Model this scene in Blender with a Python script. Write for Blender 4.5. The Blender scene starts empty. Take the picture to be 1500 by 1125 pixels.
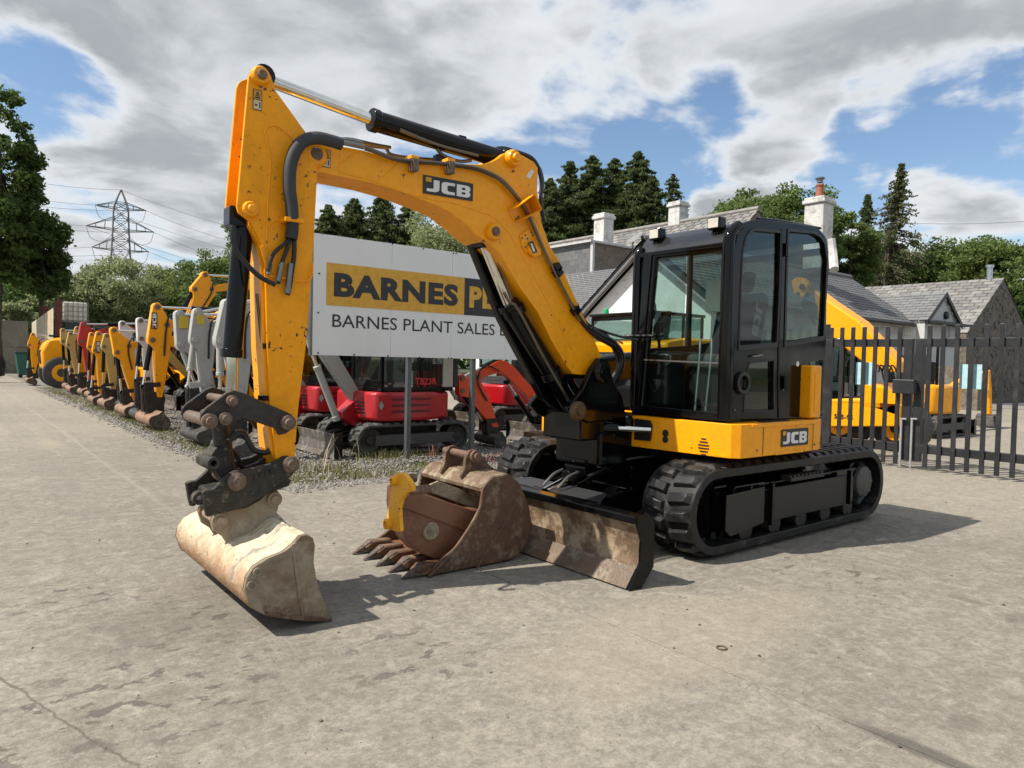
import bpy, math, random
import numpy as np
from mathutils import Vector, Matrix
from mathutils.geometry import tessellate_polygon
random.seed(7); RNG = np.random.default_rng(7)
scn = bpy.context.scene
COL = scn.collection
# ---------------------------------------------------------------- camera
# world axes: X = the way the parked machines face, Y = across them towards the viewer, Z up (metres)
FPX = 1040.0; PIT = math.atan(32.5/1040); ROL = math.radians(1.3)
def _w(v):
    h = math.hypot(.78, .625); a, b = .78/h, .625/h
    return Vector((-a*v[0]-b*v[1], b*v[0]-a*v[1], v[2]))
_fw = Vector((0, math.cos(PIT), -math.sin(PIT))); _r0 = Vector((1, 0, 0)); _u0 = Vector((0, math.sin(PIT), math.cos(PIT)))
FW = _w(_fw); RT = _w(_r0*math.cos(ROL)+_u0*math.sin(ROL)); UP = _w(_u0*math.cos(ROL)-_r0*math.sin(ROL))
CP = Vector((0, 0, 1.4))
cam = bpy.data.cameras.new('camera'); camo = bpy.data.objects.new('camera', cam); COL.objects.link(camo)
camo.matrix_world = Matrix(((RT.x, UP.x, -FW.x, CP.x), (RT.y, UP.y, -FW.y, CP.y), (RT.z, UP.z, -FW.z, CP.z), (0, 0, 0, 1)))
cam.sensor_width = 36; cam.lens = 36*FPX/1500; cam.clip_start = .05; cam.clip_end = 3000
scn.camera = camo
def ray(x, y): return FW*FPX+RT*(x-750)+UP*(562.5-y)
def G(x, y, z=0.0):
    d = ray(x, y); return CP+d*((z-CP.z)/d.z)
def PX(x, y, X):
    d = ray(x, y); return CP+d*(X/d.x)
def PY(x, y, Y):
    d = ray(x, y); return CP+d*(Y/d.y)
# ---------------------------------------------------------------- light
SUN_DIR = Vector((.945*math.cos(math.radians(52)), -.33*math.cos(math.radians(52)), math.sin(math.radians(52)))).normalized()
sun = bpy.data.lights.new('sun', 'SUN'); sun.energy = 5.0; sun.angle = math.radians(.5); sun.color = (1, .93, .82)
suno = bpy.data.objects.new('sun', sun); COL.objects.link(suno)
suno.rotation_euler = SUN_DIR.to_track_quat('Z', 'Y').to_euler()
scn.view_settings.view_transform = 'Standard'; scn.view_settings.look = 'None'
scn.view_settings.exposure = 0.42; scn.view_settings.gamma = 1; scn.view_settings.use_curve_mapping = False
world = bpy.data.worlds.new('World'); scn.world = world; world.use_nodes = True
def build_world():
    nt = world.node_tree; N = nt.nodes; L = nt.links; N.clear()
    out = N.new('ShaderNodeOutputWorld'); bg = N.new('ShaderNodeBackground'); L.new(bg.outputs[0], out.inputs[0])
    sky = N.new('ShaderNodeTexSky'); sky.sky_type = 'NISHITA'; sky.sun_disc = False
    sky.sun_elevation = math.asin(SUN_DIR.z); sky.sun_rotation = math.atan2(SUN_DIR.x, SUN_DIR.y)
    sky.air_density = 1.1; sky.dust_density = .3; sky.ozone_density = 3.0
    geo = N.new('ShaderNodeTexCoord')
    def mth(op, a, b=None, clamp=False):
        m = N.new('ShaderNodeMath'); m.operation = op; m.use_clamp = clamp
        for i, v in enumerate((a, b)):
            if v is None: continue
            if isinstance(v, (int, float)): m.inputs[i].default_value = v
            else: L.new(v, m.inputs[i])
        return m.outputs[0]
    sep = N.new('ShaderNodeSeparateXYZ'); L.new(geo.outputs['Generated'], sep.inputs[0])
    zz = mth('ADD', mth('MAXIMUM', sep.outputs[2], 0.0), .16)
    comb = N.new('ShaderNodeCombineXYZ')
    L.new(mth('DIVIDE', sep.outputs[0], zz), comb.inputs[0]); L.new(mth('DIVIDE', sep.outputs[1], zz), comb.inputs[1])
    def noise(scale, det, rough, off, dist=0.0):
        mp = N.new('ShaderNodeMapping'); mp.inputs['Location'].default_value = off; L.new(comb.outputs[0], mp.inputs[0])
        n = N.new('ShaderNodeTexNoise'); n.inputs['Scale'].default_value = scale; n.inputs['Detail'].default_value = det
        n.inputs['Roughness'].default_value = rough; n.inputs['Distortion'].default_value = dist
        L.new(mp.outputs[0], n.inputs['Vector']); return n.outputs['Fac']
    dens = noise(1.6, 9, .56, (17.2, 8.8, 0), .25)
    wn = N.new('ShaderNodeTexNoise'); wn.inputs['Scale'].default_value = 4.5; wn.inputs['Detail'].default_value = 5; L.new(geo.outputs['Generated'], wn.inputs['Vector'])
    w1 = N.new('ShaderNodeVectorMath'); w1.operation = 'SUBTRACT'; L.new(wn.outputs['Color'], w1.inputs[0]); w1.inputs[1].default_value = (.5, .5, .5)
    w2 = N.new('ShaderNodeVectorMath'); w2.operation = 'SCALE'; L.new(w1.outputs[0], w2.inputs[0]); w2.inputs['Scale'].default_value = .38
    w3 = N.new('ShaderNodeVectorMath'); w3.operation = 'ADD'; L.new(w2.outputs[0], w3.inputs[0]); L.new(geo.outputs['Generated'], w3.inputs[1])
    w4 = N.new('ShaderNodeVectorMath'); w4.operation = 'NORMALIZE'; L.new(w3.outputs[0], w4.inputs[0]); warped = w4.outputs[0]
    # weather map: where the blue openings and the heavy banks lie in the sky
    def blob(x, y, wid, amp):
        d = ray(x, y).normalized()
        vm = N.new('ShaderNodeVectorMath'); vm.operation = 'DOT_PRODUCT'; L.new(warped, vm.inputs[0]); vm.inputs[1].default_value = d
        c = math.cos(math.radians(wid))
        return mth('MULTIPLY', mth('DIVIDE', mth('SUBTRACT', vm.outputs['Value'], c), 1-c, True) if False else mth('MAXIMUM', mth('DIVIDE', mth('SUBTRACT', vm.outputs['Value'], c), 1-c), 0.0), amp)
    acc = mth('ADD', mth('MULTIPLY', mth('SUBTRACT', dens, .5), 1.45), .60)
    for b in SKY_BLOBS: acc = mth('ADD', acc, blob(*b))
    cov = N.new('ShaderNodeMapRange'); cov.interpolation_type = 'SMOOTHSTEP'
    cov.inputs['From Min'].default_value = .45; cov.inputs['From Max'].default_value = .635; L.new(acc, cov.inputs['Value'])
    thick = N.new('ShaderNodeMapRange'); thick.interpolation_type = 'SMOOTHSTEP'; thick.inputs['From Min'].default_value = .55; thick.inputs['From Max'].default_value = .80
    L.new(acc, thick.inputs['Value'])
    shade = noise(2.3, 7, .55, (9.3, 4.2, 0), .3)
    sh = N.new('ShaderNodeMapRange'); sh.interpolation_type = 'SMOOTHSTEP'; sh.inputs['From Min'].default_value = .36; sh.inputs['From Max'].default_value = .62; L.new(shade, sh.inputs['Value'])
    mixf = mth('MULTIPLY', thick.outputs[0], mth('ADD', mth('MULTIPLY', sh.outputs[0], .75), .25))
    cc = N.new('ShaderNodeMix'); cc.data_type = 'RGBA'; L.new(mixf, cc.inputs['Factor'])
    cc.inputs['A'].default_value = (.62, .645, .67, 1); cc.inputs['B'].default_value = (.31, .33, .355, 1)
    hs = N.new('ShaderNodeVectorMath'); hs.operation = 'SCALE'; hs.inputs['Scale'].default_value = .105; L.new(sky.outputs[0], hs.inputs[0])
    fin = N.new('ShaderNodeMix'); fin.data_type = 'RGBA'; L.new(cov.outputs[0], fin.inputs['Factor'])
    L.new(hs.outputs[0], fin.inputs['A']); L.new(cc.outputs['Result'], fin.inputs['B'])
    L.new(fin.outputs['Result'], bg.inputs['Color']); bg.inputs['Strength'].default_value = 1.0
SKY_BLOBS = [(840, 165, 6, -.20), (700, 150, 5, -.17), (985, 215, 5, -.19), (620, 205, 4, -.12), (1330, 235, 7, -.24), (1470, 265, 7, -.20), (1210, 225, 4, -.14), (45, 150, 5, -.13), (10, 90, 4, -.06), (300, 20, 14, .08), (700, 0, 14, .16), (1200, 80, 10, .18), (1450, 60, 8, .10), (1090, 270, 5, .14), (870, 215, 4, .12), (1400, 335, 4, .14), (220, 240, 11, .10), (200, 380, 10, .10), (560, 110, 6, .06)]
build_world()
# ---------------------------------------------------------------- materials
MATS = {}
def nodes_of(name):
    m = bpy.data.materials.new(name); m.use_nodes = True; nt = m.node_tree
    b = nt.nodes['Principled BSDF']; return m, nt, b
class NT:
    def __init__(s, name):
        s.m, s.nt, s.b = nodes_of(name); s.N = s.nt.nodes; s.L = s.nt.links
        s.tc = s.N.new('ShaderNodeTexCoord')
    def noise(s, scale, det=6, rough=.6, dist=0, stretch=None, rot=None, off=(0, 0, 0)):
        n = s.N.new('ShaderNodeTexNoise'); n.inputs['Scale'].default_value = scale; n.inputs['Detail'].default_value = det
        n.inputs['Roughness'].default_value = rough; n.inputs['Distortion'].default_value = dist
        mp = s.N.new('ShaderNodeMapping'); s.L.new(s.tc.outputs['Object'], mp.inputs[0]); mp.inputs['Location'].default_value = off
        if stretch: mp.inputs['Scale'].default_value = stretch
        if rot: mp.inputs['Rotation'].default_value = rot
        s.L.new(mp.outputs[0], n.inputs['Vector']); return n.outputs['Fac']
    def rng(s, v, a, b, c=0., d=1.):
        r = s.N.new('ShaderNodeMapRange'); r.interpolation_type = 'SMOOTHSTEP'
        for k, x in zip(('From Min', 'From Max', 'To Min', 'To Max'), (a, b, c, d)): r.inputs[k].default_value = x
        s.L.new(v, r.inputs['Value']); return r.outputs[0]
    def mix(s, f, A, B, blend='MIX'):
        x = s.N.new('ShaderNodeMix'); x.data_type = 'RGBA'; x.blend_type = blend
        for k, v in (('Factor', f), ('A', A), ('B', B)):
            i = x.inputs[k]
            if isinstance(v, (int, float)): i.default_value = v
            elif isinstance(v, (tuple, list)): i.default_value = (*v[:3], 1)
            else: s.L.new(v, i)
        return x.outputs['Result']
    def math(s, op, a, b=0.):
        m = s.N.new('ShaderNodeMath'); m.operation = op
        for i, v in enumerate((a, b)):
            if isinstance(v, (int, float)): m.inputs[i].default_value = v
            else: s.L.new(v, m.inputs[i])
        return m.outputs[0]
    def color(s, c):
        if isinstance(c, (tuple, list)): s.b.inputs['Base Color'].default_value = (*c[:3], 1)
        else: s.L.new(c, s.b.inputs['Base Color'])
        return s
    def rough(s, v):
        if isinstance(v, (int, float)): s.b.inputs['Roughness'].default_value = v
        else: s.L.new(v, s.b.inputs['Roughness'])
        return s
    def bump(s, h, st=.3, dist=.01):
        bp = s.N.new('ShaderNodeBump'); bp.inputs['Strength'].default_value = st; bp.inputs['Distance'].default_value = dist
        s.L.new(h, bp.inputs['Height']); s.L.new(bp.outputs[0], s.b.inputs['Normal']); return s
    def set(s, k, v): s.b.inputs[k].default_value = v; return s
def paint(name, col, rough=.35, dirt=(.10, .075, .05), amt=.35, scale=3.0, metal=0, chips=.0, coat=0., chipcol=(.03, .022, .018), spec=.5):
    if name in MATS: return MATS[name]
    t = NT(name)
    n1 = t.noise(scale, 8, .65); n2 = t.noise(scale*9, 5, .7)
    c = t.mix(t.rng(n2, .3, .7), [x*.93 for x in col], [min(1, x*1.05) for x in col])
    c = t.mix(t.rng(n1, .52, .80, 0, amt), c, dirt)
    if chips > 0:
        n3 = t.noise(scale*11, 3, .5, off=(5, 1, 2)); n4 = t.noise(scale*1.3, 2, .5, off=(1, 7, 2))
        f = t.math('MULTIPLY', t.rng(n3, .66-chips*.05, .70-chips*.05), t.rng(n4, .45, .6))
        c = t.mix(f, c, chipcol)
    t.color(c); t.rough(t.rng(n1, .3, .8, rough*.8, min(1, rough*1.7))); t.set('Metallic', metal); t.set('Specular IOR Level', spec); t.set('Coat Weight', coat); t.set('Coat Roughness', .1)
    t.bump(t.noise(scale*3, 4, .5), .04, .01)
    MATS[name] = t.m; return t.m
YEL = (.90, .355, .0008)
def rusty(name, base, rust, pale, rough=.75, s=4.0, pale_amt=.8, lo=.5, hi=.62):
    if name in MATS: return MATS[name]
    t = NT(name)
    a = t.noise(s, 9, .68, .6); b = t.noise(s*2.3, 8, .7, off=(4, 9, 1)); c_ = t.noise(s*14, 6, .7); d = t.noise(s*1.7, 7, .7, .8, stretch=(1, 1, 6), off=(2, 2, 8))
    c = t.mix(t.rng(a, .42, .58), base, rust)
    c = t.mix(t.rng(b, lo, hi, 0, pale_amt), c, pale)
    c = t.mix(t.rng(d, .58, .70, 0, .55), c, [x*.28 for x in rust])
    c = t.mix(t.rng(c_, .35, .75, 0, .35), c, [x*.5 for x in base])
    t.color(c).rough(t.rng(a, .3, .7, rough*.75, min(1, rough*1.15))); t.bump(t.math('ADD', a, c_), .5, .012)
    MATS[name] = t.m; return t.m
def glass(name, tint=(.72, .9, .86), rough=.02, refl=1.0):
    if name in MATS: return MATS[name]
    m = bpy.data.materials.new(name); m.use_nodes = True; nt = m.node_tree; nt.nodes.clear()
    o = nt.nodes.new('ShaderNodeOutputMaterial'); mx = nt.nodes.new('ShaderNodeMixShader'); tr = nt.nodes.new('ShaderNodeBsdfTransparent'); gl = nt.nodes.new('ShaderNodeBsdfGlossy')
    ge = nt.nodes.new('ShaderNodeNewGeometry'); dt = nt.nodes.new('ShaderNodeVectorMath'); dt.operation = 'DOT_PRODUCT'
    nt.links.new(ge.outputs['Normal'], dt.inputs[0]); nt.links.new(ge.outputs['Incoming'], dt.inputs[1]); pr_ = dt.outputs['Value']
    for op, v in (('ABSOLUTE', 0), ('SUBTRACT', 1), ('POWER', 5), ('MULTIPLY_ADD', .95*refl)):
        q = nt.nodes.new('ShaderNodeMath'); q.operation = op
        if op == 'SUBTRACT': q.inputs[0].default_value = 1; nt.links.new(pr_, q.inputs[1])
        else: nt.links.new(pr_, q.inputs[0]); q.inputs[1].default_value = v
        if op == 'MULTIPLY_ADD': q.inputs[2].default_value = .05*refl
        pr_ = q.outputs[0]
    tr.inputs[0].default_value = (*tint, 1); gl.inputs['Roughness'].default_value = rough; gl.inputs[0].default_value = (.95, 1, .98, 1)
    nt.links.new(pr_, mx.inputs[0]); nt.links.new(tr.outputs[0], mx.inputs[1]); nt.links.new(gl.outputs[0], mx.inputs[2]); nt.links.new(mx.outputs[0], o.inputs[0])
    MATS[name] = m; return m
def flat(name, col, rough=.6, metal=0):
    if name in MATS: return MATS[name]
    t = NT(name); n = t.noise(12, 5, .6); t.color(t.mix(t.rng(n, .3, .7), [x*.88 for x in col], [min(1, x*1.06) for x in col])).rough(rough).set('Metallic', metal)
    MATS[name] = t.m; return t.m
yellow = paint('machine_yellow', YEL, .34, (.25, .11, .01), .35, 2.2, chips=.12, coat=.12, spec=.3)
yellow_worn = paint('machine_yellow_worn', (.86, .335, .001), .42, (.25, .11, .01), .40, 3.0, chips=.45, spec=.3)
black_p = paint('black_paint', (.003, .003, .0034), .10, (.03, .026, .022), .12, 3.5, spec=.26)
black_d = rusty('black_dirty_steel', (.008, .0075, .007), (.028, .019, .013), (.10, .075, .048), .45, 9, .5, .57, .68)
rubber = paint('track_rubber', (.010, .0098, .0095), .42, (.15, .135, .12), .60, 7.0, spec=.35)
rubber_d = paint('dusty_track_rubber', (.05, .047, .043), .7, (.17, .15, .125), .8, 6.0)
chrome = flat('chrome_rod', (.75, .74, .70), .10, 1.0)
steel = flat('grey_steel', (.22, .22, .21), .42, .85)
steel_r = rusty('pin_steel', (.12, .09, .07), (.16, .09, .055), (.24, .2, .16), .5, 20)
hose_m = flat('hose_rubber', (.008, .008, .009), .45)
white_d = flat('decal_white', (.72, .72, .70), .45)
black_l = flat('decal_black', (.012, .012, .014), .4)
glass_c = glass('cab_glass', (.70, .88, .84), refl=.7)
glass_s = glass('side_cab_glass', (.36, .44, .42), refl=1.2)
# ---------------------------------------------------------------- mesh building
ORG = Vector((0, 0, 0))
def org_of(parent):
    if parent is None: return ORG
    while parent.parent: parent = parent.parent
    return Vector(parent.location)
def set_org(v):
    global ORG
    ORG = Vector(v)
class MB:
    def __init__(s): s.v = []; s.f = []
    def add(s, vs, fs):
        o = len(s.v); s.v += [Vector(p) for p in vs]; s.f += [tuple(i+o for i in f) for f in fs]; return s
    def box(s, x0, x1, y0, y1, z0, z1):
        if x0 > x1: x0, x1 = x1, x0
        if y0 > y1: y0, y1 = y1, y0
        if z0 > z1: z0, z1 = z1, z0
        return s.add([(x0, y0, z0), (x1, y0, z0), (x1, y1, z0), (x0, y1, z0), (x0, y0, z1), (x1, y0, z1), (x1, y1, z1), (x0, y1, z1)],
                     [(0, 3, 2, 1), (4, 5, 6, 7), (0, 1, 5, 4), (1, 2, 6, 5), (2, 3, 7, 6), (3, 0, 4, 7)])
    def obox(s, c, u, v, w):
        c, u, v, w = map(Vector, (c, u, v, w)); P = []
        for k in (-1, 1):
            for a, b in ((-1, -1), (1, -1), (1, 1), (-1, 1)): P.append(c+u*a+v*b+w*k)
        f = [(0, 3, 2, 1), (4, 5, 6, 7), (0, 1, 5, 4), (1, 2, 6, 5), (2, 3, 7, 6), (3, 0, 4, 7)]
        if u.cross(v).dot(w) < 0: f = [t[::-1] for t in f]
        return s.add(P, f)
    def beam(s, a, b, w, h, up=(0, 0, 1)):
        a, b = Vector(a), Vector(b); d = b-a; u = d.normalized(); side = u.cross(Vector(up))
        if side.length < 1e-4: side = u.cross(Vector((1, 0, 0)))
        side.normalize(); top = side.cross(u)
        return s.obox((a+b)/2, d/2, side*w/2, top*h/2)
    def cyl(s, a, b, r, r2=None, n=16, cap=True):
        a, b = Vector(a), Vector(b); r2 = r if r2 is None else r2; d = (b-a).normalized()
        u = d.orthogonal().normalized(); w = d.cross(u); P = []
        for c, rr in ((a, r), (b, r2)):
            for i in range(n):
                t = 2*math.pi*i/n; P.append(c+u*(rr*math.cos(t))+w*(rr*math.sin(t)))
        F = [(i, (i+1) % n, n+(i+1) % n, n+i) for i in range(n)]
        if cap: F += [tuple(range(n-1, -1, -1)), tuple(range(n, 2*n))]
        return s.add(P, F)
    def ring(s, c, axis, r1, r2, t, n=20):
        c, d = Vector(c), Vector(axis).normalized(); u = d.orthogonal().normalized(); w = d.cross(u); P = []
        for h in (-t/2, t/2):
            for r in (r1, r2):
                for i in range(n):
                    a = 2*math.pi*i/n; P.append(c+d*h+u*r*math.cos(a)+w*r*math.sin(a))
        F = []
        for i in range(n):
            j = (i+1) % n
            F += [(i, n+i, n+j, j), (2*n+j, 3*n+j, 3*n+i, 2*n+i), (j, 2*n+j, 2*n+i, i), (n+i, 3*n+i, 3*n+j, n+j)]
        return s.add(P, F)
    def lathe(s, c, axis, prof, n=24):
        c, d = Vector(c), Vector(axis).normalized(); u = d.orthogonal().normalized(); w = d.cross(u); P = []
        for h, r in prof:
            for i in range(n):
                a = 2*math.pi*i/n; P.append(c+d*h+u*r*math.cos(a)+w*r*math.sin(a))
        F = []
        for k in range(len(prof)-1):
            for i in range(n):
                j = (i+1) % n; F.append((k*n+i, k*n+j, (k+1)*n+j, (k+1)*n+i))
        F += [tuple(range(n-1, -1, -1)), tuple(range((len(prof)-1)*n, len(prof)*n))]
        return s.add(P, F)
    def tube(s, pts, r, n=8, smooth=4):
        pts = [Vector(p) for p in pts]
        if smooth and len(pts) > 2:
            Q = []
            for i in range(len(pts)-1):
                p0 = pts[max(i-1, 0)]; p1 = pts[i]; p2 = pts[i+1]; p3 = pts[min(i+2, len(pts)-1)]
                for k in range(smooth):
                    t = k/smooth; Q.append(.5*((2*p1)+(p2-p0)*t+(2*p0-5*p1+4*p2-p3)*t*t+(3*p1-p0-3*p2+p3)*t**3))
            Q.append(pts[-1]); pts = Q
        P = []; m = len(pts); u = None
        for i, p in enumerate(pts):
            d = (pts[min(i+1, m-1)]-pts[max(i-1, 0)]).normalized()
            u = d.orthogonal().normalized() if u is None else (u-d*u.dot(d)).normalized()
            w = d.cross(u); rr = r[i*len(r)//m] if isinstance(r, list) else r
            for k in range(n):
                a = 2*math.pi*k/n; P.append(p+u*rr*math.cos(a)+w*rr*math.sin(a))
        F = [(i*n+k, i*n+(k+1) % n, (i+1)*n+(k+1) % n, (i+1)*n+k) for i in range(m-1) for k in range(n)]
        F += [tuple(range(n-1, -1, -1)), tuple(range((m-1)*n, m*n))]
        return s.add(P, F)
    def prism(s, poly, vec, holes=()):
        loops = [[Vector(p) for p in poly]]+[[Vector(p) for p in h] for h in holes]; vec = Vector(vec)
        flatp = [p for l in loops for p in l]; n = len(flatp)
        nrm = Vector((0, 0, 0)); l0 = loops[0]
        for i in range(len(l0)): nrm += l0[i].cross(l0[(i+1) % len(l0)])
        flip = nrm.dot(vec) > 0
        V = flatp+[p+vec for p in flatp]; F = []
        for t in tessellate_polygon(loops):
            a = [flatp[i] for i in t]; tn = (a[1]-a[0]).cross(a[2]-a[0])
            t = tuple(t) if tn.dot(vec) < 0 else tuple(t)[::-1]
            F.append(t); F.append(tuple(i+n for i in t[::-1]))
        o = 0
        for li, l in enumerate(loops):
            k = len(l)
            ln = Vector((0, 0, 0))
            for i in range(k): ln += l[i].cross(l[(i+1) % k])
            fl = (ln.dot(vec) > 0) != (li > 0)
            for i in range(k):
                a, b = o+i, o+(i+1) % k; q = (a, b, b+n, a+n) if fl else (b, a, a+n, b+n)
                F.append(q)
            o += k
        return s.add(V, F)
    def sheet(s, pts): return s.add(pts, [tuple(range(len(pts)))])
    def build(s, name, m, parent=None, bevel=0, smooth=False, seg=2, label=None):
        og = org_of(parent); me = bpy.data.meshes.new(name); me.from_pydata([tuple(p-og) for p in s.v], [], s.f); me.update()
        o = bpy.data.objects.new(name, me); COL.objects.link(o)
        if m: me.materials.append(m)
        if parent: o.parent = parent
        else: o.location = ORG
        if smooth: smooth_by_angle(me)
        if bevel:
            b = o.modifiers.new('Bevel', 'BEVEL'); b.width = bevel; b.segments = seg; b.limit_method = 'ANGLE'; b.angle_limit = math.radians(40)
        if label: o['label'] = label
        return o
def smooth_by_angle(me, ang=35):
    me.polygons.foreach_set('use_smooth', [True]*len(me.polygons))
    try: me.set_sharp_from_angle(angle=math.radians(ang))
    except Exception: pass
def tag(o, label=None, cat=None, group=None, kind=None):
    if label: o['label'] = label
    if cat: o['category'] = cat
    if group: o['group'] = group
    if kind: o['kind'] = kind
    return o
def thing(name, label, cat, loc, group=None):
    o = bpy.data.objects.new(name, None); COL.objects.link(o); o.location = loc; o.empty_display_size = .3
    set_org(loc); return tag(o, label, cat, group)
def npmesh(name, V, F, m, parent=None, org=(0, 0, 0)):
    V = np.asarray(V, dtype=np.float32)-np.array(org, dtype=np.float32); F = np.asarray(F, dtype=np.int32); k = F.shape[1]
    me = bpy.data.meshes.new(name); me.vertices.add(len(V)); me.vertices.foreach_set('co', V.ravel())
    me.loops.add(F.size); me.loops.foreach_set('vertex_index', F.ravel()); me.polygons.add(len(F))
    me.polygons.foreach_set('loop_start', np.arange(0, F.size, k, dtype=np.int32)); me.polygons.foreach_set('loop_total', np.full(len(F), k, dtype=np.int32))
    me.update(calc_edges=True); me.materials.append(m)
    o = bpy.data.objects.new(name, me); COL.objects.link(o)
    if parent: o.parent = parent
    else: o.location = org
    return o
FONT = {}
def text(name, s, o, u, v, w, h, m, parent, bold=0., depth=.0015, lift=.003, split=False):
    """flat lettering fitted in the w x h rectangle whose lower-left corner is o, along u, upright v"""
    c = bpy.data.curves.new(name, 'FONT'); c.body = s; c.offset = bold; c.extrude = 0; c.resolution_u = 3; c.space_character = 1.0+bold*2
    t = bpy.data.objects.new('tmp', c); COL.objects.link(t); bpy.context.view_layer.update()
    me = bpy.data.meshes.new_from_object(t.evaluated_get(bpy.context.evaluated_depsgraph_get()))
    bpy.data.objects.remove(t)
    u = Vector(u).normalized(); v = Vector(v).normalized(); n = u.cross(v); o = Vector(o)
    xs = [p.co.x for p in me.vertices]; ys = [p.co.y for p in me.vertices]
    x0, x1, y0, y1 = min(xs), max(xs), min(ys), max(ys)
    for p in me.vertices:
        p.co = o+u*((p.co.x-x0)/(x1-x0)*w)+v*((p.co.y-y0)/(y1-y0)*h)+n*lift-org_of(parent)
    me.materials.clear(); me.materials.append(m); me.name = name
    if split:      # one mesh for each word
        og = org_of(parent); X = [(p.co+og-o).dot(u) for p in me.vertices]
        iv = sorted((min(X[i] for i in p.vertices), max(X[i] for i in p.vertices)) for p in me.polygons); cuts = [-1.]; end = iv[0][1]
        for a, b in iv:
            if a-end > h*.26: cuts.append((a+end)/2)
            end = max(end, b)
        cuts.append(w+1)
        for c0, c1 in zip(cuts, cuts[1:]):
            idx = [i for i, x in enumerate(X) if c0 <= x < c1]; mp = {i: k for k, i in enumerate(idx)}
            fs = [tuple(mp[i] for i in p.vertices) for p in me.polygons if p.vertices[0] in mp]
            m2 = bpy.data.meshes.new(name); m2.from_pydata([tuple(me.vertices[i].co) for i in idx], [], fs); m2.materials.append(m)
            ob = bpy.data.objects.new(name, m2); COL.objects.link(ob); ob.parent = parent
        return ob
    ob = bpy.data.objects.new(name, me); COL.objects.link(ob); ob.parent = parent
    return ob
def initials(o, u, v, w, h, parent, m=None):
    """the three block letters of the maker, one mesh each"""
    o, u, v = Vector(o), Vector(u).normalized(), Vector(v).normalized(); n = u.cross(v)
    J = [(.15, .62), (.15, 1), (.28, 1), (.28, .24), (.25, .08), (.18, 0), (0, 0), (0, .23), (.10, .23), (.15, .29)]
    C_ = [(.635, 1), (.42, 1), (.355, .93), (.33, .80), (.33, .20), (.355, .07), (.42, 0), (.635, 0), (.635, .24), (.50, .24), (.462, .32), (.462, .68), (.50, .76), (.635, .76)]
    B = [(.68, 0), (.92, 0), (.98, .07), (1, .18), (1, .40), (.965, .50), (1, .60), (1, .82), (.98, .93), (.92, 1), (.68, 1)]
    hB = [[(.80, .21), (.865, .21), (.885, .26), (.885, .37), (.865, .41), (.80, .41)], [(.80, .59), (.865, .59), (.885, .63), (.885, .74), (.865, .79), (.80, .79)]]
    f = lambda q: [o+u*(x*w)+v*(y*h) for x, y in q]
    for l, hs in ((J, []), (C_, []), (B, hB)): MB().prism(f(l), n*.0012, holes=[f(x) for x in hs]).build('logo_letter', m or white_d, parent)
def maker_logo(o, u, v, w, h, parent, lift=.002, m=None):
    """black plate with white letters and a small yellow square"""
    u = Vector(u).normalized(); v = Vector(v).normalized(); n = u.cross(v); o = Vector(o)
    a = o+n*lift
    MB().prism([a, a+u*w, a+u*w+v*h, a+v*h], n*.002).build('logo_plate', black_l, parent)
    initials(a+n*.0022+u*w*.07+v*h*.15, u, v, w*.87, h*.66, parent)
    b = a+n*.0042+u*w*.045+v*h*.66
    MB().prism([b, b+u*w*.11, b+u*w*.11+v*h*.24, b+v*h*.24], n*.001).build('logo_badge', flat('decal_yellow', (.6, .3, .02), .5), parent)
def ram(parent, a, c, b, r, rr, name='ram', bm=None, label=None):
    """hydraulic ram: barrel from a to c, rod from c to b"""
    a, b, c = Vector(a), Vector(b), Vector(c)
    d = (b-a).normalized()
    o = MB().cyl(a, c, r, n=20).cyl(c-d*.02, c+d*.03, r*1.12, n=20).cyl(a-d*r*.4, a+d*r, r*1.15, n=16).build(name, bm or black_p, parent, .006, True, label=label)
    MB().cyl(c, b, rr, n=16).build('ram_rod', chrome, o, 0, True)
    MB().cyl(b-Vector((0, r*.9, 0)), b+Vector((0, r*.9, 0)), rr*1.7, n=16).build('rod_eye', bm or black_p, o, .004, True)
    return o
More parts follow.
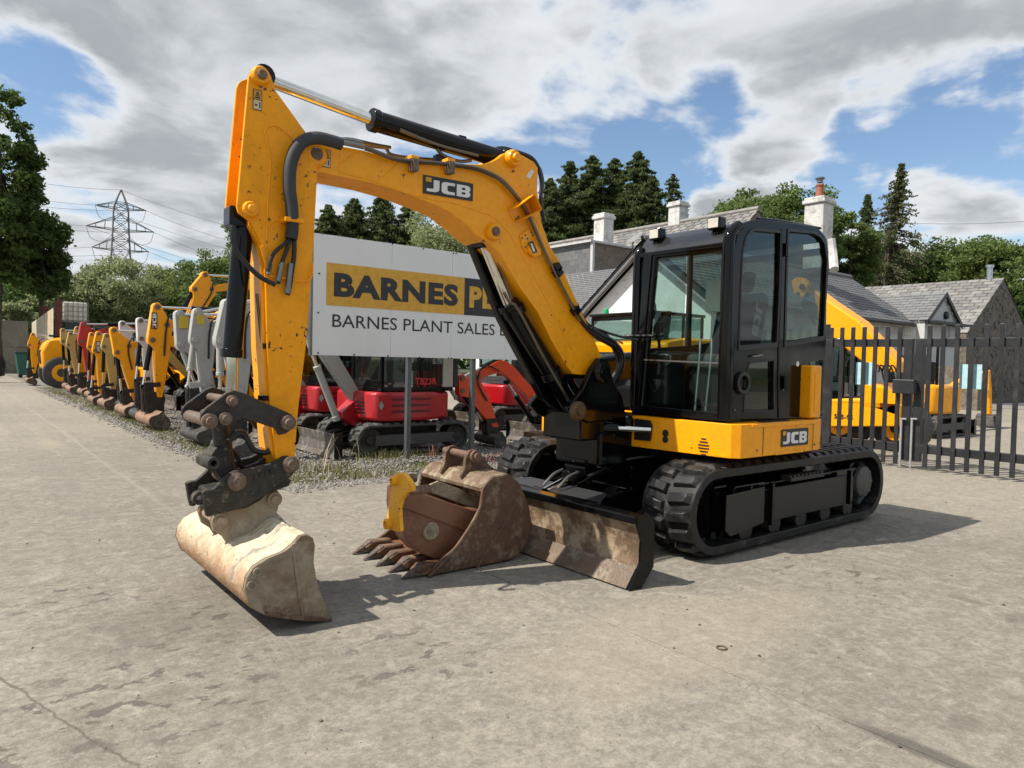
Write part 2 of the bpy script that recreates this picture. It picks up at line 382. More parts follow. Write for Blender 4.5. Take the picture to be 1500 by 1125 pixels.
# ================================================================= SETTING
def concrete_mat(name, far=False):
    t = NT(name)
    big = t.noise(.22, 6, .55, .2); mid = t.noise(1.6, 8, .68, .5); fine = t.noise(24, 7, .75); grit = t.noise(140, 3, .7); spk = t.noise(45, 2, .5, off=(3, 1, 0)); scf = t.noise(2.2, 5, .6, 2.5, stretch=(1, 9, 1), rot=(0, 0, .5), off=(4, 0, 0)); dot = t.noise(16, 2, .45, off=(8, 1, 0))
    st = t.noise(1.1, 6, .65, .6, stretch=(7, .6, 1), off=(2, 8, 0)); sw = t.noise(.9, 6, .7, 1.6, stretch=(1, 2.4, 1), off=(9, 3, 0))
    c = t.mix(t.rng(big, .36, .64), (.220, .200, .166), (.310, .280, .230))
    c = t.mix(t.rng(mid, .35, .70, 0, .55), c, (.32, .290, .24))
    c = t.mix(t.rng(st, .50, .72, 0, .45), c, (.16, .152, .14))
    c = t.mix(t.rng(sw, .56, .68, 0, .45), c, (.18, .17, .155))
    c = t.mix(t.rng(fine, .34, .66, .55, 0), c, (.10, .092, .08)); pt = t.noise(3.2, 9, .72, 1.2, off=(7, 7, 0)); c = t.mix(t.rng(pt, .52, .66, 0, .40), c, (.34, .31, .25)); pd = t.noise(2.4, 9, .74, 1.0, off=(1, 9, 0)); c = t.mix(t.rng(pd, .56, .70, 0, .40), c, (.15, .138, .12))
    c = t.mix(t.rng(spk, .66, .74, 0, .35), c, (.40, .37, .31)); c = t.mix(t.rng(grit, .64, .76, 0, .3), c, (.12, .11, .10))
    c = t.mix(t.rng(scf, .64, .69, 0, .5), c, (.42, .40, .36)); sd = t.noise(1.6, 7, .7, 1.4, stretch=(1.2, 8, 1), rot=(0, 0, -.9), off=(2, 6, 0)); c = t.mix(t.rng(sd, .60, .68, 0, .45), c, (.13, .122, .11)); sf = t.noise(9, 8, .78, .6, off=(3, 3, 0)); c = t.mix(t.rng(sf, .38, .50, .45, 0), c, (.14, .128, .11)); c = t.mix(t.rng(sf, .52, .64, 0, .4), c, (.38, .35, .30)); c = t.mix(t.math('MULTIPLY', t.rng(dot, .74, .77), .6), c, (.10, .09, .08))
    # flaky dark patches
    pa = t.noise(6.5, 5, .62, .35, stretch=(1, 1.6, 1), off=(1, 4, 0)); pm = t.noise(.55, 3, .5, off=(6.3, 2.2, 0))
    fm = None
    for (x, y), r_ in (((250, 1000), .75), ((60, 1060), .5), ((330, 890), .55), ((600, 960), .5), ((1210, 835), .55), ((120, 870), .5)):
        p = G(x, y); mp = t.N.new('ShaderNodeMapping'); mp.vector_type = 'TEXTURE'; mp.inputs['Location'].default_value = (p.x, p.y, 0); mp.inputs['Scale'].default_value = (r_, r_, 1)
        t.L.new(t.tc.outputs['Object'], mp.inputs[0]); ln = t.N.new('ShaderNodeVectorMath'); ln.operation = 'LENGTH'; t.L.new(mp.outputs[0], ln.inputs[0])
        q = t.rng(ln.outputs['Value'], .3, 1.2, 1, 0); fm = q if fm is None else t.math('MAXIMUM', fm, q)
    fm = t.math('MAXIMUM', t.math('MULTIPLY', fm, .85), t.rng(pm, .50, .60, 0, .35))
    c = t.mix(t.math('MULTIPLY', t.rng(pa, .575, .60), fm), c, (.095, .083, .076))
    # oil and water stains where they lie on the yard
    geo = t.tc.outputs['Object']
    def spot(p, rx, ry, ang, amt, col, c, nz=.35):
        mp = t.N.new('ShaderNodeMapping'); mp.vector_type = 'TEXTURE'; mp.inputs['Location'].default_value = p; mp.inputs['Rotation'].default_value = (0, 0, ang); mp.inputs['Scale'].default_value = (rx, ry, 1)
        t.L.new(geo, mp.inputs[0]); ln = t.N.new('ShaderNodeVectorMath'); ln.operation = 'LENGTH'; t.L.new(mp.outputs[0], ln.inputs[0])
        v = t.math('ADD', ln.outputs['Value'], t.math('MULTIPLY', t.math('SUBTRACT', mid, .5), nz*4))
        return t.mix(t.rng(v, .45, 1.15, amt, 0), c, col)
    if not far:
        for (x, y), rx, ry, amt in (((1355, 1102), .06, .30, .75), ((1420, 880), .05, .16, .45), ((1380, 762), .12, .2, .0), ((245, 1020), .12, .10, .35), ((330, 890), .9, .55, .30), ((1415, 1060), .10, .09, .35), ((1490, 905), .15, .12, .4), ((480, 985), .5, .5, .18), ((140, 1080), .12, .3, .2)):
            p = G(x, y); c = spot((p.x, p.y, 0), rx, ry, 0, amt, (.075, .068, .06), c)
        for (x, y), rx, ry in (((60, 650), .35, .9), ((700, 780), .8, .6), ((1000, 930), 1.2, .5)):
            p = G(x, y); c = spot((p.x, p.y, 0), rx, ry, 0, .35, (.36, .31, .235), c)
    # tyre wear lines running along the drive
    sp = t.N.new('ShaderNodeSeparateXYZ'); t.L.new(geo, sp.inputs[0])
    wob = t.math('MULTIPLY', t.math('SUBTRACT', big, .5), .25)
    for x0, w, a in ((-1.62, .035, .28), (-1.0, .22, .25), (-.25, .25, .22), (.5, .2, .2)):
        d = t.math('ABSOLUTE', t.math('ADD', t.math('SUBTRACT', sp.outputs[0], x0), wob))
        yy = t.rng(sp.outputs[1], -9, -5, a, 0); f = t.math('MULTIPLY', t.rng(d, w*.4, w, 1, 0), yy)
        c = t.mix(f, c, (.36, .33, .28) if w < .1 else (.17, .16, .148))
    # prints of crawler tracks pressed across the drive
    wv = t.math('SINE', t.math('MULTIPLY', t.math('ADD', sp.outputs[1], t.math('MULTIPLY', mid, .05)), 62.))
    dx_ = t.math('ABSOLUTE', t.math('ADD', sp.outputs[0], 1.75)); dy_ = t.math('ABSOLUTE', t.math('ADD', sp.outputs[1], 8.2))
    tr_ = t.math('MULTIPLY', t.math('MULTIPLY', t.rng(dx_, .25, .7, 1, 0), t.rng(dy_, 2., 3.6, 1, 0)), t.rng(mid, .4, .6, .2, 1))
    c = t.mix(t.math('MULTIPLY', t.rng(wv, -.2, .8, 0, .28), tr_), c, (.15, .14, .125))
    # a wandering crack
    a, b = G(-40, 975), G(215, 1135); dx, dy = (b-a).x, (b-a).y; l = math.hypot(dx, dy)
    dd = t.math('ADD', t.math('MULTIPLY', t.math('SUBTRACT', sp.outputs[0], a.x), dy/l), t.math('MULTIPLY', t.math('SUBTRACT', sp.outputs[1], a.y), -dx/l))
    dd = t.math('ABSOLUTE', t.math('ADD', dd, t.math('MULTIPLY', t.math('SUBTRACT', mid, .5), .16)))
    if not far: c = t.mix(t.rng(dd, .002, .010, .8, 0), c, (.10, .09, .075))
    oi = t.N.new('ShaderNodeObjectInfo'); c = t.mix(t.math('MULTIPLY', oi.outputs['Random'], .16), c, (.40, .34, .25)); t.color(c); t.rough(t.rng(mid, .3, .7, .78, .95)); t.set('Specular IOR Level', .3)
    rid = t.noise(1.0, 3, .6, .3, stretch=(2.2, 9, 1)); 
    gr2 = t.noise(75, 4, .8, off=(2, 2, 2)); c = t.mix(t.rng(gr2, .30, .5, .55, 0), c, (.13, .12, .10)); c = t.mix(t.rng(gr2, .55, .72, 0, .4), c, (.38, .345, .285)); t.color(c)
    h = t.math('ADD', t.math('ADD', t.math('MULTIPLY', fine, .55), t.math('MULTIPLY', grit, .2)), t.math('ADD', t.math('MULTIPLY', mid, .8), t.math('MULTIPLY', rid, .3)))
    t.bump(h, .55, .018); return t.m
conc = concrete_mat('worn_concrete')
set_org((0, 0, 0))
def soil_mat():
    t = NT('gravelly_soil'); a = t.noise(1.2, 8, .7); b = t.noise(30, 5, .7)
    c = t.mix(t.rng(a, .35, .65), (.16, .15, .13), (.10, .095, .075)); c = t.mix(t.rng(b, .4, .65, 0, .8), c, (.27, .26, .24)); t.color(c).rough(.95).bump(b, 1, .03); return t.m
soil = soil_mat()
def grass_mat():
    t = NT('rough_grass_ground'); a = t.noise(.2, 8, .7); b = t.noise(9, 5, .7)
    t.color(t.mix(t.rng(b, .3, .7), t.mix(t.rng(a, .3, .7), (.05, .075, .02), (.08, .09, .035)), (.03, .045, .015))).rough(.95).bump(b, .8, .05); return t.m
grass_g = grass_mat()
tag(MB().sheet([(900, 900, -.09), (-900, 900, -.09), (-900, -900, -.09), (900, -900, -.09)]).build('ground', grass_g), kind='structure')
yard = tag(MB().sheet([(30, 30, -.035), (-36, 30, -.035), (-36, -60, -.035), (30, -60, -.035)]).build('yard_bed', flat('joint_dirt', (.06, .052, .043), .95)), kind='structure')
XS = [14.2, 8.5, 2.9, -2.8, -7.1, -11.4, -15.7, -20.0, -24.3, -28.6, -32.4]
YS = [14.8, 4.8, -7.3, -13.3, -19.3, -25.3, -31.3, -37.3, -43.3, -53.0]
for i in range(len(XS)-1):
    for j in range(len(YS)-1):
        x1, x0 = XS[i]-.006, XS[i+1]+.006; y1, y0 = YS[j]-.006, YS[j+1]+.006
        if x1 < -2.8 and x0 > -11.5 and y1 < -7.2: continue
        dz = RNG.uniform(-.002, .002)
        c = .0015; b = MB(); 
        V = [(x0, y0, -.035), (x1, y0, -.035), (x1, y1, -.035), (x0, y1, -.035), (x0, y0, dz-c), (x1, y0, dz-c), (x1, y1, dz-c), (x0, y1, dz-c), (x0+c, y0+c, dz), (x1-c, y0+c, dz), (x1-c, y1-c, dz), (x0+c, y1-c, dz)]
        b.add(V, [(0, 1, 5, 4), (1, 2, 6, 5), (2, 3, 7, 6), (3, 0, 4, 7), (4, 5, 9, 8), (5, 6, 10, 9), (6, 7, 11, 10), (7, 4, 8, 11), (8, 9, 10, 11)])
        b.build('concrete_slab', conc, yard)
grav = tag(MB().sheet([(-2.81, -7.31, -.012), (-11.39, -7.31, -.012), (-11.39, -53, -.012), (-2.81, -53, -.012)]).build('gravel_bed', soil), kind='structure')
# loose stones of the gravel bed
def stone_mesh(name, P, S, m, parent=None):
    n = len(P); base = np.array([(1, 0, 0), (-1, 0, 0), (0, 1, 0), (0, -1, 0), (0, 0, 1), (0, 0, -.6)], float)
    V = base[None]*S[:, None, None]*RNG.uniform(.55, 1.2, (n, 6, 3)); a = RNG.uniform(0, 6.28, n); ca, sa = np.cos(a), np.sin(a)
    X = V[:, :, 0]*ca[:, None]-V[:, :, 1]*sa[:, None]; Y = V[:, :, 0]*sa[:, None]+V[:, :, 1]*ca[:, None]
    V = np.stack([X, Y, V[:, :, 2]*.7], -1)+P[:, None]
    f = np.array([(0, 2, 4), (2, 1, 4), (1, 3, 4), (3, 0, 4), (2, 0, 5), (1, 2, 5), (3, 1, 5), (0, 3, 5)]); F = (f[None]+6*np.arange(n)[:, None, None]).reshape(-1, 3)
    return npmesh(name, V.reshape(-1, 3), F, m, parent)
def island_mat(name, cols, rough=.9, trans=0., bumpy=False):
    t = NT(name); g = t.N.new('ShaderNodeNewGeometry'); r = t.N.new('ShaderNodeValToRGB'); t.L.new(g.outputs['Random Per Island'], r.inputs[0])
    r.color_ramp.elements[0].color = (*cols[0], 1); r.color_ramp.elements[1].color = (*cols[-1], 1)
    for i, c in enumerate(cols[1:-1]): e = r.color_ramp.elements.new((i+1)/(len(cols)-1)); e.color = (*c, 1)
    c = r.outputs[0]
    if bumpy:
        n = t.noise(3, 6, .7); c = t.mix(t.rng(n, .35, .7, 0, .6), c, [x*.45 for x in cols[1]]); t.bump(n, .3, .02)
    t.color(c).rough(rough)
    if trans:
        out = [n for n in t.N if n.type == 'OUTPUT_MATERIAL'][0]; tr = t.N.new('ShaderNodeBsdfTranslucent'); mx = t.N.new('ShaderNodeMixShader'); mx.inputs[0].default_value = trans
        hs = t.N.new('ShaderNodeHueSaturation'); hs.inputs['Value'].default_value = 1.5; hs.inputs['Hue'].default_value = .485; t.L.new(c, hs.inputs['Color']); t.L.new(hs.outputs[0], tr.inputs[0])
        t.L.new(t.b.outputs[0], mx.inputs[1]); t.L.new(tr.outputs[0], mx.inputs[2]); t.L.new(mx.outputs[0], out.inputs['Surface']); t.set('Specular IOR Level', .25)
    return t.m
stone_m = island_mat('gravel_stones', [(.08, .076, .072), (.18, .17, .16), (.25, .235, .21), (.12, .105, .09), (.34, .32, .29)])
n = 26000
u = RNG.random(n)**1.6; P = np.zeros((n, 3)); P[:, 0] = -2.83-u*5.5+RNG.normal(0, .03, n); P[:, 1] = -7.33-(RNG.random(n)**1.9)*24; 
edge = RNG.random(n) < .14; P[edge, 0] = -2.8+np.abs(RNG.normal(0, .10, edge.sum())); 
e2 = RNG.random(n) < .05; P[e2, 1] = -7.3+np.abs(RNG.normal(0, .10, e2.sum())); P[e2, 0] = -2.8-RNG.random(e2.sum())*3.5
P[:, 2] = .0; tag(stone_mesh('gravel', P, RNG.uniform(.010, .030, n)*(1+np.clip((-P[:, 1]-9)/25, 0, 1)), stone_m), kind='stuff')
# scattered crumbs of stone on the concrete
n = 1500; P = np.zeros((n, 3)); P[:, 0] = RNG.uniform(-9, 1.2, n); P[:, 1] = RNG.uniform(-8, -.8, n); P[:, 2] = .003
tag(stone_mesh('grit', P, RNG.uniform(.002, .005, n)*(1+1.6*(RNG.random(n) > .93)), island_mat('grit_stones', [(.05, .045, .04), (.14, .13, .12), (.08, .07, .06)])), kind='stuff')
k = 0
for (x, y), s, lab in (((926, 691+360-0), .020, None),):
    pass
for (px_, py_, s, lab) in ((1195, 1068, .022, 'largest grey pebble lying on the concrete at the lower right'), (1109, 1010, .014, 'dark pebble on the slab joint below the iron ring'), (742, 1052, .016, 'pale angular pebble on the concrete, bottom centre'), (1419, 746, .024, 'lone pebble beyond the excavator shadow near the gate'), (765, 917, .018, 'flat dark crumb of dirt on the concrete below the dozer blade'), (1188, 831, .022, 'dark crumb of dirt on the concrete beside the shadow of the track'), (1245, 841, .014, 'small dark crumb right of the larger one beside the track shadow')):
    p = G(px_, py_); set_org(p)
    V = np.array([(1, 0, 0), (-.8, .1, 0), (.1, .9, 0), (0, -1, 0), (.2, .1, .8), (-.4, .3, .6), (.3, -.5, .55)])*s
    b = MB().add([p+Vector(v) for v in V], [(0, 2, 4), (2, 5, 4), (2, 1, 5), (1, 3, 6), (1, 6, 5), (3, 0, 6), (0, 4, 6), (4, 5, 6), (0, 3, 1, 2)])
    tag(b.build('pebble', stone_m, None), lab, 'stone', 'loose pebbles on the concrete')
p = G(1057, 949, .004); set_org((p.x, p.y, 0)); tag(MB().ring(p, (0, 0, 1), .020, .027, .007, 28).build('iron_ring', rusty('rusty_ring', (.1, .07, .05), (.14, .08, .05), (.2, .16, .12), .7, 30)), 'small rusty iron ring lying flat on the concrete', 'ring')
# tuft grass along the gravel edge
def tufts(name, spots, m, per=24, h=(.03, .11), spread=.12):
    V = []; F = []
    for (x, y, sc) in spots:
        for _ in range(int(per*sc)):
            bx, by = x+RNG.normal(0, spread*sc), y+RNG.normal(0, spread*sc); hh = RNG.uniform(*h)*sc; a = RNG.uniform(0, 6.28); w = .004+.003*RNG.random(); le = RNG.normal(0, .35, 2)*hh
            o = len(V); dx, dy = math.cos(a)*w, math.sin(a)*w
            V += [(bx-dx, by-dy, -.01), (bx+dx, by+dy, -.01), (bx+le[0]*.4+dx*.7, by+le[1]*.4+dy*.7, hh*.6), (bx+le[0]*.4-dx*.7, by+le[1]*.4-dy*.7, hh*.6), (bx+le[0], by+le[1], hh)]
            F += [(o, o+1, o+2), (o, o+2, o+3), (o+3, o+2, o+4)]
    return npmesh(name, V, F, m)
weed = island_mat('weed_blades', [(.10, .13, .03), (.16, .17, .05), (.25, .22, .10), (.08, .11, .03), (.30, .25, .13)], .8, .3)
sp = [(-2.86-abs(RNG.normal(0, .22)), y, RNG.uniform(.35, 1.0)) for y in np.arange(-7.6, -32, -.09)]
sp += [(-2.9-RNG.random()*2.4, -7.4-abs(RNG.normal(0, .45)), RNG.uniform(.4, .9)) for _ in range(80)]
sp += [(G(x, y).x, G(x, y).y, 1.5) for x, y in ((545, 668), (555, 672), (570, 668), (540, 672), (580, 672), (600, 668), (500, 690), (470, 690), (450, 688))]
tag(tufts('weed_grass', sp, weed), kind='stuff')
dry = island_mat('dry_stalks', [(.35, .28, .18), (.45, .38, .26), (.25, .2, .12)], .85)
tag(tufts('dry_stalks', [(G(x, y).x, G(x, y).y, 1) for x, y in ((445, 690), (470, 688), (485, 684), (520, 684), (420, 700), (462, 694))], dry, 4, (.22, .5), .2), kind='stuff')
redw = island_mat('reddish_weeds', [(.22, .06, .05), (.28, .12, .08), (.12, .09, .05)], .85)
tag(tufts('red_weeds', [(G(x, y).x, G(x, y).y, .6) for x, y in ((646, 668), (655, 664), (638, 668), (735, 672), (745, 668), (728, 680), (715, 676))], redw, 30, (.1, .3), .2), kind='stuff')
# road and far verge beyond the gate
tag(MB().sheet([(-33.5, 30, .004), (-47, 30, .004), (-47, -14, .004), (-33.5, -14, .004)]).build('road', flat('asphalt', (.075, .077, .08), .85)), kind='structure')
tag(MB().box(-33.5, -33.3, 30, -14, -.03, .10).build('kerb', flat('kerb_stone', (.28, .27, .25), .85)), kind='structure')
# ---------------------------------------------------------------- foliage
LEAF = {}
def leafmat(kind):
    cols = {'oak': [(.03, .055, .014), (.055, .10, .024), (.09, .14, .035), (.04, .07, .018)],
            'willow': [(.13, .17, .07), (.24, .28, .14), (.17, .21, .09), (.33, .36, .22)],
            'conifer': [(.034, .056, .024), (.07, .10, .036), (.115, .145, .048), (.048, .075, .028)],
            'ash': [(.06, .10, .026), (.11, .165, .045), (.16, .21, .065), (.08, .13, .035)],
            'brown': [(.08, .082, .045), (.10, .12, .045), (.13, .125, .06), (.06, .08, .03)],
            'hedge': [(.05, .10, .02), (.09, .15, .03), (.12, .18, .045), (.06, .11, .025)]}[kind]
    if kind not in LEAF: LEAF[kind] = island_mat('leaves_'+kind, cols, .7, .4)
    return LEAF[kind]
def leaves(C, size, aspect=.6, droop=None):
    n = len(C); a = RNG.normal(0, 1, (n, 3)); a /= np.linalg.norm(a, axis=1)[:, None]
    if droop is not None: a = a*.55+droop; a /= np.linalg.norm(a, axis=1)[:, None]
    b = np.cross(a, RNG.normal(0, 1, (n, 3))); b /= np.linalg.norm(b, axis=1)[:, None]
    s = size*RNG.uniform(.6, 1.35, n)[:, None]; a = a*s; b = b*s*aspect
    V = np.stack([C-a, C+b, C+a, C-b], 1).reshape(-1, 3); F = np.arange(4*n).reshape(-1, 4); return V, F
BARK = rusty('bark', (.07, .055, .04), (.05, .04, .03), (.12, .10, .08), .9, 2)
def broadleaf(name, label, base, z0, z1, rx, ry, n, size, kind, group=None, nclump=60, shape=.8, trunk=True, seed=0):
    global RNG
    keep = RNG; RNG = np.random.default_rng(1000+seed)
    base = Vector(base); t = thing(name, label, 'tree', (base.x, base.y, 0), group)
    cz, rz = (z0+z1)/2, (z1-z0)/2; c = np.array([base.x, base.y, cz])
    # lumpy crown: clumps set through the shell of an uneven ellipsoid
    d = RNG.normal(0, 1, (nclump, 3)); d /= np.linalg.norm(d, axis=1)[:, None]; rr = RNG.uniform(.35, 1.0, nclump)**.6*(1-.18*RNG.random(nclump))
    lump = 1+.20*np.sin(d[:, 0]*4+seed)+.13*np.cos(d[:, 2]*5+seed*2)
    cl = c+d*rr[:, None]*lump[:, None]*np.array([rx, ry, rz])*.86
    cr = RNG.uniform(.10, .34, nclump)*min(rx, rz)*shape
    w = cr**2; idx = RNG.choice(nclump, n, p=w/w.sum())
    o = RNG.normal(0, 1, (n, 3)); o /= np.linalg.norm(o, axis=1)[:, None]; o *= (RNG.random(n)**.6*1.15+np.abs(RNG.normal(0, .18, n)))[:, None]
    C = cl[idx]+o*cr[idx][:, None]*np.array([1.15, 1.15, .75])
    C[:, 2] = np.maximum(C[:, 2], .2)
    V, F = leaves(C, size); npmesh('crown', V, F, leafmat(kind), t, (base.x, base.y, 0))
    if trunk:
        b = MB(); r = max(.12, rx*.055); b.tube([(base.x, base.y, 0), (base.x+.1*rx*.3, base.y, z0*.6+.5), (base.x, base.y, cz), (base.x, base.y, cz+rz*.6)], [r*1.3, r, r*.7, r*.35], 8)
        b.build('trunk', BARK, t, 0, True)
        for i in range(7):
            k = cl[RNG.integers(nclump)]; h = cz-rz*.6+RNG.random()*rz; MB().tube([(base.x, base.y, h), ((base.x+k[0])/2, (base.y+k[1])/2, (h+k[2])/2+.2), tuple(k)], [r*.4, r*.25, r*.12], 6).build('limb', BARK, t, 0, True)
    RNG = keep; return t
def conifer(name, label, base, z1, r, n, size, kind='conifer', group=None, z0=1.5, ragged=.25, lean=(0, 0), power=.8, seed=0, gaps=0.):
    global RNG
    keep = RNG; RNG = np.random.default_rng(2000+seed)
    base = Vector(base); t = thing(name, label, 'tree', (base.x, base.y, 0), group)
    nb = int(60+r*26); CS = []; b = MB(); 
    top = (base.x+lean[0], base.y+lean[1], z1)
    MB().tube([(base.x, base.y, 0), (base.x+lean[0]*.3, base.y+lean[1]*.3, z1*.5), top], [r*.09+.08, r*.06+.05, .03], 8).build('trunk', BARK, t, 0, True)
    per = n//nb; Hs = 2.6*r if power < 1 else (z1-z0)
    for i in range(nb):
        h = (i+RNG.random())/nb; 
        if RNG.random() < gaps*(1-h): continue
        z = z0+(z1-z0)*h; L = r*(min(1., (z1-z)/Hs)**power)*RNG.uniform(1-ragged*1.6, 1+ragged)+.12*r*.3; a = RNG.uniform(0, 6.28)
        nn = max(6, int(per*(.35+1.3*min(1., (z1-z)/Hs)))); u = RNG.random(nn)**.6
        cx = base.x+lean[0]*h; cy = base.y+lean[1]*h
        for q in range(3):
            aa = a+q*2.1+RNG.normal(0, .3); Lq = L*RNG.uniform(.7, 1.1); sag = RNG.uniform(.15, .45)
            x = cx+math.cos(aa)*u*Lq; y = cy+math.sin(aa)*u*Lq; zz = z-sag*Lq*u**1.4+.10*Lq*u
            w = .13*Lq*(1-u*.65)+.04
            P = np.stack([x+RNG.normal(0, 1, nn)*w, y+RNG.normal(0, 1, nn)*w, zz-np.abs(RNG.normal(0, 1, nn))*w*.8], -1); CS.append(P)
            if kind == 'brown' or gaps > 0:
                b.tube([(cx, cy, z), (cx+math.cos(aa)*Lq*.5, cy+math.sin(aa)*Lq*.5, z-sag*Lq*.3), (cx+math.cos(aa)*Lq, cy+math.sin(aa)*Lq, z-sag*Lq)], [.05, .035, .02], 5, 2)
    C = np.concatenate(CS); V, F = leaves(C, size, .42, np.array([0, 0, -.5])); npmesh('crown', V, F, leafmat(kind), t, (base.x, base.y, 0))
    if b.v: tag(b.build('branch', BARK, t, 0, True), kind='stuff')
    RNG = keep; return t
def at(px_, dist):   # ground point under a pixel column at a horizontal distance
    d = ray(px_, 535); k = dist/math.hypot(d.x, d.y); return Vector((d.x*k, d.y*k, 0))
def zat(px_, y, dist): d = ray(px_, y); k = dist/math.hypot(d.x, d.y); return CP.z+d.z*k
def mpp(dist): return dist/FPX
ti = [0]
def BT_(label, px_, ytop, ybot, wpx, dist, kind, n, size, group=None, name='broadleaf_tree', nclump=60, shape=.8):
    ti[0] += 1; p = at(px_, dist); sc = math.hypot(ray(px_, 535).x, ray(px_, 535).y)/FPX
    return broadleaf(name, label, p, max(.3, zat(px_, ybot, dist)), zat(px_, ytop, dist), wpx/2*mpp(dist)/sc*1.0, wpx/2*mpp(dist)/sc, n, size, kind, group, nclump, shape, seed=ti[0])
def CT_(label, px_, ytop, wpx, dist, n, size, kind='conifer', group=None, name='conifer_tree', **k):
    ti[0] += 1; p = at(px_, dist); return conifer(name, label, p, zat(px_, ytop, dist), wpx/2*mpp(dist), n, size, kind, group, seed=ti[0], **k)
gL = 'trees behind the parked machines'; gR = 'trees behind the buildings'
BT_('dark oak filling the left edge of the view', 0, 128, 478, 170, 48, 'oak', 34000, .12, gL, 'oak_tree', 210, .52)
BT_('dark lower limb of oak leaves spreading towards the pylon at the left', 62, 300, 445, 112, 50, 'oak', 14000, .12, gL, 'oak_tree', 40, .8)
BT_('pale willow bush in front of the pylon', 150, 372, 500, 200, 62, 'willow', 39000, .105, gL, 'willow_tree', 110)
BT_('low pale bush above the concrete wall', 15, 436, 505, 110, 66, 'willow', 10500, .105, gL, 'willow_tree', 40)
BT_('pale green bush between the pylon and the raised yellow boom', 240, 375, 500, 120, 66, 'willow', 19500, .105, gL, 'willow_tree', 70)
BT_('mid green tree directly behind the raised yellow boom', 300, 345, 500, 130, 60, 'ash', 24000, .105, gL, 'ash_tree', 80)
BT_('taller green tree behind the black bucket ram', 345, 325, 500, 90, 66, 'ash', 18000, .105, gL, 'ash_tree', 60)
BT_('green tree seen between the dipper and the sign', 430, 330, 520, 130, 70, 'ash', 18000, .105, gL, 'ash_tree', 60)
CT_('dark conifer whose top shows left of the sign', 478, 300, 110, 80, 18000, .19, group=gL, ragged=.38, power=.66)
CT_('dark conifer behind the upper left corner of the sign', 515, 290, 130, 82, 18000, .19, group=gL, ragged=.38, power=.66)
CT_('dark conifer under the middle of the boom', 556, 286, 135, 84, 18000, .19, group=gL, ragged=.38, power=.66)
CT_('dark conifer partly hidden by the silvery willow above the sign', 594, 296, 110, 84, 18000, .19, group=gL, ragged=.38, power=.66)
BT_('silvery willow rising above the middle of the sign', 645, 300, 520, 175, 52, 'willow', 36000, .105, gL, 'willow_tree', 100)
for i, (px_, yt, w, d, lab) in enumerate(((800, 262, 75, 64, 'dark conifer just right of the boom knee'), (828, 236, 80, 66, 'second tall dark conifer from the boom'), (860, 228, 95, 66, 'broad dark conifer above the left chimney'), (893, 232, 80, 68, 'dark conifer standing behind the middle of the clump above the chimneys'), (926, 222, 85, 66, 'tallest dark conifer of the clump, right side'), (948, 258, 60, 64, 'short dark conifer at the right end of the tall clump'))):
    CT_(lab, px_, yt, w*1.3, d, 30000, .14, group=gR, ragged=.38, power=.66)
CT_('thin pointed conifer left of the middle chimney', 978, 256, 62, 70, 5000, .16, 'conifer', gR, ragged=.5, gaps=.3)
for (px_, yt, yb, w, d, k, lab) in ((1082, 266, 430, 150, 46, 'ash', 'leafy green tree top behind the left work lamp of the cab'), (1150, 256, 430, 150, 46, 'ash', 'leafy green tree above the cab roof'), (1195, 285, 440, 90, 48, 'ash', 'green tree left of the tall chimney'), (1240, 305, 470, 100, 50, 'ash', 'green tree right of the tall chimney')):
    BT_(lab, px_, yt, yb, w, d, k, 20000, .10, gR, 'ash_tree', 60, .75)
CT_('gaunt drooping larch with a bent tip above the right roofs', 1282, 243, 150, 62, 7000, .13, 'brown', gR, 'larch_tree', ragged=.65, power=1.0, gaps=.35, lean=(-.5, 1.2), z0=3)
CT_('green drooping conifer overlapping the larch on its left side', 1262, 285, 130, 66, 6000, .15, 'conifer', gR, ragged=.5, power=1.0, gaps=.2)
for (px_, yt, yb, w, d, k, lab, n) in ((1265, 360, 470, 110, 66, 'brown', 'brownish tree below the larch', 9000), (1325, 352, 470, 130, 70, 'ash', 'green tree at the foot of the larch', 11000), (1350, 372, 450, 90, 64, 'oak', 'dark tree behind the slate ridge at the right', 7000), (1408, 334, 470, 140, 66, 'ash', 'rounded green tree above the right stone roof', 15000), (1465, 328, 480, 130, 62, 'ash', 'large green tree at the right above the flue pipe', 16000), (1530, 330, 500, 150, 58, 'ash', 'large green tree cut off by the right edge of the photo', 12000), (1490, 410, 545, 70, 52, 'oak', 'dark shrubby tree behind the stone gable', 8000)):
    BT_(lab, px_, yt, yb, w, d, k, int(n*1.5), .12, gR, 'woodland_tree', 80)
# far woodland band closing the horizon
n = 60000; a = RNG.uniform(-95, 1650, n); C = np.zeros((n, 3))
for i in range(n):
    d = 120+RNG.random()*25; p = at(a[i], d); C[i] = (p.x, p.y, RNG.random()**.7*(9+2.5*math.sin(a[i]*.021)+1.5*math.sin(a[i]*.055+1)))
V, F = leaves(C, .55); tag(npmesh('distant_woodland', V, F, leafmat('oak')), kind='stuff')
# hedge beyond the road
n = 16000; C = np.stack([RNG.uniform(-49.5, -47.5, n), RNG.uniform(-13.5, 12, n), RNG.random(n)**.8*2.6], -1)
V, F = leaves(C, .10); set_org((-48.5, 0, 0)); tag(npmesh('hedge', V, F, leafmat('hedge'), None, (-48.5, 0, 0)), 'bright green hedge across the road beyond the gate', 'hedge')
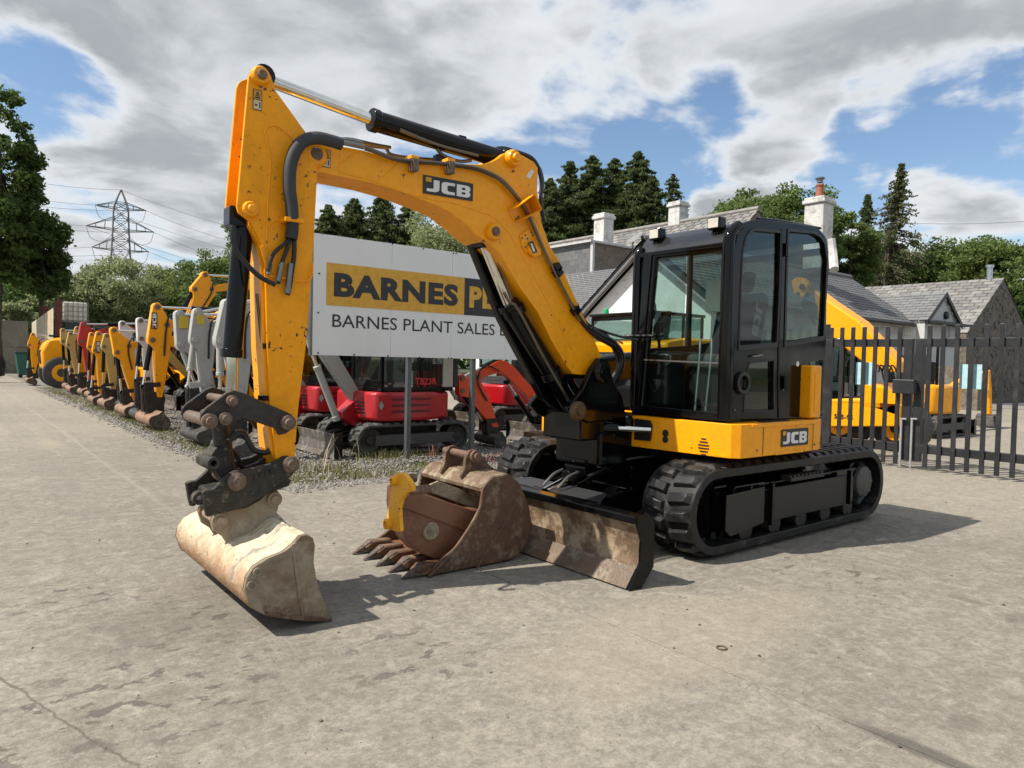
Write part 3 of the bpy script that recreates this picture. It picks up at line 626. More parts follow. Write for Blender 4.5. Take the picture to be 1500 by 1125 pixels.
# ---------------------------------------------------------------- pylon and wires
gal = flat('galvanised_lattice', (.17, .17, .18), .7, .2)
D_ = 215.0; pc = at(176, D_); 
PYL = thing('electricity_pylon', 'steel lattice electricity pylon on the skyline above the willow bush', 'pylon', (pc.x, pc.y, 0))
ax = Vector((ray(176, 500).y, -ray(176, 500).x, 0)).normalized()*-1
if ax.dot(RT) < 0: ax = -ax
dp = Vector((0, 0, 1)).cross(ax)
zt, z1_, z2_, z3_ = [zat(176, y, D_) for y in (278, 306, 337, 367)]
m_ = D_/1188*.95
_lv = .85
lev = [(0, 5.2), (z3_-16, 4.0), (z3_-8, 3.1), (z3_, 2.5), ((z2_+z3_)/2, 2.35), (z2_, 2.2), ((z1_+z2_)/2, 2.1), (z1_, 2.0), (z1_+1.6, 1.5), (zt, .10)]; lev = [(z, w*_lv) for z, w in lev]
def corner(z, w, i): s = ((-1, -1), (1, -1), (1, 1), (-1, 1))[i]; return Vector((pc.x, pc.y, z))+ax*w*s[0]+dp*w*s[1]
for i in range(4):
    b = MB()
    for (za, wa), (zb, wb) in zip(lev, lev[1:]): b.beam(corner(za, wa, i), corner(zb, wb, i), .26, .26)
    b.build('pylon_leg', gal, PYL)
b = MB()
for (za, wa), (zb, wb) in zip(lev, lev[1:]):
    for i in range(4):
        j = (i+1) % 4; b.beam(corner(za, wa, i), corner(zb, wb, j), .13, .13); b.beam(corner(za, wa, j), corner(zb, wb, i), .13, .13); b.beam(corner(zb, wb, i), corner(zb, wb, j), .13, .13)
tag(b.build('lattice_brace', gal, PYL), kind='stuff')
tips = []
for z, l_, r_ in ((z1_, 34, 34), (z2_, 45.5, 45), (z3_, 38, 38)):
    for s_, L_ in ((-1, l_), (1, r_)):
        tip = Vector((pc.x, pc.y, z+.3))+ax*s_*L_*m_; tips.append((tip, s_)); b = MB()
        for i in ((0, 3) if s_ < 0 else (1, 2)):
            wz, dz_ = (1.7, 3.2) if z < z1_-.1 else (1.5, 1.6); b.beam(corner(z, wz, i), tip, .2, .2); b.beam(corner(z+dz_, wz*.85, i), tip, .16, .16)
            for k in (1, 2):
                q0 = corner(z, wz, i).lerp(tip, k/3); q1 = corner(z+dz_, wz*.85, i).lerp(tip, k/3); b.beam(q0, q1, .1, .1)
        b.tube([tip+ax*s_*-7, tip+ax*s_*-4+Vector((0, 0, -3.5)), tip+ax*s_*-1+Vector((0, 0, -3.0)), tip], .06, 5)
        b.build('cross_arm', gal, PYL)
tips.append((Vector((pc.x, pc.y, zt)), 0))
wire_m = flat('wire_metal', (.2, .2, .2), .6)
names = ['upper left', 'upper right', 'middle left', 'middle right', 'lower left', 'lower right', 'top earth']
for (tip, s_), nm, (yr, yl) in zip(tips, names, ((372, 268), (360, 290), (402, 300), (392, 322), (425, 352), (415, 372), (338, 248))):
    a2 = at(400, 235); a2.z = zat(400, yr+8, 235); a1 = at(-60, 225); a1.z = zat(-60, yl-4, 225)
    set_org(tip)
    b = MB()
    for e in (a2, a1):
        pts = [tip.lerp(e, k/12)-Vector((0, 0, 3.5*4*(k/12)*(1-k/12)*.35)) for k in range(13)]; b.tube(pts, .045, 5, 0)
    b.build('power_cable', wire_m); tag(bpy.context.scene.objects[-1] if False else COL.objects[-1], f'overhead cable strung from the {nm} fixing point of the pylon', 'cable', 'cables on the pylon')
a1, a2 = at(1330, 90), at(1620, 60); a1.z = zat(1330, 328, 90); a2.z = zat(1620, 316, 60); set_org(a1)
b = MB().tube([a1, a1.lerp(a2, .5)-Vector((0, 0, .25)), a2], .022, 5).build('overhead_wire', wire_m); tag(b, 'thin telephone wire crossing the sky at the far right', 'wire')
# ---------------------------------------------------------------- buildings
slate_m = island_mat('slates', [(.16, .155, .15), (.21, .205, .20), (.26, .25, .235), (.18, .17, .16), (.13, .13, .135)], .7, bumpy=True)
slate_g = island_mat('even_grey_slates', [(.12, .125, .13), (.15, .152, .155), (.17, .17, .168), (.135, .138, .14)], .6)  # slates of a cooler, more even grey
tile_m = island_mat('grey_roof_tiles', [(.10, .103, .11), (.12, .122, .128), (.135, .136, .14), (.11, .11, .115)], .65)
white_r = rusty('white_render', (.82, .82, .81), (.78, .78, .77), (.84, .84, .83), .9, .8, .6)
white_old = rusty('flaking_limewash', (.50, .49, .47), (.36, .35, .33), (.62, .62, .60), .9, 1.6, .9, .40, .58)
stone_w = rusty('rubble_stone', (.17, .14, .11), (.12, .10, .08), (.26, .22, .17), .95, 3.5, .7)
black_t = flat('black_trim', (.014, .014, .016), .5)
def slates(parent, e0, e1, r0, r1, w, h, m, name='slates', jitter=1.):
    """real overlapping slates on the plane eave e0-e1 / ridge r0-r1"""
    e0, e1, r0, r1 = map(Vector, (e0, e1, r0, r1)); nrm = (e1-e0).cross(r0-e0).normalized()
    if nrm.z < 0: nrm = -nrm
    H = max((r0-e0).length, (r1-e1).length); nr = max(2, int(H/h)); V = []; F = []
    for k in range(nr):
        a0, a1 = e0.lerp(r0, k/nr), e1.lerp(r1, k/nr); t = min(1, (k+1.12)/nr); b0, b1 = e0.lerp(r0, t), e1.lerp(r1, t)
        nc = max(2, int((a1-a0).length/w)); sh = .5 if k % 2 else 0
        for c in range(nc+1):
            u0 = max(0, (c-sh)/nc+.0015); u1 = min(1, (c+1-sh)/nc-.0015)
            if u1 <= u0: continue
            z = nrm*(.018+RNG.random()*.010*jitter); o = len(V); th = nrm*-.012
            A, B, C_, D = a0.lerp(a1, u0)+z, a0.lerp(a1, u1)+z, b0.lerp(b1, u1)+nrm*.004, b0.lerp(b1, u0)+nrm*.004
            V += [A, B, C_, D, A+th*1.5, B+th*1.5]; F += [(o, o+1, o+2, o+3), (o+4, o+5, o+1, o)]
    b = MB(); b.add(V, F); o = b.build(name, m, parent); o['kind'] = 'stuff'; return o
def chimney(parent, name, base, z0, z1, w, d, m, pot=False):
    x, y = base; b = MB().box(x-w/2, x+w/2, y-d/2, y+d/2, z0, z1)
    c = b.build(name, m, parent, .03); MB().box(x-w/2-.07, x+w/2+.07, y-d/2-.07, y+d/2+.07, z1, z1+.14).box(x-w/2-.02, x+w/2+.02, y-d/2-.02, y+d/2+.02, z1+.14, z1+.24).build('chimney_cap', m, c, .03)
    if pot:
        MB().lathe((x, y, z1+.2), (0, 0, 1), [(0, .17), (.1, .15), (.45, .12), (.5, .15), (.55, .14)], 16).build('chimney_pot', flat('terracotta', (.30, .10, .06), .8), c, 0, True)
        MB().cyl((x, y, z1+.82), (x, y, z1+.95), .11, n=12).cyl((x, y, z1+.95), (x, y, z1+1.0), .17, n=12).build('pot_cowl', steel, c)
    return c
# --- white gabled house right behind the cab
HA = thing('white_house', 'white rendered house with black bargeboards and a tiled roof behind the cab', 'house', (-17, -13, 0))
GX = -17.0
ap = PX(945, 350, GX); el = PX(840, 468, GX); er = PX(1053, 439, GX)
sl = (ap.z-er.z)/(er.y-ap.y); yl = ap.y-(er.y-ap.y)*1.12; zl = ap.z-(ap.y-yl)*sl*1.04
rx2 = PY(1344, 475, er.y).x
AP, EL, ER = Vector((GX, ap.y, ap.z)), Vector((GX, yl, zl)), Vector((GX, er.y, er.z)); back = Vector((rx2-GX, 0, 0))
MB().prism([(GX-.15, yl+.25, 0), (GX-.15, er.y-.35, 0), (GX-.15, er.y-.35, er.z-.12+.12*sl), (GX-.15, ap.y, ap.z-.30), (GX-.15, yl+.25, zl-.12)], (-.3, 0, 0)).build('gable_wall', white_r, HA)
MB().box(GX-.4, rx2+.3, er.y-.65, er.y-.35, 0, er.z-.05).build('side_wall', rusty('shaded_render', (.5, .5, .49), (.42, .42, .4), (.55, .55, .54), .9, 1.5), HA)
MB().prism([(rx2+.5, yl+.3, 0), (rx2+.5, er.y-.4, 0), (rx2+.5, er.y-.4, er.z-.1), (rx2+.5, ap.y, ap.z-.32), (rx2+.5, yl+.3, zl-.1)], (-.25, 0, 0)).build('rear_wall', white_r, HA)
over = Vector((.10, 0, 0))
for a_, b_ in ((EL, AP), (ER, AP)):
    dn = Vector((0, 0, -.30)); MB().prism([a_+over, b_+over, b_+over+dn, a_+over+dn], (-.05, 0, 0)).build('bargeboard', black_t, HA, .004)
    MB().prism([a_+dn*.9, b_+dn*.9, b_+dn*.97, a_+dn*.97], (.22, 0, 0)).build('soffit', flat('grey_soffit', (.35, .35, .35), .8), HA)
slates(HA, ER+over, ER+back, AP+over, AP+back, .34, .20, tile_m, 'roof_tiles', .3); slates(HA, EL+over, EL+back, AP+over, AP+back, .34, .20, tile_m, 'roof_tiles', .3)
MB().prism([ER+over, AP+over, AP+back, ER+back], (0, 0, -.06)).prism([EL+over, AP+over, AP+back, EL+back], (0, 0, -.06)).build('roof_deck', black_t, HA)
MB().tube([ER+Vector((0, .06, -.08)), ER+back+Vector((0, .06, -.08))], .06, 8, 0).build('gutter', black_t, HA, 0, True)
MB().tube([AP+over+Vector((0, 0, .03)), AP+back+Vector((0, 0, .03))], .10, 8, 0).build('ridge_tiles', tile_m, HA, 0, True)
cb = PY(1200, 340, ap.y+1.0); ct = PY(1200, 300, ap.y+1.0)
chimney(HA, 'chimney', (ct.x, ct.y), ct.z-2.4, ct.z, .75, .75, white_old, True)
MB().tube([PY(1217, 350, ap.y+1.5), PY(1220, 372, ap.y+1.6), PY(1222, 395, ap.y+1.9)], .16, 8).build('chimney_flashing', white_old, HA, 0, True)
# satellite dish on the gable top
p = PX(928, 350, GX+.3); D1 = MB().tube([PX(927, 383, GX+.1), PX(927, 352, GX+.3)], .02).build('dish_mast', steel, HA)
MB().lathe(p, (.6, -.2, .75), [(0, .30), (.03, .26), (.05, .12), (.06, .001)], 20).build('satellite_dish', flat('dish_grey', (.2, .2, .2), .6), HA, 0, True)
for (y0_, z0_) in ((er.y-.5, 0),): pass
for k, q in enumerate(((1275, 500), (1305, 500), (1322, 500))):
    c = PY(q[0], q[1], er.y-.33); F_ = MB().box(c.x-.35, c.x+.35, c.y, c.y+.03, .9, 2.0).build('window', black_t, HA); MB().box(c.x-.28, c.x+.28, c.y+.031, c.y+.036, .98, 1.92).build('pane', flat('dark_pane', (.03, .035, .04), .1), F_)
# --- slate roofed cottage to the left
HB = thing('slate_cottage', 'old cottage with mossy slate roofs and two limewashed chimneys left of the white house', 'house', (-26, -27, 0))
RXB = -27.0
r0, r1 = PX(800, 359, RXB), PX(1000, 326, RXB); zr = (r0.z+r1.z)/2; r0.z = r1.z = zr
EXB = -22.4; ze = 4.1
e0, e1 = Vector((EXB, r0.y-1.5, ze)), Vector((EXB, r1.y+4, ze)); r0 = Vector((RXB, r0.y-1.5, zr)); r1 = Vector((RXB, r1.y+4, zr))
slates(HB, e0, e1, r0, r1, .42, .26, slate_m, 'roof_slates'); bk = Vector((-4.6*2, 0, 0))
slates(HB, e0+bk, e1+bk, r0, r1, .42, .26, slate_m, 'roof_slates')
MB().box(EXB-.3, RXB-4.3, e0.y+.3, e1.y-.3, 0, ze-.05).build('wall', white_r, HB); MB().prism([e0+Vector((0, .05, -.05)), r0+Vector((0, .05, -.06)), r0+Vector((-4.6, .05, ze-zr-.05))], (0, e1.y-e0.y-.1, 0)).build('roof_core', stone_w, HB)
MB().tube([r0+Vector((0, 0, .02)), r1+Vector((0, 0, .02))], .12, 8, 0).build('ridge_tiles', slate_m, HB, 0, True)
# lean-to tiled roof below and slate-hung dormer
la, lb = PX(825, 402, -20.5), PX(905, 394, -20.5)
l0 = Vector((-20.6, la.y-2.5, la.z)); l1 = Vector((-20.6, lb.y+1.6, la.z)); m0 = Vector((-17.6, la.y-2.5, la.z-2.3)); m1 = Vector((-17.6, lb.y+1.6, la.z-2.3))
slates(HB, m0, m1, l0, l1, .30, .15, tile_m, 'lean_to_tiles', .2); MB().prism([m0-Vector((0, 0, .06)), l0-Vector((0, 0, .06)), l0-Vector((0, 0, 2.3)), m0-Vector((0, 0, .1))], (0, l1.y-l0.y, 0)).box(-17.9, -22.6, l0.y+.2, l1.y-.2, 0, m0.z-.1).build('lean_to', white_r, HB)
d0, d1 = PX(812, 364, -21.2), PX(867, 398, -21.2)
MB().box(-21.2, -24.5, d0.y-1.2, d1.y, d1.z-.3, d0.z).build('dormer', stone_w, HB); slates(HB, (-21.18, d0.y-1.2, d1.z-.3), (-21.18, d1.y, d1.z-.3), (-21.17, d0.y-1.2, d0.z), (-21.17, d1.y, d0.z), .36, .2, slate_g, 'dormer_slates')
MB().box(-21.1, -21.22, d1.y-.02, d1.y+.12, d1.z-.3, d0.z).box(-21.0, -24.5, d0.y-1.3, d1.y+.1, d0.z, d0.z+.08).build('dormer_trim', flat('pale_trim', (.5, .5, .5), .7), HB)
c = PX(884, 345, -22.6); ct = PX(884, 322, -22.6); chimney(HB, 'chimney', (c.x, c.y), c.z-1.2, ct.z, .62, .62, white_old)
c = PX(993, 330, -27.2); ct = PX(993, 304, -27.2); chimney(HB, 'chimney', (c.x, c.y), c.z-1.6, ct.z, .66, .66, white_old)
# --- stone barn at the right
HC = thing('stone_barn', 'long stone building with old slate roof and dark gable at the right', 'house', (-38, -13, 0))
CXr = -40.0; zr = PX(1472, 407, CXr).z; yr_ = PX(1472, 407, CXr).y; yl_ = PX(1262, 418, CXr).y-3
ex = -35.6; ze = PX(1455, 487, ex).z; ye = yr_
R0, R1, E0_, E1_ = Vector((CXr, yl_, zr)), Vector((CXr, yr_, zr)), Vector((ex, yl_, ze)), Vector((ex, yr_, ze))
slates(HC, E0_, E1_, R0, R1, .5, .3, slate_m, 'roof_slates'); MB().prism([E1_+Vector((0, -.05, -.05)), R1+Vector((0, -.05, -.07)), Vector((CXr-4.4, yr_-.05, ze-.05)), Vector((CXr-4.4, yr_-.05, 0)), Vector((ex-.2, yr_-.05, 0))], (0, yl_-yr_, 0)).build('wall', stone_w, HC)
slates(HC, E0_+Vector((-8.8, 0, 0)), E1_+Vector((-8.8, 0, 0)), R0, R1, .5, .3, slate_m, 'roof_slates')
f = PX(1449, 407, CXr); MB().cyl((f.x, f.y, f.z-.4), (f.x, f.y, f.z+.5), .14, n=14).cyl((f.x, f.y, f.z+.5), (f.x, f.y, f.z+.62), .19, n=14).build('flue_pipe', flat('flue_steel', (.5, .52, .55), .3, .9), HC, 0, True)
# coursed rubble on the dark gable: proud stones
b = MB()
for k in range(260):
    y_ = 0; xx = RNG.uniform(CXr-4.2, ex-.3); zz = RNG.uniform(.3, zr-.4); lim = zr-abs(xx-CXr)*(zr-ze)/4.4-.25
    if zz > lim: continue
    w_ = RNG.uniform(.10, .26); h_ = RNG.uniform(.06, .12); b.box(xx-w_, xx+w_, yr_-.05, yr_-.03+RNG.random()*.03, zz-h_, zz+h_)
tag(b.build('wall_stones', stone_w, HC), kind='stuff')
# --- porch wing
HP = thing('porch_wing', 'small white gabled wing with black bargeboards and a round lamp near the gate', 'building', (-33, -11, 0))
py_ = PX(1386, 428, -31.5); PYY = py_.y; aa = Vector((-31.5, PYY, py_.z))
lft = PY(1356, 474, PYY); rgt = PY(1408, 470, PYY); half = (abs(lft.x-aa.x)+abs(rgt.x-aa.x))/2; zz = (lft.z+rgt.z)/2
La, Ra = Vector((aa.x+half, PYY, zz)), Vector((aa.x-half, PYY, zz)); dv = Vector((0, -4.5, 0))
MB().prism([La+Vector((-.1, -.1, -zz)), La+Vector((-.1, -.1, 0)), aa+Vector((0, -.1, -.15)), Ra+Vector((.1, -.1, 0)), Ra+Vector((.1, -.1, -zz))], (0, -.3, 0)).build('gable_wall', flat('shade_grey_render', (.50, .50, .50), .9), HP)  # shade on the white gable put into a greyer render colour
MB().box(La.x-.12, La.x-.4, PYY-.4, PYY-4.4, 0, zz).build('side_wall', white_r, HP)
for a_, b_ in ((La, aa), (Ra, aa)): MB().prism([a_, b_, b_+Vector((0, 0, -.18)), a_+Vector((0, 0, -.18))], (0, .05, 0)).build('bargeboard', black_t, HP)
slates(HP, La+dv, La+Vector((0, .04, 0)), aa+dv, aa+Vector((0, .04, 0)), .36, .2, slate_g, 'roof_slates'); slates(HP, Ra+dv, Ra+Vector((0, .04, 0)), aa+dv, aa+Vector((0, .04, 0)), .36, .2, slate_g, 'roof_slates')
c = PY(1386, 462, PYY-.05); MB().lathe(c+Vector((0, -.02, 0)), (0, 1, 0), [(0, .16), (.06, .16), (.1, .12), (.12, .001)], 18).build('wall_lamp', black_t, HP, 0, True)
MB().box(La.x-.1, Ra.x+.1, PYY-.08, PYY+.35, zz-.12, zz-.02).build('porch_canopy', black_t, HP)
c = PY(1395, 490, PYY-.08); MB().box(c.x-.5, c.x+.4, PYY-.1, PYY-.04, c.z-.5, c.z+.35).build('shutter', flat('grey_shutter', (.4, .4, .4), .6), HP)
sk_ = PX(1321, 448, -33); MB().beam(sk_+Vector((.5, .1, -.4)), sk_+Vector((-.2, .1, .25)), .12, .06).build('skylight_bar', black_t, HP)
# dark doorway and boundary wall between house and barn
set_org((-30, -12, 0)); tag(MB().box(-29.5, -29.9, -13.5, -9.6, 0, 1.6).build('garden_wall', stone_w), 'low rubble stone wall in front of the barn', 'wall')
# ---------------------------------------------------------------- far left corner of the yard
set_org((1, -53.3, 0))
W = thing('concrete_wall', 'tall grey concrete panel wall closing the far left corner of the yard', 'wall', (0, -53.3, 0))
pw = rusty('precast_concrete', (.20, .19, .17), (.16, .15, .135), (.26, .25, .225), .9, .7, .7)
for j in range(2):
    for i in range(7): MB().box(-4.1+i*2.4, -4.1+i*2.4+2.38, -53.4, -53.2, j*1.62, j*1.62+1.6).build('wall_panel', pw, W, .01)
TW = thing('timber_screen', 'pale upright board screen beside the concrete wall', 'fence', (-4.3, -48, 0))
bd = [rusty('pale_board', (.52, .46, .34), (.46, .38, .27), (.6, .55, .44), .8, 1.5), rusty('warm_board', (.48, .38, .23), (.42, .32, .2), (.55, .46, .32), .8, 1.5)]
for i in range(22): MB().box(-4.32+RNG.random()*.01, -4.28, -53.1+i*.5, -53.1+i*.5+.48, 0, 3.15+.02*i).build('board', bd[1 if i > 13 and i % 3 else 0], TW)
redp = rusty('red_oxide_post', (.12, .02, .016), (.09, .02, .016), (.16, .05, .03), .7, 3)
for (q, yy, z_, lab) in (((86, 440), -41.8, None, 'nearer tall red steel post at the end of the board screen'), ((66, 448), -47.5, None, 'farther red steel post rising behind the board screen')):
    p = PY(q[0], q[1], yy); set_org((p.x, yy, 0)); tag(MB().box(p.x-.14, p.x+.14, yy-.13, yy-.11, 0, p.z).box(p.x-.14, p.x+.14, yy+.11, yy+.13, 0, p.z).box(p.x-.012, p.x+.012, yy-.11, yy+.11, 0, p.z).build('steel_post', redp), lab, 'post', 'red steel posts')
# container carrying a water tank
SC = thing('storage_container', 'dark green storage container under the caged water tank', 'container', (-6.2, -43.2, 0))
MB().box(-4.75, -7.4, -44.6, -42.0, .05, 2.9).build('container_body', flat('dark_green', (.012, .03, .022), .5), SC, .02)
b = MB()
for i in range(14): b.box(-4.70, -4.76, -44.5+i*.18, -44.5+i*.18+.09, .2, 2.75)
tag(b.build('container_rib', flat('dark_green', 0), SC), kind='stuff')
a = PY(92, 441, -42.2); b_ = PY(129, 470, -42.2)
IB = thing('water_tank', 'white caged water tank standing on the container at the far left', 'tank', ((a.x+b_.x)/2, -42.8, 2.9))
MB().box(a.x-.03, b_.x+.03, -42.22, -43.2, 2.98, a.z-.02).build('tank_body', flat('tank_plastic', (.62, .60, .50), .5), IB, .06, True, seg=3)
b = MB()
for k in range(6):
    x = a.x+(b_.x-a.x)*k/5; b.box(x-.012, x+.012, -42.19, -42.165, 2.95, a.z); 
for k in range(5):
    z = 2.97+(a.z-2.97)*k/4; b.box(a.x, b_.x, -42.19, -42.165, z-.012, z+.012).box(a.x+.01, a.x+.035, -42.18, -43.2, z-.012, z+.012)
b.build('cage', steel, IB); MB().box(a.x, b_.x, -42.2, -43.2, 2.905, 2.98).build('pallet', steel, IB)
# wheelie bins
for k, (q, lab) in enumerate((((41, 512), 'dark green wheeled bin, left one at the foot of the wall'), ((58, 511), 'dark green wheeled bin, right one partly behind the yellow dipper'))):
    p = PY(q[0], q[1], -44.6); x = p.x; BI = thing('wheeled_bin', lab, 'bin', (x, -44.6, 0), 'green wheeled bins')
    MB().add([(x+.42, -44.2, .15), (x-.42, -44.2, .15), (x-.42, -45.0, .15), (x+.42, -45.0, .15), (x+.56, -44.05, 1.25), (x-.56, -44.05, 1.25), (x-.56, -45.15, 1.25), (x+.56, -45.15, 1.25)], [(0, 1, 2, 3), (4, 7, 6, 5), (0, 4, 5, 1), (1, 5, 6, 2), (2, 6, 7, 3), (3, 7, 4, 0)]).build('bin_body', flat('bin_green', (.01, .09, .07), .45), BI, .03)
    MB().box(x-.6, x+.6, -45.2, -44.0, 1.26, 1.36).build('bin_lid', flat('bin_lid_green', (.008, .05, .04), .4), BI, .04)
    for s_ in (-.35, .35): MB().cyl((x+s_, -44.15, .1), (x+s_, -44.22, .1), .1, n=14).build('wheel', hose_m, BI)
# big tyre at the very edge
c = PY(-22, 533, -38.0); TY = thing('tractor_tyre', 'big black tractor tyre cut off by the left edge of the photo', 'tyre', (c.x, -38, 0))
MB().lathe((c.x, -38.2, .72), (0, 1, 0), [(0, .35), (0, .60), (.05, .70), (.35, .70), (.4, .60), (.4, .35)], 32).build('tyre_carcass', rubber, TY, 0, True)
b = MB()
for k in range(22):
    a_ = 2*math.pi*k/22
    for s_ in (-1, 1): b.obox((c.x+.71*math.cos(a_+s_*.07), -38+s_*.1, .72+.71*math.sin(a_+s_*.07)), Vector((-math.sin(a_), 0, math.cos(a_)))*.03, Vector((0, .11, 0)), Vector((math.cos(a_), 0, math.sin(a_)))*.03)
b.build('tread_lugs', rubber, TY)
# ---------------------------------------------------------------- tracks
def belt_path(x0, x1, zc, r, t):
    """t metres along the outer loop -> point (x, z), tangent, normal"""
    L = abs(x1-x0); P = 2*L+2*math.pi*r; t %= P
    if t < L: return (x1+t, zc+r), (1, 0), (0, 1)
    t -= L
    if t < math.pi*r:
        a = t/r; return (x0+r*math.sin(a), zc+r*math.cos(a)), (math.cos(a), -math.sin(a)), (math.sin(a), math.cos(a))
    t -= math.pi*r
    if t < L: return (x0-t, zc-r), (-1, 0), (0, -1)
    t -= L; a = t/r
    return (x1-r*math.sin(a), zc-r*math.cos(a)), (-math.cos(a), math.sin(a)), (-math.sin(a), -math.cos(a))
def belt(name, x0, x1, yc, w, r, zc, m, parent, nlug, lugh=.045, th=.035, chevron=.35, inner=True):
    """x0 front wheel centre, x1 rear wheel centre, r = radius to the lug tops"""
    b = MB(); rb = r-lugh; P = 2*abs(x1-x0)+2*math.pi*rb; n = max(48, nlug*2)
    loop = [belt_path(x0, x1, zc, rb, P*i/n) for i in range(n)]
    V = []
    for (x, z), tt, nn in loop:
        V += [(x, yc-w/2, z), (x, yc+w/2, z), (x-nn[0]*th, yc+w/2, z-nn[1]*th), (x-nn[0]*th, yc-w/2, z-nn[1]*th)]
    F = []
    for i in range(n):
        j = (i+1) % n
        for k in range(4):
            l = (k+1) % 4; F.append((4*i+k, 4*i+l, 4*j+l, 4*j+k))
    b.add(V, F); pitch = P/nlug
    for i in range(nlug):
        for side in (-1, 1):
            t = pitch*(i+(.5 if side > 0 else 0)); (x, z), tt, nn = belt_path(x0, x1, zc, rb, t)
            T = Vector((tt[0], 0, tt[1])); N_ = Vector((nn[0], 0, nn[1])); Yv = Vector((0, side, 0)); c = Vector((x, yc, z))
            a, g = pitch*.34, pitch*.24; W0, W1 = w*.035, w*.455; sk = pitch*chevron
            def q(tq, wq, hq): return c+T*tq+Yv*wq+N_*hq
            P8 = [q(-a, W0, -.004), q(a, W0, -.004), q(a-sk*.5, W1, -.004), q(-a-sk*.5, W1, -.004),
                  q(-g, W0+.012, lugh), q(g, W0+.012, lugh), q(g-sk*.5, W1-.035, lugh*.85), q(-g-sk*.5, W1-.035, lugh*.85)]
            f = [(0, 3, 2, 1), (4, 5, 6, 7), (0, 1, 5, 4), (1, 2, 6, 5), (2, 3, 7, 6), (3, 0, 4, 7)]
            if T.cross(Yv).dot(N_) < 0: f = [x_[::-1] for x_ in f]
            b.add(P8, f)
            if inner:   # guide horn on the inside
                ci = c-N_*(th+.02); b.obox(ci+Yv*w*.09, T*pitch*.22, Yv*w*.035, N_*.03)
    return b.build(name, m, parent, .004 if inner else 0, True, seg=1)
def wheel_disc(name, c, r, w, m, parent, hub=.3, dish=.02):
    c = Vector(c)
    o = MB().lathe(c, (0, 1, 0), [(-w/2, r*.9), (-w/2+.01, r), (w/2-.01, r), (w/2, r*.92), (w/2-dish, r*.72), (w/2-dish, r*.42), (w/2+.01, r*.36), (w/2+.012, r*hub*.6)], 28).build(name, m, parent, 0, True)
    return o
# ================================================================= THE BIG EXCAVATOR
EX = thing('excavator', 'large yellow excavator with black cab parked on the concrete in the foreground', 'excavator', (-5.4, -4.15, 0))
TX0, TX1 = -4.36, -6.68
def ex_track(yc, near):
    t = belt('rubber_track', TX0, TX1, yc, .45, .345, .345, rubber, EX, 50, .034, .062)
    s = 1 if near else -1
    yo = yc+.17*s     # outer side of the frame
    fr = MB()
    fr.box(TX1+.25, TX0-.18, yo-.06*s-.12, yo-.06*s+.10, .20, .44)
    fr.box(TX0-.5, TX0-.14, yc-.09, yc+.09, .2, .5)
    fr.box(TX1+.1, TX0-.3, yc-.16, yc+.16, .25, .50)
    f = fr.build('track_frame', black_p, t, .012)
    MB().prism([(TX0-.60, yo+.045*s, .20), (TX0-.16, yo+.045*s, .15), (TX0-.10, yo+.045*s, .20), (TX0-.10, yo+.045*s, .46), (TX0-.60, yo+.045*s, .48)], (0, .010*s, 0)).build('cover_plate', flat('frame_grey_black', (.013, .0125, .0115), .5), t, .004)
    MB().box(TX1+.42, TX0-.72, yo+.045*s, yo+.058*s, .20, .46).build('side_plate', flat('frame_grey_black', (.013, .0125, .0115), .5), t, .004)
    MB().box(TX0-.70, TX0-.67, yo+.04*s, yo+.08*s, .17, .50).box(TX1+.36, TX1+.39, yo+.04*s, yo+.08*s, .2, .5).build('plate_rib', black_p, t, .003)
    st = MB(); st.box(TX0-1.4, TX0-.88, yo+.02*s, yo+.11*s, .50, .53)
    for k in range(9): st.box(TX0-1.39+k*.06, TX0-1.355+k*.06, yo+.02*s, yo+.10*s, .53, .545)
    st.build('step_plate', black_d, t, .002)
    for k in range(5):
        x = TX0-.42-k*.40
        MB().lathe((x, yc, .155), (0, 1, 0), [(-.19, .05), (-.185, .085), (-.1, .09), (-.09, .07), (.09, .07), (.1, .09), (.185, .085), (.19, .05)], 18).build('track_roller', black_d, t, 0, True)
    wheel_disc('idler_wheel', (TX0, yc-.03*s, .345), .235, .20, black_p, t)
    sp = wheel_disc('drive_sprocket', (TX1, yc, .345), .225, .26, black_p, t)
    MB().lathe((TX1, yc+.15*s, .36), (0, s, 0), [(0, .15), (.035, .145), (.05, .12), (.052, .0001)], 28).build('sprocket_cap', flat('cap_grey', (.07, .068, .063), .55), t, 0, True)
    mb = MB()
    for k in range(8):
        a = 2*math.pi*k/8; mb.cyl((TX1+.12*math.cos(a), yc+.18*s, .36+.12*math.sin(a)), (TX1+.12*math.cos(a), yc+.2*s, .36+.12*math.sin(a)), .012, n=6)
    mb.build('wheel_bolts', steel, t)
    # chain links hanging under the frame
    ch = MB()
    for k in range(34):
        x = TX1+.05+k*.068; ch.box(x, x+.045, yo-.03*s-.02, yo-.03*s+.02, .055, .095)
    ch.build('chain_links', black_d, t)
ex_track(-3.255, True); ex_track(-5.035, False)
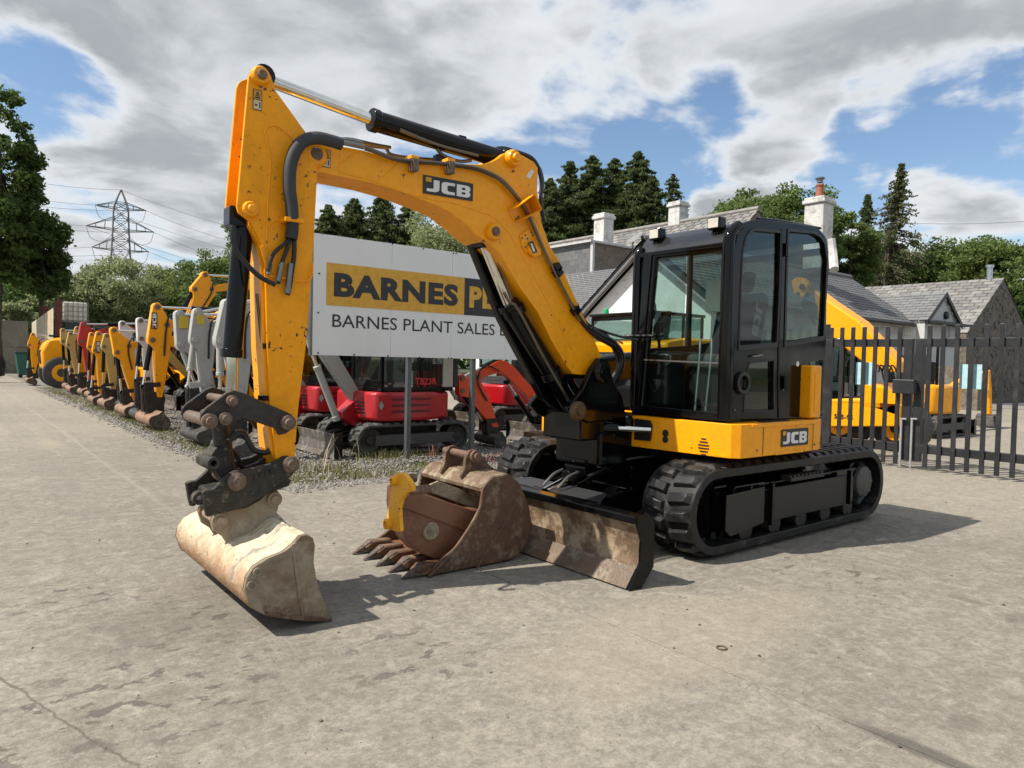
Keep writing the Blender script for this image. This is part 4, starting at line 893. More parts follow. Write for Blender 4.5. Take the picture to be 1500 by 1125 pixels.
# undercarriage
uc = MB(); uc.box(-6.3, -4.7, -4.85, -3.45, .42, .60); uc.box(-4.75, -4.35, -4.45, -3.85, .38, .58)
uc.prism([(-4.7, -3.45, .58), (-5.1, -3.2, .44), (-5.1, -3.2, .3), (-4.7, -3.45, .4)], (-.35, 0, 0)); uc.prism([(-4.7, -4.85, .58), (-5.1, -5.1, .44), (-5.1, -5.1, .3), (-4.7, -4.85, .4)], (-.35, 0, 0))
uc.prism([(-5.75, -3.45, .58), (-5.75, -3.2, .44), (-5.75, -3.2, .3), (-5.75, -3.45, .4)], (-.35, 0, 0))
UC = uc.build('undercarriage_frame', black_p, EX, .02)
MB().cyl((-5.4, -4.15, .56), (-5.4, -4.15, .74), .55, n=48).build('slew_ring', black_d, EX, .008, True)
MB().tube([(-4.9, -3.8, .64), (-4.55, -3.75, .66), (-4.3, -3.9, .62), (-4.0, -4.0, .5)], .014).tube([(-4.9, -3.9, .66), (-4.6, -3.9, .70), (-4.3, -4.05, .66), (-3.95, -4.1, .5)], .014).build('undercarriage_hoses', hose_m, UC, 0, True)
# dozer blade: curved mouldboard between two end plates
blade_face = rusty('blade_worn_face', (.13, .085, .055), (.20, .125, .08), (.36, .28, .19), .38, 2.6, .9, .44, .60)
BX = -3.36; Y0, Y1 = -5.33, -2.93
prof = [(BX+.045, .015), (BX+.0, .05), (BX-.045, .12), (BX-.07, .20), (BX-.07, .28), (BX-.045, .36), (BX-.02, .405)]
fp = prof+[(x-.022, z) for x, z in prof[::-1]]
mb = MB().prism([(x, Y0, z) for x, z in fp], (0, Y1-Y0, 0)); BL = mb.build('dozer_blade', blade_face, EX, 0, True)
MB().box(BX-.10, BX+.005, Y0-.005, Y1+.005, .402, .455).build('top_rail', black_p, BL, .012)
MB().prism([(x+.006, Y0+.01, z) for x, z in [(BX+.05, .01), (BX-.04, .125), (BX-.03, .13), (BX+.062, .012)]], (0, Y1-Y0-.02, 0)).build('cutting_edge', rusty('cutting_edge_steel', (.10, .07, .05), (.15, .095, .06), (.26, .21, .15), .42, 4), BL, .002)
for y in (Y0-.02, Y1):
    MB().prism([(BX+.065, y, .005), (BX-.05, y, .0), (BX-.16, y, .12), (BX-.16, y, .40), (BX-.09, y, .462), (BX+.012, y, .462), (BX+.005, y, .40), (BX-.035, y, .3), (BX-.03, y, .16)], (0, .02, 0)).build('end_plate', black_p, BL, .004)
MB().box(BX-.13, BX-.09, Y0+.1, Y1-.1, .1, .36).box(BX-.34, BX-.09, -4.75, -3.55, .33, .40).build('back_stiffener', black_p, BL, .01)
for y in (-3.62, -4.68):
    MB().prism([(BX-.08, y-.05, .12), (BX-.08, y-.05, .34), (-4.75, y*.55-4.15*.45-.05, .46), (-4.75, y*.55-4.15*.45-.05, .30)], (0, .10, 0)).build('blade_arm', black_p, EX, .012)
MB().prism([(BX-.36, -4.75, .385), (BX-.30, -4.75, .385), (BX-.30, -3.55, .385), (BX-.55, -3.7, .41), (BX-.55, -4.6, .41)], (0, 0, .012)).build('blade_deck', flat('worn_black_deck', (.05, .052, .055), .4, .3), BL, .003)
ram(EX, (-4.55, -4.15, .66), (-3.95, -4.15, .47), (-3.62, -4.15, .37), .07, .035, 'blade_ram')
MB().box(-4.5, -3.98, -4.28, -4.02, .60, .63).prism([(-4.0, -4.26, .50), (-4.5, -4.26, .68), (-4.5, -4.26, .74), (-3.98, -4.26, .57)], (0, .24, 0)).build('ram_guard', black_p, EX, .01)
for y in (-4.05, -4.22): MB().tube([(-3.72, y, .42), (-3.85, y-.02, .5), (-3.95, y-.02, .53)], .012).build('grease_rod', steel, BL, 0, True)
# upper structure: skirt, counterweight, deck
def arc(cx, cy, r, a0, a1, n): return [(cx+r*math.cos(math.radians(a0+(a1-a0)*i/n)), cy+r*math.sin(math.radians(a0+(a1-a0)*i/n))) for i in range(n+1)]
plan = [(-4.365, -3.88), (-4.425, -3.10), (-4.445, -3.0), (-4.50, -2.955), (-4.60, -2.95)]+[(-5.58, -2.955), (-5.68, -2.98), (-5.76, -3.04)]
rear = arc(-5.42, -4.15, 1.34, 62, -62, 16)
rear = [( -5.42-(x+5.42), y) for x, y in rear]
_re = [(-5.96, -3.28), (-6.12, -3.6), (-6.20, -4.0), (-6.20, -4.3), (-6.12, -4.7), (-5.96, -5.02)]
plan2 = plan+_re+[(-5.75, -5.28), (-5.6, -5.32), (-4.75, -5.32), (-4.55, -5.2), (-4.55, -4.6), (-4.80, -4.5), (-4.80, -3.87)]
ztop, zbot = .985, .735
sk = MB().prism([(x, y, zbot) for x, y in plan2], (0, 0, ztop-zbot)); SK = sk.build('body_skirt', yellow, EX, .022, True, seg=3)
MB().prism([(x, y, zbot-.02) for x, y in [(-4.9, -3.4), (-5.9, -3.4), (-6.2, -4.15), (-5.9, -4.9), (-4.9, -4.9)]], (0, 0, .05)).build('belly_plate', black_p, EX, .01)
cwp = [(-5.48, -2.965), (-5.58, -2.965), (-5.68, -2.99), (-5.76, -3.05)]+_re+[(-5.75, -5.27), (-5.5, -5.31)]
CW = MB().prism([(x, y, ztop+.012) for x, y in cwp], (0, 0, .43)).build('counterweight', yellow, EX, .012, True, seg=2)
MB().box(-5.62, -5.53, -2.968, -2.958, 1.045, 1.36).build('service_panel', yellow, CW, .006)
# pressed seams and lip of the skirt
MB().box(-4.62, -5.55, -2.949, -2.941, ztop-.030, ztop-.004).build('skirt_lip', yellow, SK, .003)
for x_ in (-4.78, -5.50): MB().box(x_, x_+.004, -2.9485, -2.946, zbot+.01, ztop-.03).build('panel_seam', flat('seam_shadow_gap', (.05, .025, .004), .8), SK)
MB().box(-4.95, -5.40, -2.952, -2.9465, zbot-.002, zbot+.018).build('skirt_edge', yellow, SK, .003)
mb_ = MB()
for x_ in (-4.70, -5.53): mb_.cyl((x_, -2.95, zbot+.05), (x_, -2.943, zbot+.05), .009, n=10)
tag(mb_.build('skirt_bolt', steel, SK), kind='stuff')
# vent slots and port in the front of the skirt
def onskirt(px, py): return PX(px, py, -4.40)
mb = MB()
for k in range(6):
    wv = (.020, .034, .046, .046, .034, .020)[k]; c = onskirt(1029, 643+k*4.6); c.x = -4.535+(-3.5-c.y)*.19*0-.0
    yy = c.y; xx = -4.365-(yy+3.88)*(.06/.78)+.002
    mb.obox((xx, yy, c.z), Vector((-.06, .78, 0)).normalized()*wv, Vector((.99, .08, 0))*.003, Vector((0, 0, .0045)))
mb.build('vent_slots', black_l, SK)
c = onskirt(976, 640); xx = -4.365-(c.y+3.88)*(.06/.78)
MB().cyl((xx+.006, c.y, c.z+.03), (xx-.01, c.y, c.z+.03), .028, n=16).cyl((xx+.006, c.y, c.z-.02), (xx-.01, c.y, c.z-.02), .026, n=16).build('filler_port', black_l, SK, 0, True)
o = PY(1143, 655, -2.953); maker_logo((o.x, -2.953, o.z), (-1, 0, 0), (0, 0, 1), .40, .135, SK, lift=.003)
# hood on the far side
MB().prism([(-4.62, -4.62, 1.0), (-4.62, -4.62, 1.28), (-4.75, -4.62, 1.46), (-5.2, -4.62, 1.52), (-6.25, -4.62, 1.52), (-6.45, -4.62, 1.3), (-6.45, -4.62, 1.0)], (0, -.63, 0)).build('engine_hood', black_p, EX, .04, True, seg=3)
MB().prism([(-4.8, -4.0, 1.0), (-4.8, -4.0, 1.20), (-4.9, -4.0, 1.26), (-6.4, -4.0, 1.26), (-6.4, -4.0, 1.0)], (0, -.62, 0)).build('valve_cover', black_p, EX, .02)
# ---------------- swing post
mb = MB(); kp = [(878, 524), (885, 525), (892, 531), (897, 547), (900, 563), (912, 580), (918, 612), (862, 620), (843, 612), (832, 598), (844, 582), (853, 571), (867, 540)]
for ya in (-3.90, -4.34): mb.prism([PY(*p, -3.90).xyz-Vector((0, -3.90-ya, 0)) for p in kp], (0, -.05, 0))
a = PY(850, 600, -3.95)
mb.box(a.x-.25, a.x+.02, -4.36, -3.92, .80, 1.02)
KP = mb.build('swing_post', black_p, EX, .012)
MB().box(-4.62, -4.0, -4.40, -3.88, .58, .86).box(-4.75, -4.3, -4.42, -3.86, .84, .98).build('swing_bracket', black_p, EX, .03)
MB().cyl((-4.2, -4.14, .60), (-4.2, -4.14, 1.02), .11, n=28).build('swing_pin', black_d, KP, .004, True)
p = PY(938, 632, -3.7); MB().cyl((-4.05, -4.0, .885), (-4.21, -3.90, .885), .05, n=18).build('swing_ram', black_p, EX, .004, True)
MB().cyl((-4.20, -3.92, .885), (-4.37, -3.68, .885), .024, n=18).build('swing_ram_rod', chrome, EX, 0, True)
MB().prism([PX(x, y, -4.357) for x, y in [(929, 613), (951, 616), (954, 624), (951, 646), (929, 644)]], (-.02, 0, 0)).build('recess_shade_plate', black_l, SK)  # flat black plate on the skirt, painting the shade of a recess
for q, r in (((846, 602), .075), ((881, 545), .09)):
    c = PY(*q, -3.89); MB().lathe(c, (0, 1, 0), [(-.01, r), (.02, r), (.035, r*.75), (.035, r*.5), (.05, r*.45)], 24).build('post_boss', black_p if r > .08 else rusty('reflect_brown_boss', (.10, .05, .012), (.12, .06, .02), (.1, .07, .05), .5, 8), KP, 0, True)  # lower boss: brownish reflected light put into its colour
# ---------------- boom
BYN, BT = -3.99, .26
def tr(pts, Y, dy=0): return [PY(x, y, Y)+Vector((0, dy, 0)) for x, y in pts]
boom_px = [(443, 228), (444, 216), (450, 208), (459, 205), (472, 208), (504, 215), (530, 220), (560, 228), (600, 239), (640, 236), (680, 240), (706, 241), (720, 237), (731, 231), (740, 224), (747, 222), (764, 227), (782, 237), (788, 246), (787, 280), (790, 307), (793, 325), (805, 360), (818, 380), (851, 456), (869, 493), (880, 520), (880, 532), (872, 543), (862, 549), (850, 549), (839, 547), (830, 536), (808, 499), (787, 456), (760, 419), (733, 373), (716, 355), (697, 344), (684, 330), (658, 310), (640, 301), (589, 281), (544, 268), (505, 260), (465, 252), (447, 243)]
boom_px2 = [(x, y) for x, y in boom_px]
BM = MB().prism(tr(boom_px2, BYN), (0, -BT, 0)).build('boom', yellow, EX, .008, True)
# far/near flange along the underside and weld seam
def seam(pts, Y, r, name, parent, m): MB().tube(tr(pts, Y), r, 6).build(name, m, parent, 0, True)
seam([(589, 281), (640, 294), (658, 296), (702, 310), (722, 318), (738, 334), (752, 352), (800, 440), (840, 520)], BYN-.001, .005, 'weld_seam', BM, yellow)
seam([(498, 226), (497, 248), (504, 254), (540, 263), (590, 281)], BYN-.001, .005, 'weld_seam', BM, yellow)
seam([(498, 240), (522, 222)], BYN-.001, .005, 'weld_seam', BM, yellow)
seam([(551, 266), (584, 238)], BYN-.001, .005, 'weld_seam', BM, yellow)
seam([(600, 239), (650, 245), (706, 256), (735, 270), (762, 295), (790, 330)], BYN-.001, .004, 'weld_seam', BM, yellow)
def pin(q, Y, r, parent, name='pivot_pin', m=yellow, core=steel_r, h=.03):
    c = PY(*q, Y); o = MB().lathe(c, (0, 1, 0), [(-.01, r), (h*.5, r), (h, r*.82), (h, r*.6)], 26).build(name, m, parent, 0, True)
    MB().lathe(c, (0, 1, 0), [(0, r*.52), (h*1.3, r*.52), (h*1.5, r*.42)], 12).build('pin_head', core, o, 0, True); return o
pin((460, 227), BYN, .075, BM); pin((749, 233), BYN, .062, BM, core=yellow, h=.05); pin((721, 340), BYN, .062, BM, h=.04)
MB().cyl(PY(881, 545, -3.9), PY(881, 545, -3.9)+Vector((0, -.5, 0)), .06, n=20).build('foot_pin', black_d, BM, 0, True)
# lamp bracket and plate on the boom
A = PY(769, 305, BYN); 
def lampbox():
    q = [PY(743, 308, BYN), PY(752, 324, BYN), PY(779, 310, BYN), PY(769, 289, BYN)]
    b = MB(); d = Vector((0, .11, 0)); th = .006
    for i in range(4):
        p0, p1 = q[i], q[(i+1) % 4]; e = (p1-p0).normalized(); n_ = Vector((-e.z, 0, e.x))*th
        if i == 0: continue
        b.prism([p0, p1, p1+n_, p0+n_], d)
    b.prism(q, (0, .006, 0)); return b
lampbox().build('lamp_bracket', yellow, BM, .002)
MB().prism(tr([(760, 345), (772, 336), (780, 342), (789, 358), (785, 366), (770, 372), (764, 362)], BYN), (0, .012, 0)).build('bracket_plate', yellow, BM, .003)
o = MB().prism(tr([(770, 362), (780, 357), (790, 366), (789, 374), (779, 377), (771, 370)], BYN), (0, .03, 0)).build('coupler_box', yellow, BM, .004)
MB().prism(tr([(774, 355), (780, 353), (787, 369), (781, 371)], BYN+.032), (0, .003, 0)).build('warning_label', black_l, BM)
MB().prism(tr([(777, 357), (779, 356), (784, 368), (781, 369)], BYN+.036), (0, .002, 0)).build('warning_label', white_d, BM)
MB().prism(tr([(771, 258), (777, 248), (782, 251), (776, 262)], BYN+.001), (0, .002, 0)).build('warning_label', white_d, BM)
mb = MB()
for x, y in [(768, 345), (771, 350), (777, 341), (779, 345), (763, 349), (768, 362), (758, 318), (755, 321), (751, 251)]:
    c = PY(x, y, BYN); mb.cyl(c, c+Vector((0, .014, 0)), .008, n=8)
mb.build('bolt_heads', steel_r, BM)
def safety_label(x0, y0, x1, y1, Y, parent):
    a, b = PY(x0, y1, Y), PY(x1, y0, Y); w, h = abs(b.x-a.x), b.z-a.z; o = Vector((a.x, Y+.003, a.z))
    u = Vector((-1, 0, 0)); v = Vector((0, 0, 1))
    def rect(x, y, ww, hh, lift, m, nm): MB().prism([o+u*x+v*y+Vector((0, lift, 0)), o+u*(x+ww)+v*y+Vector((0, lift, 0)), o+u*(x+ww)+v*(y+hh)+Vector((0, lift, 0)), o+u*x+v*(y+hh)+Vector((0, lift, 0))], (0, .001, 0)).build(nm, m, parent)
    rect(0, 0, w, h, 0, black_l, 'label_border'); rect(w*.06, h*.03, w*.88, h*.45, .0015, flat('label_cream', (.55, .45, .28), .5), 'label_field'); rect(w*.06, h*.52, w*.88, h*.45, .0015, flat('label_amber', (.5, .26, .03), .5), 'label_field')
    def P(x, y, l): return o+u*(x*w)+v*(y*h)+Vector((0, l, 0))
    MB().prism([P(.2, .57, .003), P(.8, .57, .003), P(.5, .92, .003)], (0, .001, 0), holes=[[P(.32, .62, .003), P(.68, .62, .003), P(.5, .82, .003)]]).prism([P(.47, .64, .003), P(.53, .64, .003), P(.53, .76, .003), P(.47, .76, .003)], (0, .001, 0)).prism([P(.7, .12, .003), P(.82, .12, .003), P(.82, .4, .003), P(.7, .4, .003)], (0, .001, 0)).prism([P(.2, .2, .003), P(.5, .2, .003), P(.5, .27, .003), P(.2, .27, .003)], (0, .001, 0)).build('label_pictogram', black_l, parent)
safety_label(471, 220, 484, 244, BYN, BM)
a = PY(619, 283, BYN+.001); b = PY(692, 295, BYN+.001); c = PY(619.5, 255, BYN+.001); 
maker_logo(a, b-a, Vector((0, 0, 1)) if False else (c-a), (b-a).length, (c-a).length*.97, BM, lift=.003)
# steel pipes and hoses along the boom
pipe = flat('hydraulic_pipe', (.16, .14, .11), .32, .8)
for k, dy in enumerate((0.02, 0.045)):
    seam([(534, 218-k*3), (552, 224-k*2), (575, 233-k*2), (600, 238-k*3), (640, 240-k*2), (690, 247-k*3), (715, 255-k*3), (735, 266-k*3), (752, 284-k*3), (770, 308-k*3), (785, 340-k*3), (797, 366), (812, 397), (835, 442), (850, 470)], BYN+dy, .011, 'hydraulic_pipe', BM, pipe)
MB().tube(tr([(500, 210), (520, 206), (545, 214), (565, 217), (572, 226), (600, 231), (640, 234)], -4.2), .012).tube(tr([(515, 204), (540, 210), (560, 214), (572, 216)], -4.15), .012).build('hydraulic_pipe', pipe, BM, 0, True)
for q in ((606, 241), (659, 245)):
    c = PY(*q, BYN+.03); MB().box(c.x-.022, c.x+.022, c.y-.03, c.y+.03, c.z-.045, c.z+.035).build('pipe_clamp', steel_r, BM, .004)
    MB().box(c.x-.03, c.x+.03, c.y-.06, c.y+.02, c.z+.03, c.z+.055).build('clamp_bridge', yellow, BM, .004)
for q in ((817, 399), (843, 455), (815, 392)):
    c = PY(*q, BYN+.03); MB().obox(c, Vector((.02, 0, .02)), Vector((0, .03, 0)), Vector((-.02, 0, .02))).build('pipe_clamp', black_p, BM, .003)
for k in range(5):
    dy = -.05*k+.06; MB().tube(tr([(836+k*2, 445), (850+k, 468), (866, 487-k*2), (885+k, 500-k*2), (905, 512+k*3), (911, 530+k*2), (902-k, 552), (893, 570)], BYN+dy-.05), .017, 8).build('boom_hose', hose_m, BM, 0, True)
MB().tube(tr([(865, 485), (880, 494), (897, 503), (908, 518), (909, 538), (899, 556)], BYN-.05), .035, 10).build('hose_bundle', hose_m, BM, 0, True)
for k in range(3):
    MB().tube(tr([(789+k, 248), (793+k, 268), (792, 295), (797, 325)], BYN-.12-.05*k), .014).build('boom_hose', hose_m, BM, 0, True)
MB().tube(tr([(716, 222), (735, 218), (752, 222), (778, 232), (790, 250)], BYN-.13), .02).build('boom_hose', hose_m, BM, 0, True)
# boom ram with its guard
Yr = -4.12
P_ = [PY(x, y, Yr) for x, y in ((841, 603), (746, 449), (706, 350))]
ram(EX, P_[0], P_[1], P_[2], .075, .04, 'boom_ram')
MB().prism(tr([(687, 349), (699, 351), (722, 405), (742, 448), (832, 590), (822, 606), (796, 585), (735, 470)], Yr-.06), (0, -.07, 0)).build('ram_guard', black_p, EX, .01)
MB().tube(tr([(738, 428), (746, 442), (760, 455), (796, 523), (836, 592)], Yr+.09), .012).tube(tr([(722, 365), (741, 412), (750, 438)], Yr+.05), .008).build('ram_pipe', pipe, EX, 0, True)
for q in ((752, 455), (806, 547)):
    c = PY(*q, Yr); MB().cyl(c-Vector((.02, 0, .03)), c+Vector((.015, 0, .025)), .09, n=20).build('ram_clamp', black_p, EX, .003, True)
# dipper ram
Yd = -4.12
P_ = [PY(x, y, Yd) for x, y in ((741, 235), (549, 177), (383, 114))]
DR = ram(EX, P_[0], P_[1], P_[2], .066, .036, 'dipper_ram')
MB().tube(tr([(585, 190), (640, 212), (700, 228)], Yd+.055), .012).tube(tr([(640, 218), (650, 228), (672, 236), (690, 235)], Yd+.03), .012).build('ram_pipe', pipe, EX, 0, True)
MB().box(P_[1].x-.55, P_[1].x-.45, Yd-.03, Yd+.03, P_[1].z-.21+.0, P_[1].z-.12).build('ram_clamp', black_p, EX, .01)
c = PY(675, 204, Yd); MB().box(c.x-.03, c.x+.03, Yd-.03, Yd+.03, c.z-.02, c.z+.02).build('ram_port', black_p, EX, .006)
# ---------------- dipper
DYN, DT = -3.95, .225
dip_px = [(364, 113), (366, 107), (371, 102), (380, 99), (390, 102), (397, 111), (404, 133), (420, 155), (448, 194), (466, 225), (465, 254), (461, 330), (458, 382), (453, 450), (448, 510), (437, 600), (432, 668), (431, 682), (425, 690), (416, 690), (408, 684), (403, 667), (395, 587), (391, 507), (389, 413), (388, 385), (384, 362), (377, 343), (367, 325), (358, 318), (350, 312), (347, 303), (348, 292)]
near = [PY(x, y, DYN) for x, y in dip_px]
# two full side plates at the head (twin plates with a gap), box section below
box_px = [(372, 330), (389, 300), (400, 200), (420, 165), (466, 225), (458, 382), (437, 600), (431, 684), (416, 690), (404, 670), (390, 587), (381, 507), (374, 413)]
DP = MB().prism(near, (0, -.022, 0)).prism([p+Vector((0, -DT+.022, 0)) for p in near], (0, -.022, 0)).build('dipper', yellow_worn, EX, .004, True)
inner_px = [(392, 190), (420, 165), (464, 225), (463, 254), (456, 382), (446, 510), (435, 600), (430, 682), (410, 684), (398, 660), (391, 587), (386, 507), (384, 413), (384, 380), (380, 355), (366, 330), (372, 250)]
MB().prism([PY(x, y, DYN)+Vector((0, -.022, 0)) for x, y in inner_px], (0, -DT+.044, 0)).build('dipper_core', yellow, DP)
seam([(388, 400), (392, 300), (396, 240), (389, 200), (388, 192), (394, 185), (405, 184), (418, 192), (432, 206)], DYN+.001, .006, 'weld_seam', DP, yellow)
seam([(392, 410), (391, 345), (397, 328), (404, 323), (416, 322)], DYN+.001, .005, 'weld_seam', DP, yellow)
MB().prism([PY(380, 360, DYN)+Vector((.0, .0, 0)), PY(388, 390, DYN), PY(393, 400, DYN), PY(386, 360, DYN)], (0, .01, 0)).build('gusset_plate', yellow, DP, .003)
pin((380.5, 112), DYN, .052, DP, m=yellow, h=.035); pin((366, 307), DYN, .045, DP, core=yellow, h=.03); pin((425, 680), DYN, .05, DP)
safety_label(370, 133, 383.5, 160, DYN, DP)
c = PY(382, 127, DYN); MB().cyl(c, c+Vector((0, .01, 0)), .008, n=8).build('grease_nipple', steel_r, DP)
# wear spots: chips in the paint, tiny dabs
# hoses over the head
MB().tube(tr([(500, 211), (480, 205), (462, 202), (444, 207), (432, 222), (425, 245), (424, 275), (427, 300), (428, 322)], DYN+.06), .036, 12).build('hose_sleeve', flat('hose_sleeve_fabric', (.035, .037, .042), .7), DP, 0, True)
MB().tube(tr([(498, 208), (513, 211), (532, 215)], BYN+.05), .016).tube(tr([(498, 205), (512, 205), (530, 210)], BYN-.02), .016).build('hose_fitting', steel, DP, 0, True)
MB().box(*(lambda a: (a.x-.06, a.x+.05, DYN, DYN+.09, a.z-.012, a.z+.012))(PY(425, 324, DYN+.03))).build('hose_clamp', yellow_worn, DP, .004)
MB().tube(tr([(428, 322), (428, 336), (426, 350)], DYN+.05), .035, 10).tube(tr([(424, 345), (418, 356), (404, 368), (397, 380), (393, 398)], DYN+.035), .011).tube(tr([(426, 348), (420, 366), (413, 385), (409, 405), (408, 416)], DYN+.03), .012).tube(tr([(431, 348), (431, 370), (428, 395), (424, 420), (421, 432)], DYN+.03), .014).build('dipper_hose', hose_m, DP, 0, True)
MB().tube(tr([(342, 330), (341, 350), (348, 370), (360, 385), (372, 398), (385, 408), (403, 417)], DYN+.06), .014).build('bucket_ram_hose', hose_m, DP, 0, True)
MB().cyl(PY(413, 385, DYN+.03), PY(407, 412, DYN+.03), .016, n=10).cyl(PY(426, 386, DYN+.03), PY(421, 430, DYN+.03), .018, n=10).cyl(PY(396, 386, DYN+.03), PY(393, 402, DYN+.03), .013, n=10).build('hose_fitting', steel, DP, 0, True)
MB().tube(tr([(387, 403), (420, 408), (440, 412), (452, 411), (457, 403), (458, 385)], DYN+.02), .005, 6).build('hose_guard_rod', yellow_worn, DP, 0, True)
MB().tube(tr([(391, 412), (387, 425), (384, 450), (386, 480), (390, 505), (391, 560), (389, 580)], DYN-.06), .008).tube(tr([(376, 430), (380, 470), (384, 510), (388, 560), (390, 585)], DYN-.05), .008).build('dipper_pipe', pipe, DP, 0, True)
for q in ((389, 507), (388, 583)):
    c = PY(*q, DYN-.03); MB().box(c.x-.015, c.x+.02, DYN-.09, DYN-.01, c.z-.015, c.z+.015).build('pipe_clamp', black_p, DP, .003)
# bucket ram
Yb = -4.06
P_ = [PY(x, y, Yb) for x, y in ((358, 312), (340, 516), (339, 588))]
ram(EX, P_[0], P_[1], P_[2], .054, .031, 'bucket_ram')
c = PY(348, 318, Yb); MB().box(c.x-.03, c.x+.06, Yb-.06, Yb+.06, c.z-.06, c.z+.05).build('ram_head_block', black_p, EX, .01)
# tipping links, bucket link, quick hitch
link_px = [(292, 614), (293, 605), (300, 597), (330, 575), (340, 571), (354, 575), (390, 591), (422, 605), (428, 610), (430, 618), (426, 628), (416, 635), (406, 637), (401, 627), (367, 616), (352, 612), (344, 614), (336, 622), (324, 624), (309, 626), (298, 625)]
for ya in (-3.90, -4.255):
    MB().prism([PY(x, y, -3.90)+Vector((0, ya+3.90, 0)) for x, y in link_px], (0, .026 if ya > -4 else -.026, 0)).build('tipping_link', black_d if ya < -4 else rusty('link_dark', (.016, .013, .011), (.04, .024, .014), (.10, .07, .045), .45, 7, .5, .6, .72), EX, .006)
for q, r in (((339, 587), .03), ((329, 613), .034), ((306, 616.5), .04), ((421, 619), .042)):
    c = PY(*q, -3.874); MB().lathe(c+Vector((0, -.43, 0)), (0, 1, 0), [(0, r*.8), (.43, r*.8), (.43, r), (.455, r), (.46, r*.6), (.475, r*.55)], 20).build('link_pin', steel_r, EX, 0, True)
grimy = rusty('grimy_casting', (.010, .009, .008), (.035, .025, .016), (.20, .16, .11), .55, 11, .7, .55, .66)
a, b = PY(322, 618, -4.07), PY(333, 700, -4.07)
MB().cyl(a, b, .046, .052, n=16).prism([PY(x, y, -4.0) for x, y in [(318, 655), (308, 668), (298, 672), (297, 682), (306, 688), (316, 690), (330, 708), (338, 700), (330, 660)]], (0, -.14, 0)).build('bucket_link', grimy, EX, .006, True)
c = PY(307, 676, -3.99); MB().ring(c, (0, 1, 0), .016, .034, .16).build('link_eye', grimy, EX, .003, True)
hitch_px = [(433, 682), (431, 673), (424, 668), (416, 669), (397, 679), (362, 688), (345, 690), (333, 696), (322, 708), (312, 717), (302, 718), (296, 721), (300, 745), (303, 757), (309, 757), (318, 749), (335, 750), (362, 742), (388, 726), (408, 711), (422, 702), (432, 692)]
for ya, nm in ((-3.92, 'hitch_side_plate'), (-4.24, 'hitch_side_plate')):
    MB().prism([PY(x, y, -3.92)+Vector((0, ya+3.92, 0)) for x, y in hitch_px], (0, -.035, 0)).build(nm, grimy, EX, .008, True)
HT = MB().prism([PY(x, y, -3.95) for x, y in [(420, 700), (388, 700), (350, 715), (312, 722), (305, 745), (312, 752), (335, 747), (365, 738), (395, 722), (424, 712), (428, 704)]], (0, -.28, 0)).build('quick_hitch', grimy, EX, .01, True)
c = PY(291, 729, -3.97); MB().ring(c, (0, 1, 0), .016, .036, .05).box(c.x-.09, c.x-.02, c.y-.02, c.y+.02, c.z-.02, c.z+.03).build('lifting_eye', grimy, HT, .003, True)
for q, r in (((425, 680), .045), ((346, 705), .048)):
    c = PY(*q, -3.92); MB().lathe(c+Vector((0, -.4, 0)), (0, 1, 0), [(0, r*.8), (.4, r*.8), (.4, r), (.42, r*1.05), (.43, r*.6), (.45, r*.6), (.45, r*.4)], 20).build('hitch_pin', steel_r, EX, 0, True)
mb = MB(); 
for x0 in (372, 380, 388, 396): 
    mb.prism([PY(x0, 703-(x0-372)*.35, -3.919), PY(x0+6, 701-(x0-372)*.35, -3.919), PY(x0+6, 694-(x0-372)*.35, -3.919), PY(x0, 696-(x0-372)*.35, -3.919)], (0, .006, 0))
mb.build('cast_lettering', grimy, HT, .002)
MB().tube(tr([(336, 646), (345, 634), (357, 635), (366, 650), (374, 660), (390, 663), (399, 652), (400, 636)], -4.0), .016).tube(tr([(334, 655), (345, 665), (352, 680), (360, 690)], -4.12), .014).tube(tr([(330, 700), (345, 690), (365, 684), (385, 674), (400, 664)], -4.16), .012).build('hitch_hose', hose_m, EX, 0, True)
# ---------------- grading bucket
cream = NT('muddy_bucket_skin')
def bucket_mat():
    t = cream
    sep = t.N.new('ShaderNodeSeparateXYZ'); t.L.new(t.tc.outputs['Object'], sep.inputs[0])
    n = t.noise(3, 9, .7, .5); n2 = t.noise(14, 7, .7, .4); n3 = t.noise(2.0, 8, .7, .9, stretch=(1, 5, 1), off=(3, 3, 3)); n4 = t.noise(38, 4, .6)
    cr = t.mix(t.rng(n2, .35, .7), (.50, .43, .30), (.66, .58, .42)); ru = t.mix(t.rng(n2, .3, .7), (.30, .15, .07), (.42, .25, .14))
    zx = t.math('ADD', sep.outputs[2], t.math('MULTIPLY', n, .32)); f = t.rng(zx, .34, .56)
    c = t.mix(f, ru, cr); c = t.mix(t.rng(n3, .56, .62, 0, .8), c, (.20, .185, .175)); c = t.mix(t.rng(n4, .58, .66, 0, .65), c, (.18, .12, .075))
    t.color(c).rough(.85); t.bump(t.math('ADD', n2, t.math('MULTIPLY', n4, .6)), .65, .02)
bucket_mat(); cream_m = cream.m
cream_side = rusty('muddy_bucket_side', (.26, .21, .145), (.17, .11, .07), (.36, .31, .22), .8, 3.2, .6, .46, .64)
YBN, YBF = -3.52, -4.80
out_px = [(459, 797), (456, 787), (447, 781), (436, 784), (427, 795), (412, 807), (385, 818), (368, 829), (358, 845), (355, 864), (364, 888), (385, 899), (416, 903), (450, 906), (484, 907)]
outp = [PY(x, y, YBN) for x, y in out_px]; cen = PY(432, 850, YBN)
inn = [p+(cen-p).normalized()*.022 for p in outp]
BK = MB().prism(outp+inn[::-1], (0, YBF-YBN, 0)).build('grading_bucket', cream_m, EX, 0, True)
side_px = [(459, 798), (457, 821), (461, 847), (469, 872), (485, 908)]+out_px[::-1][:0]
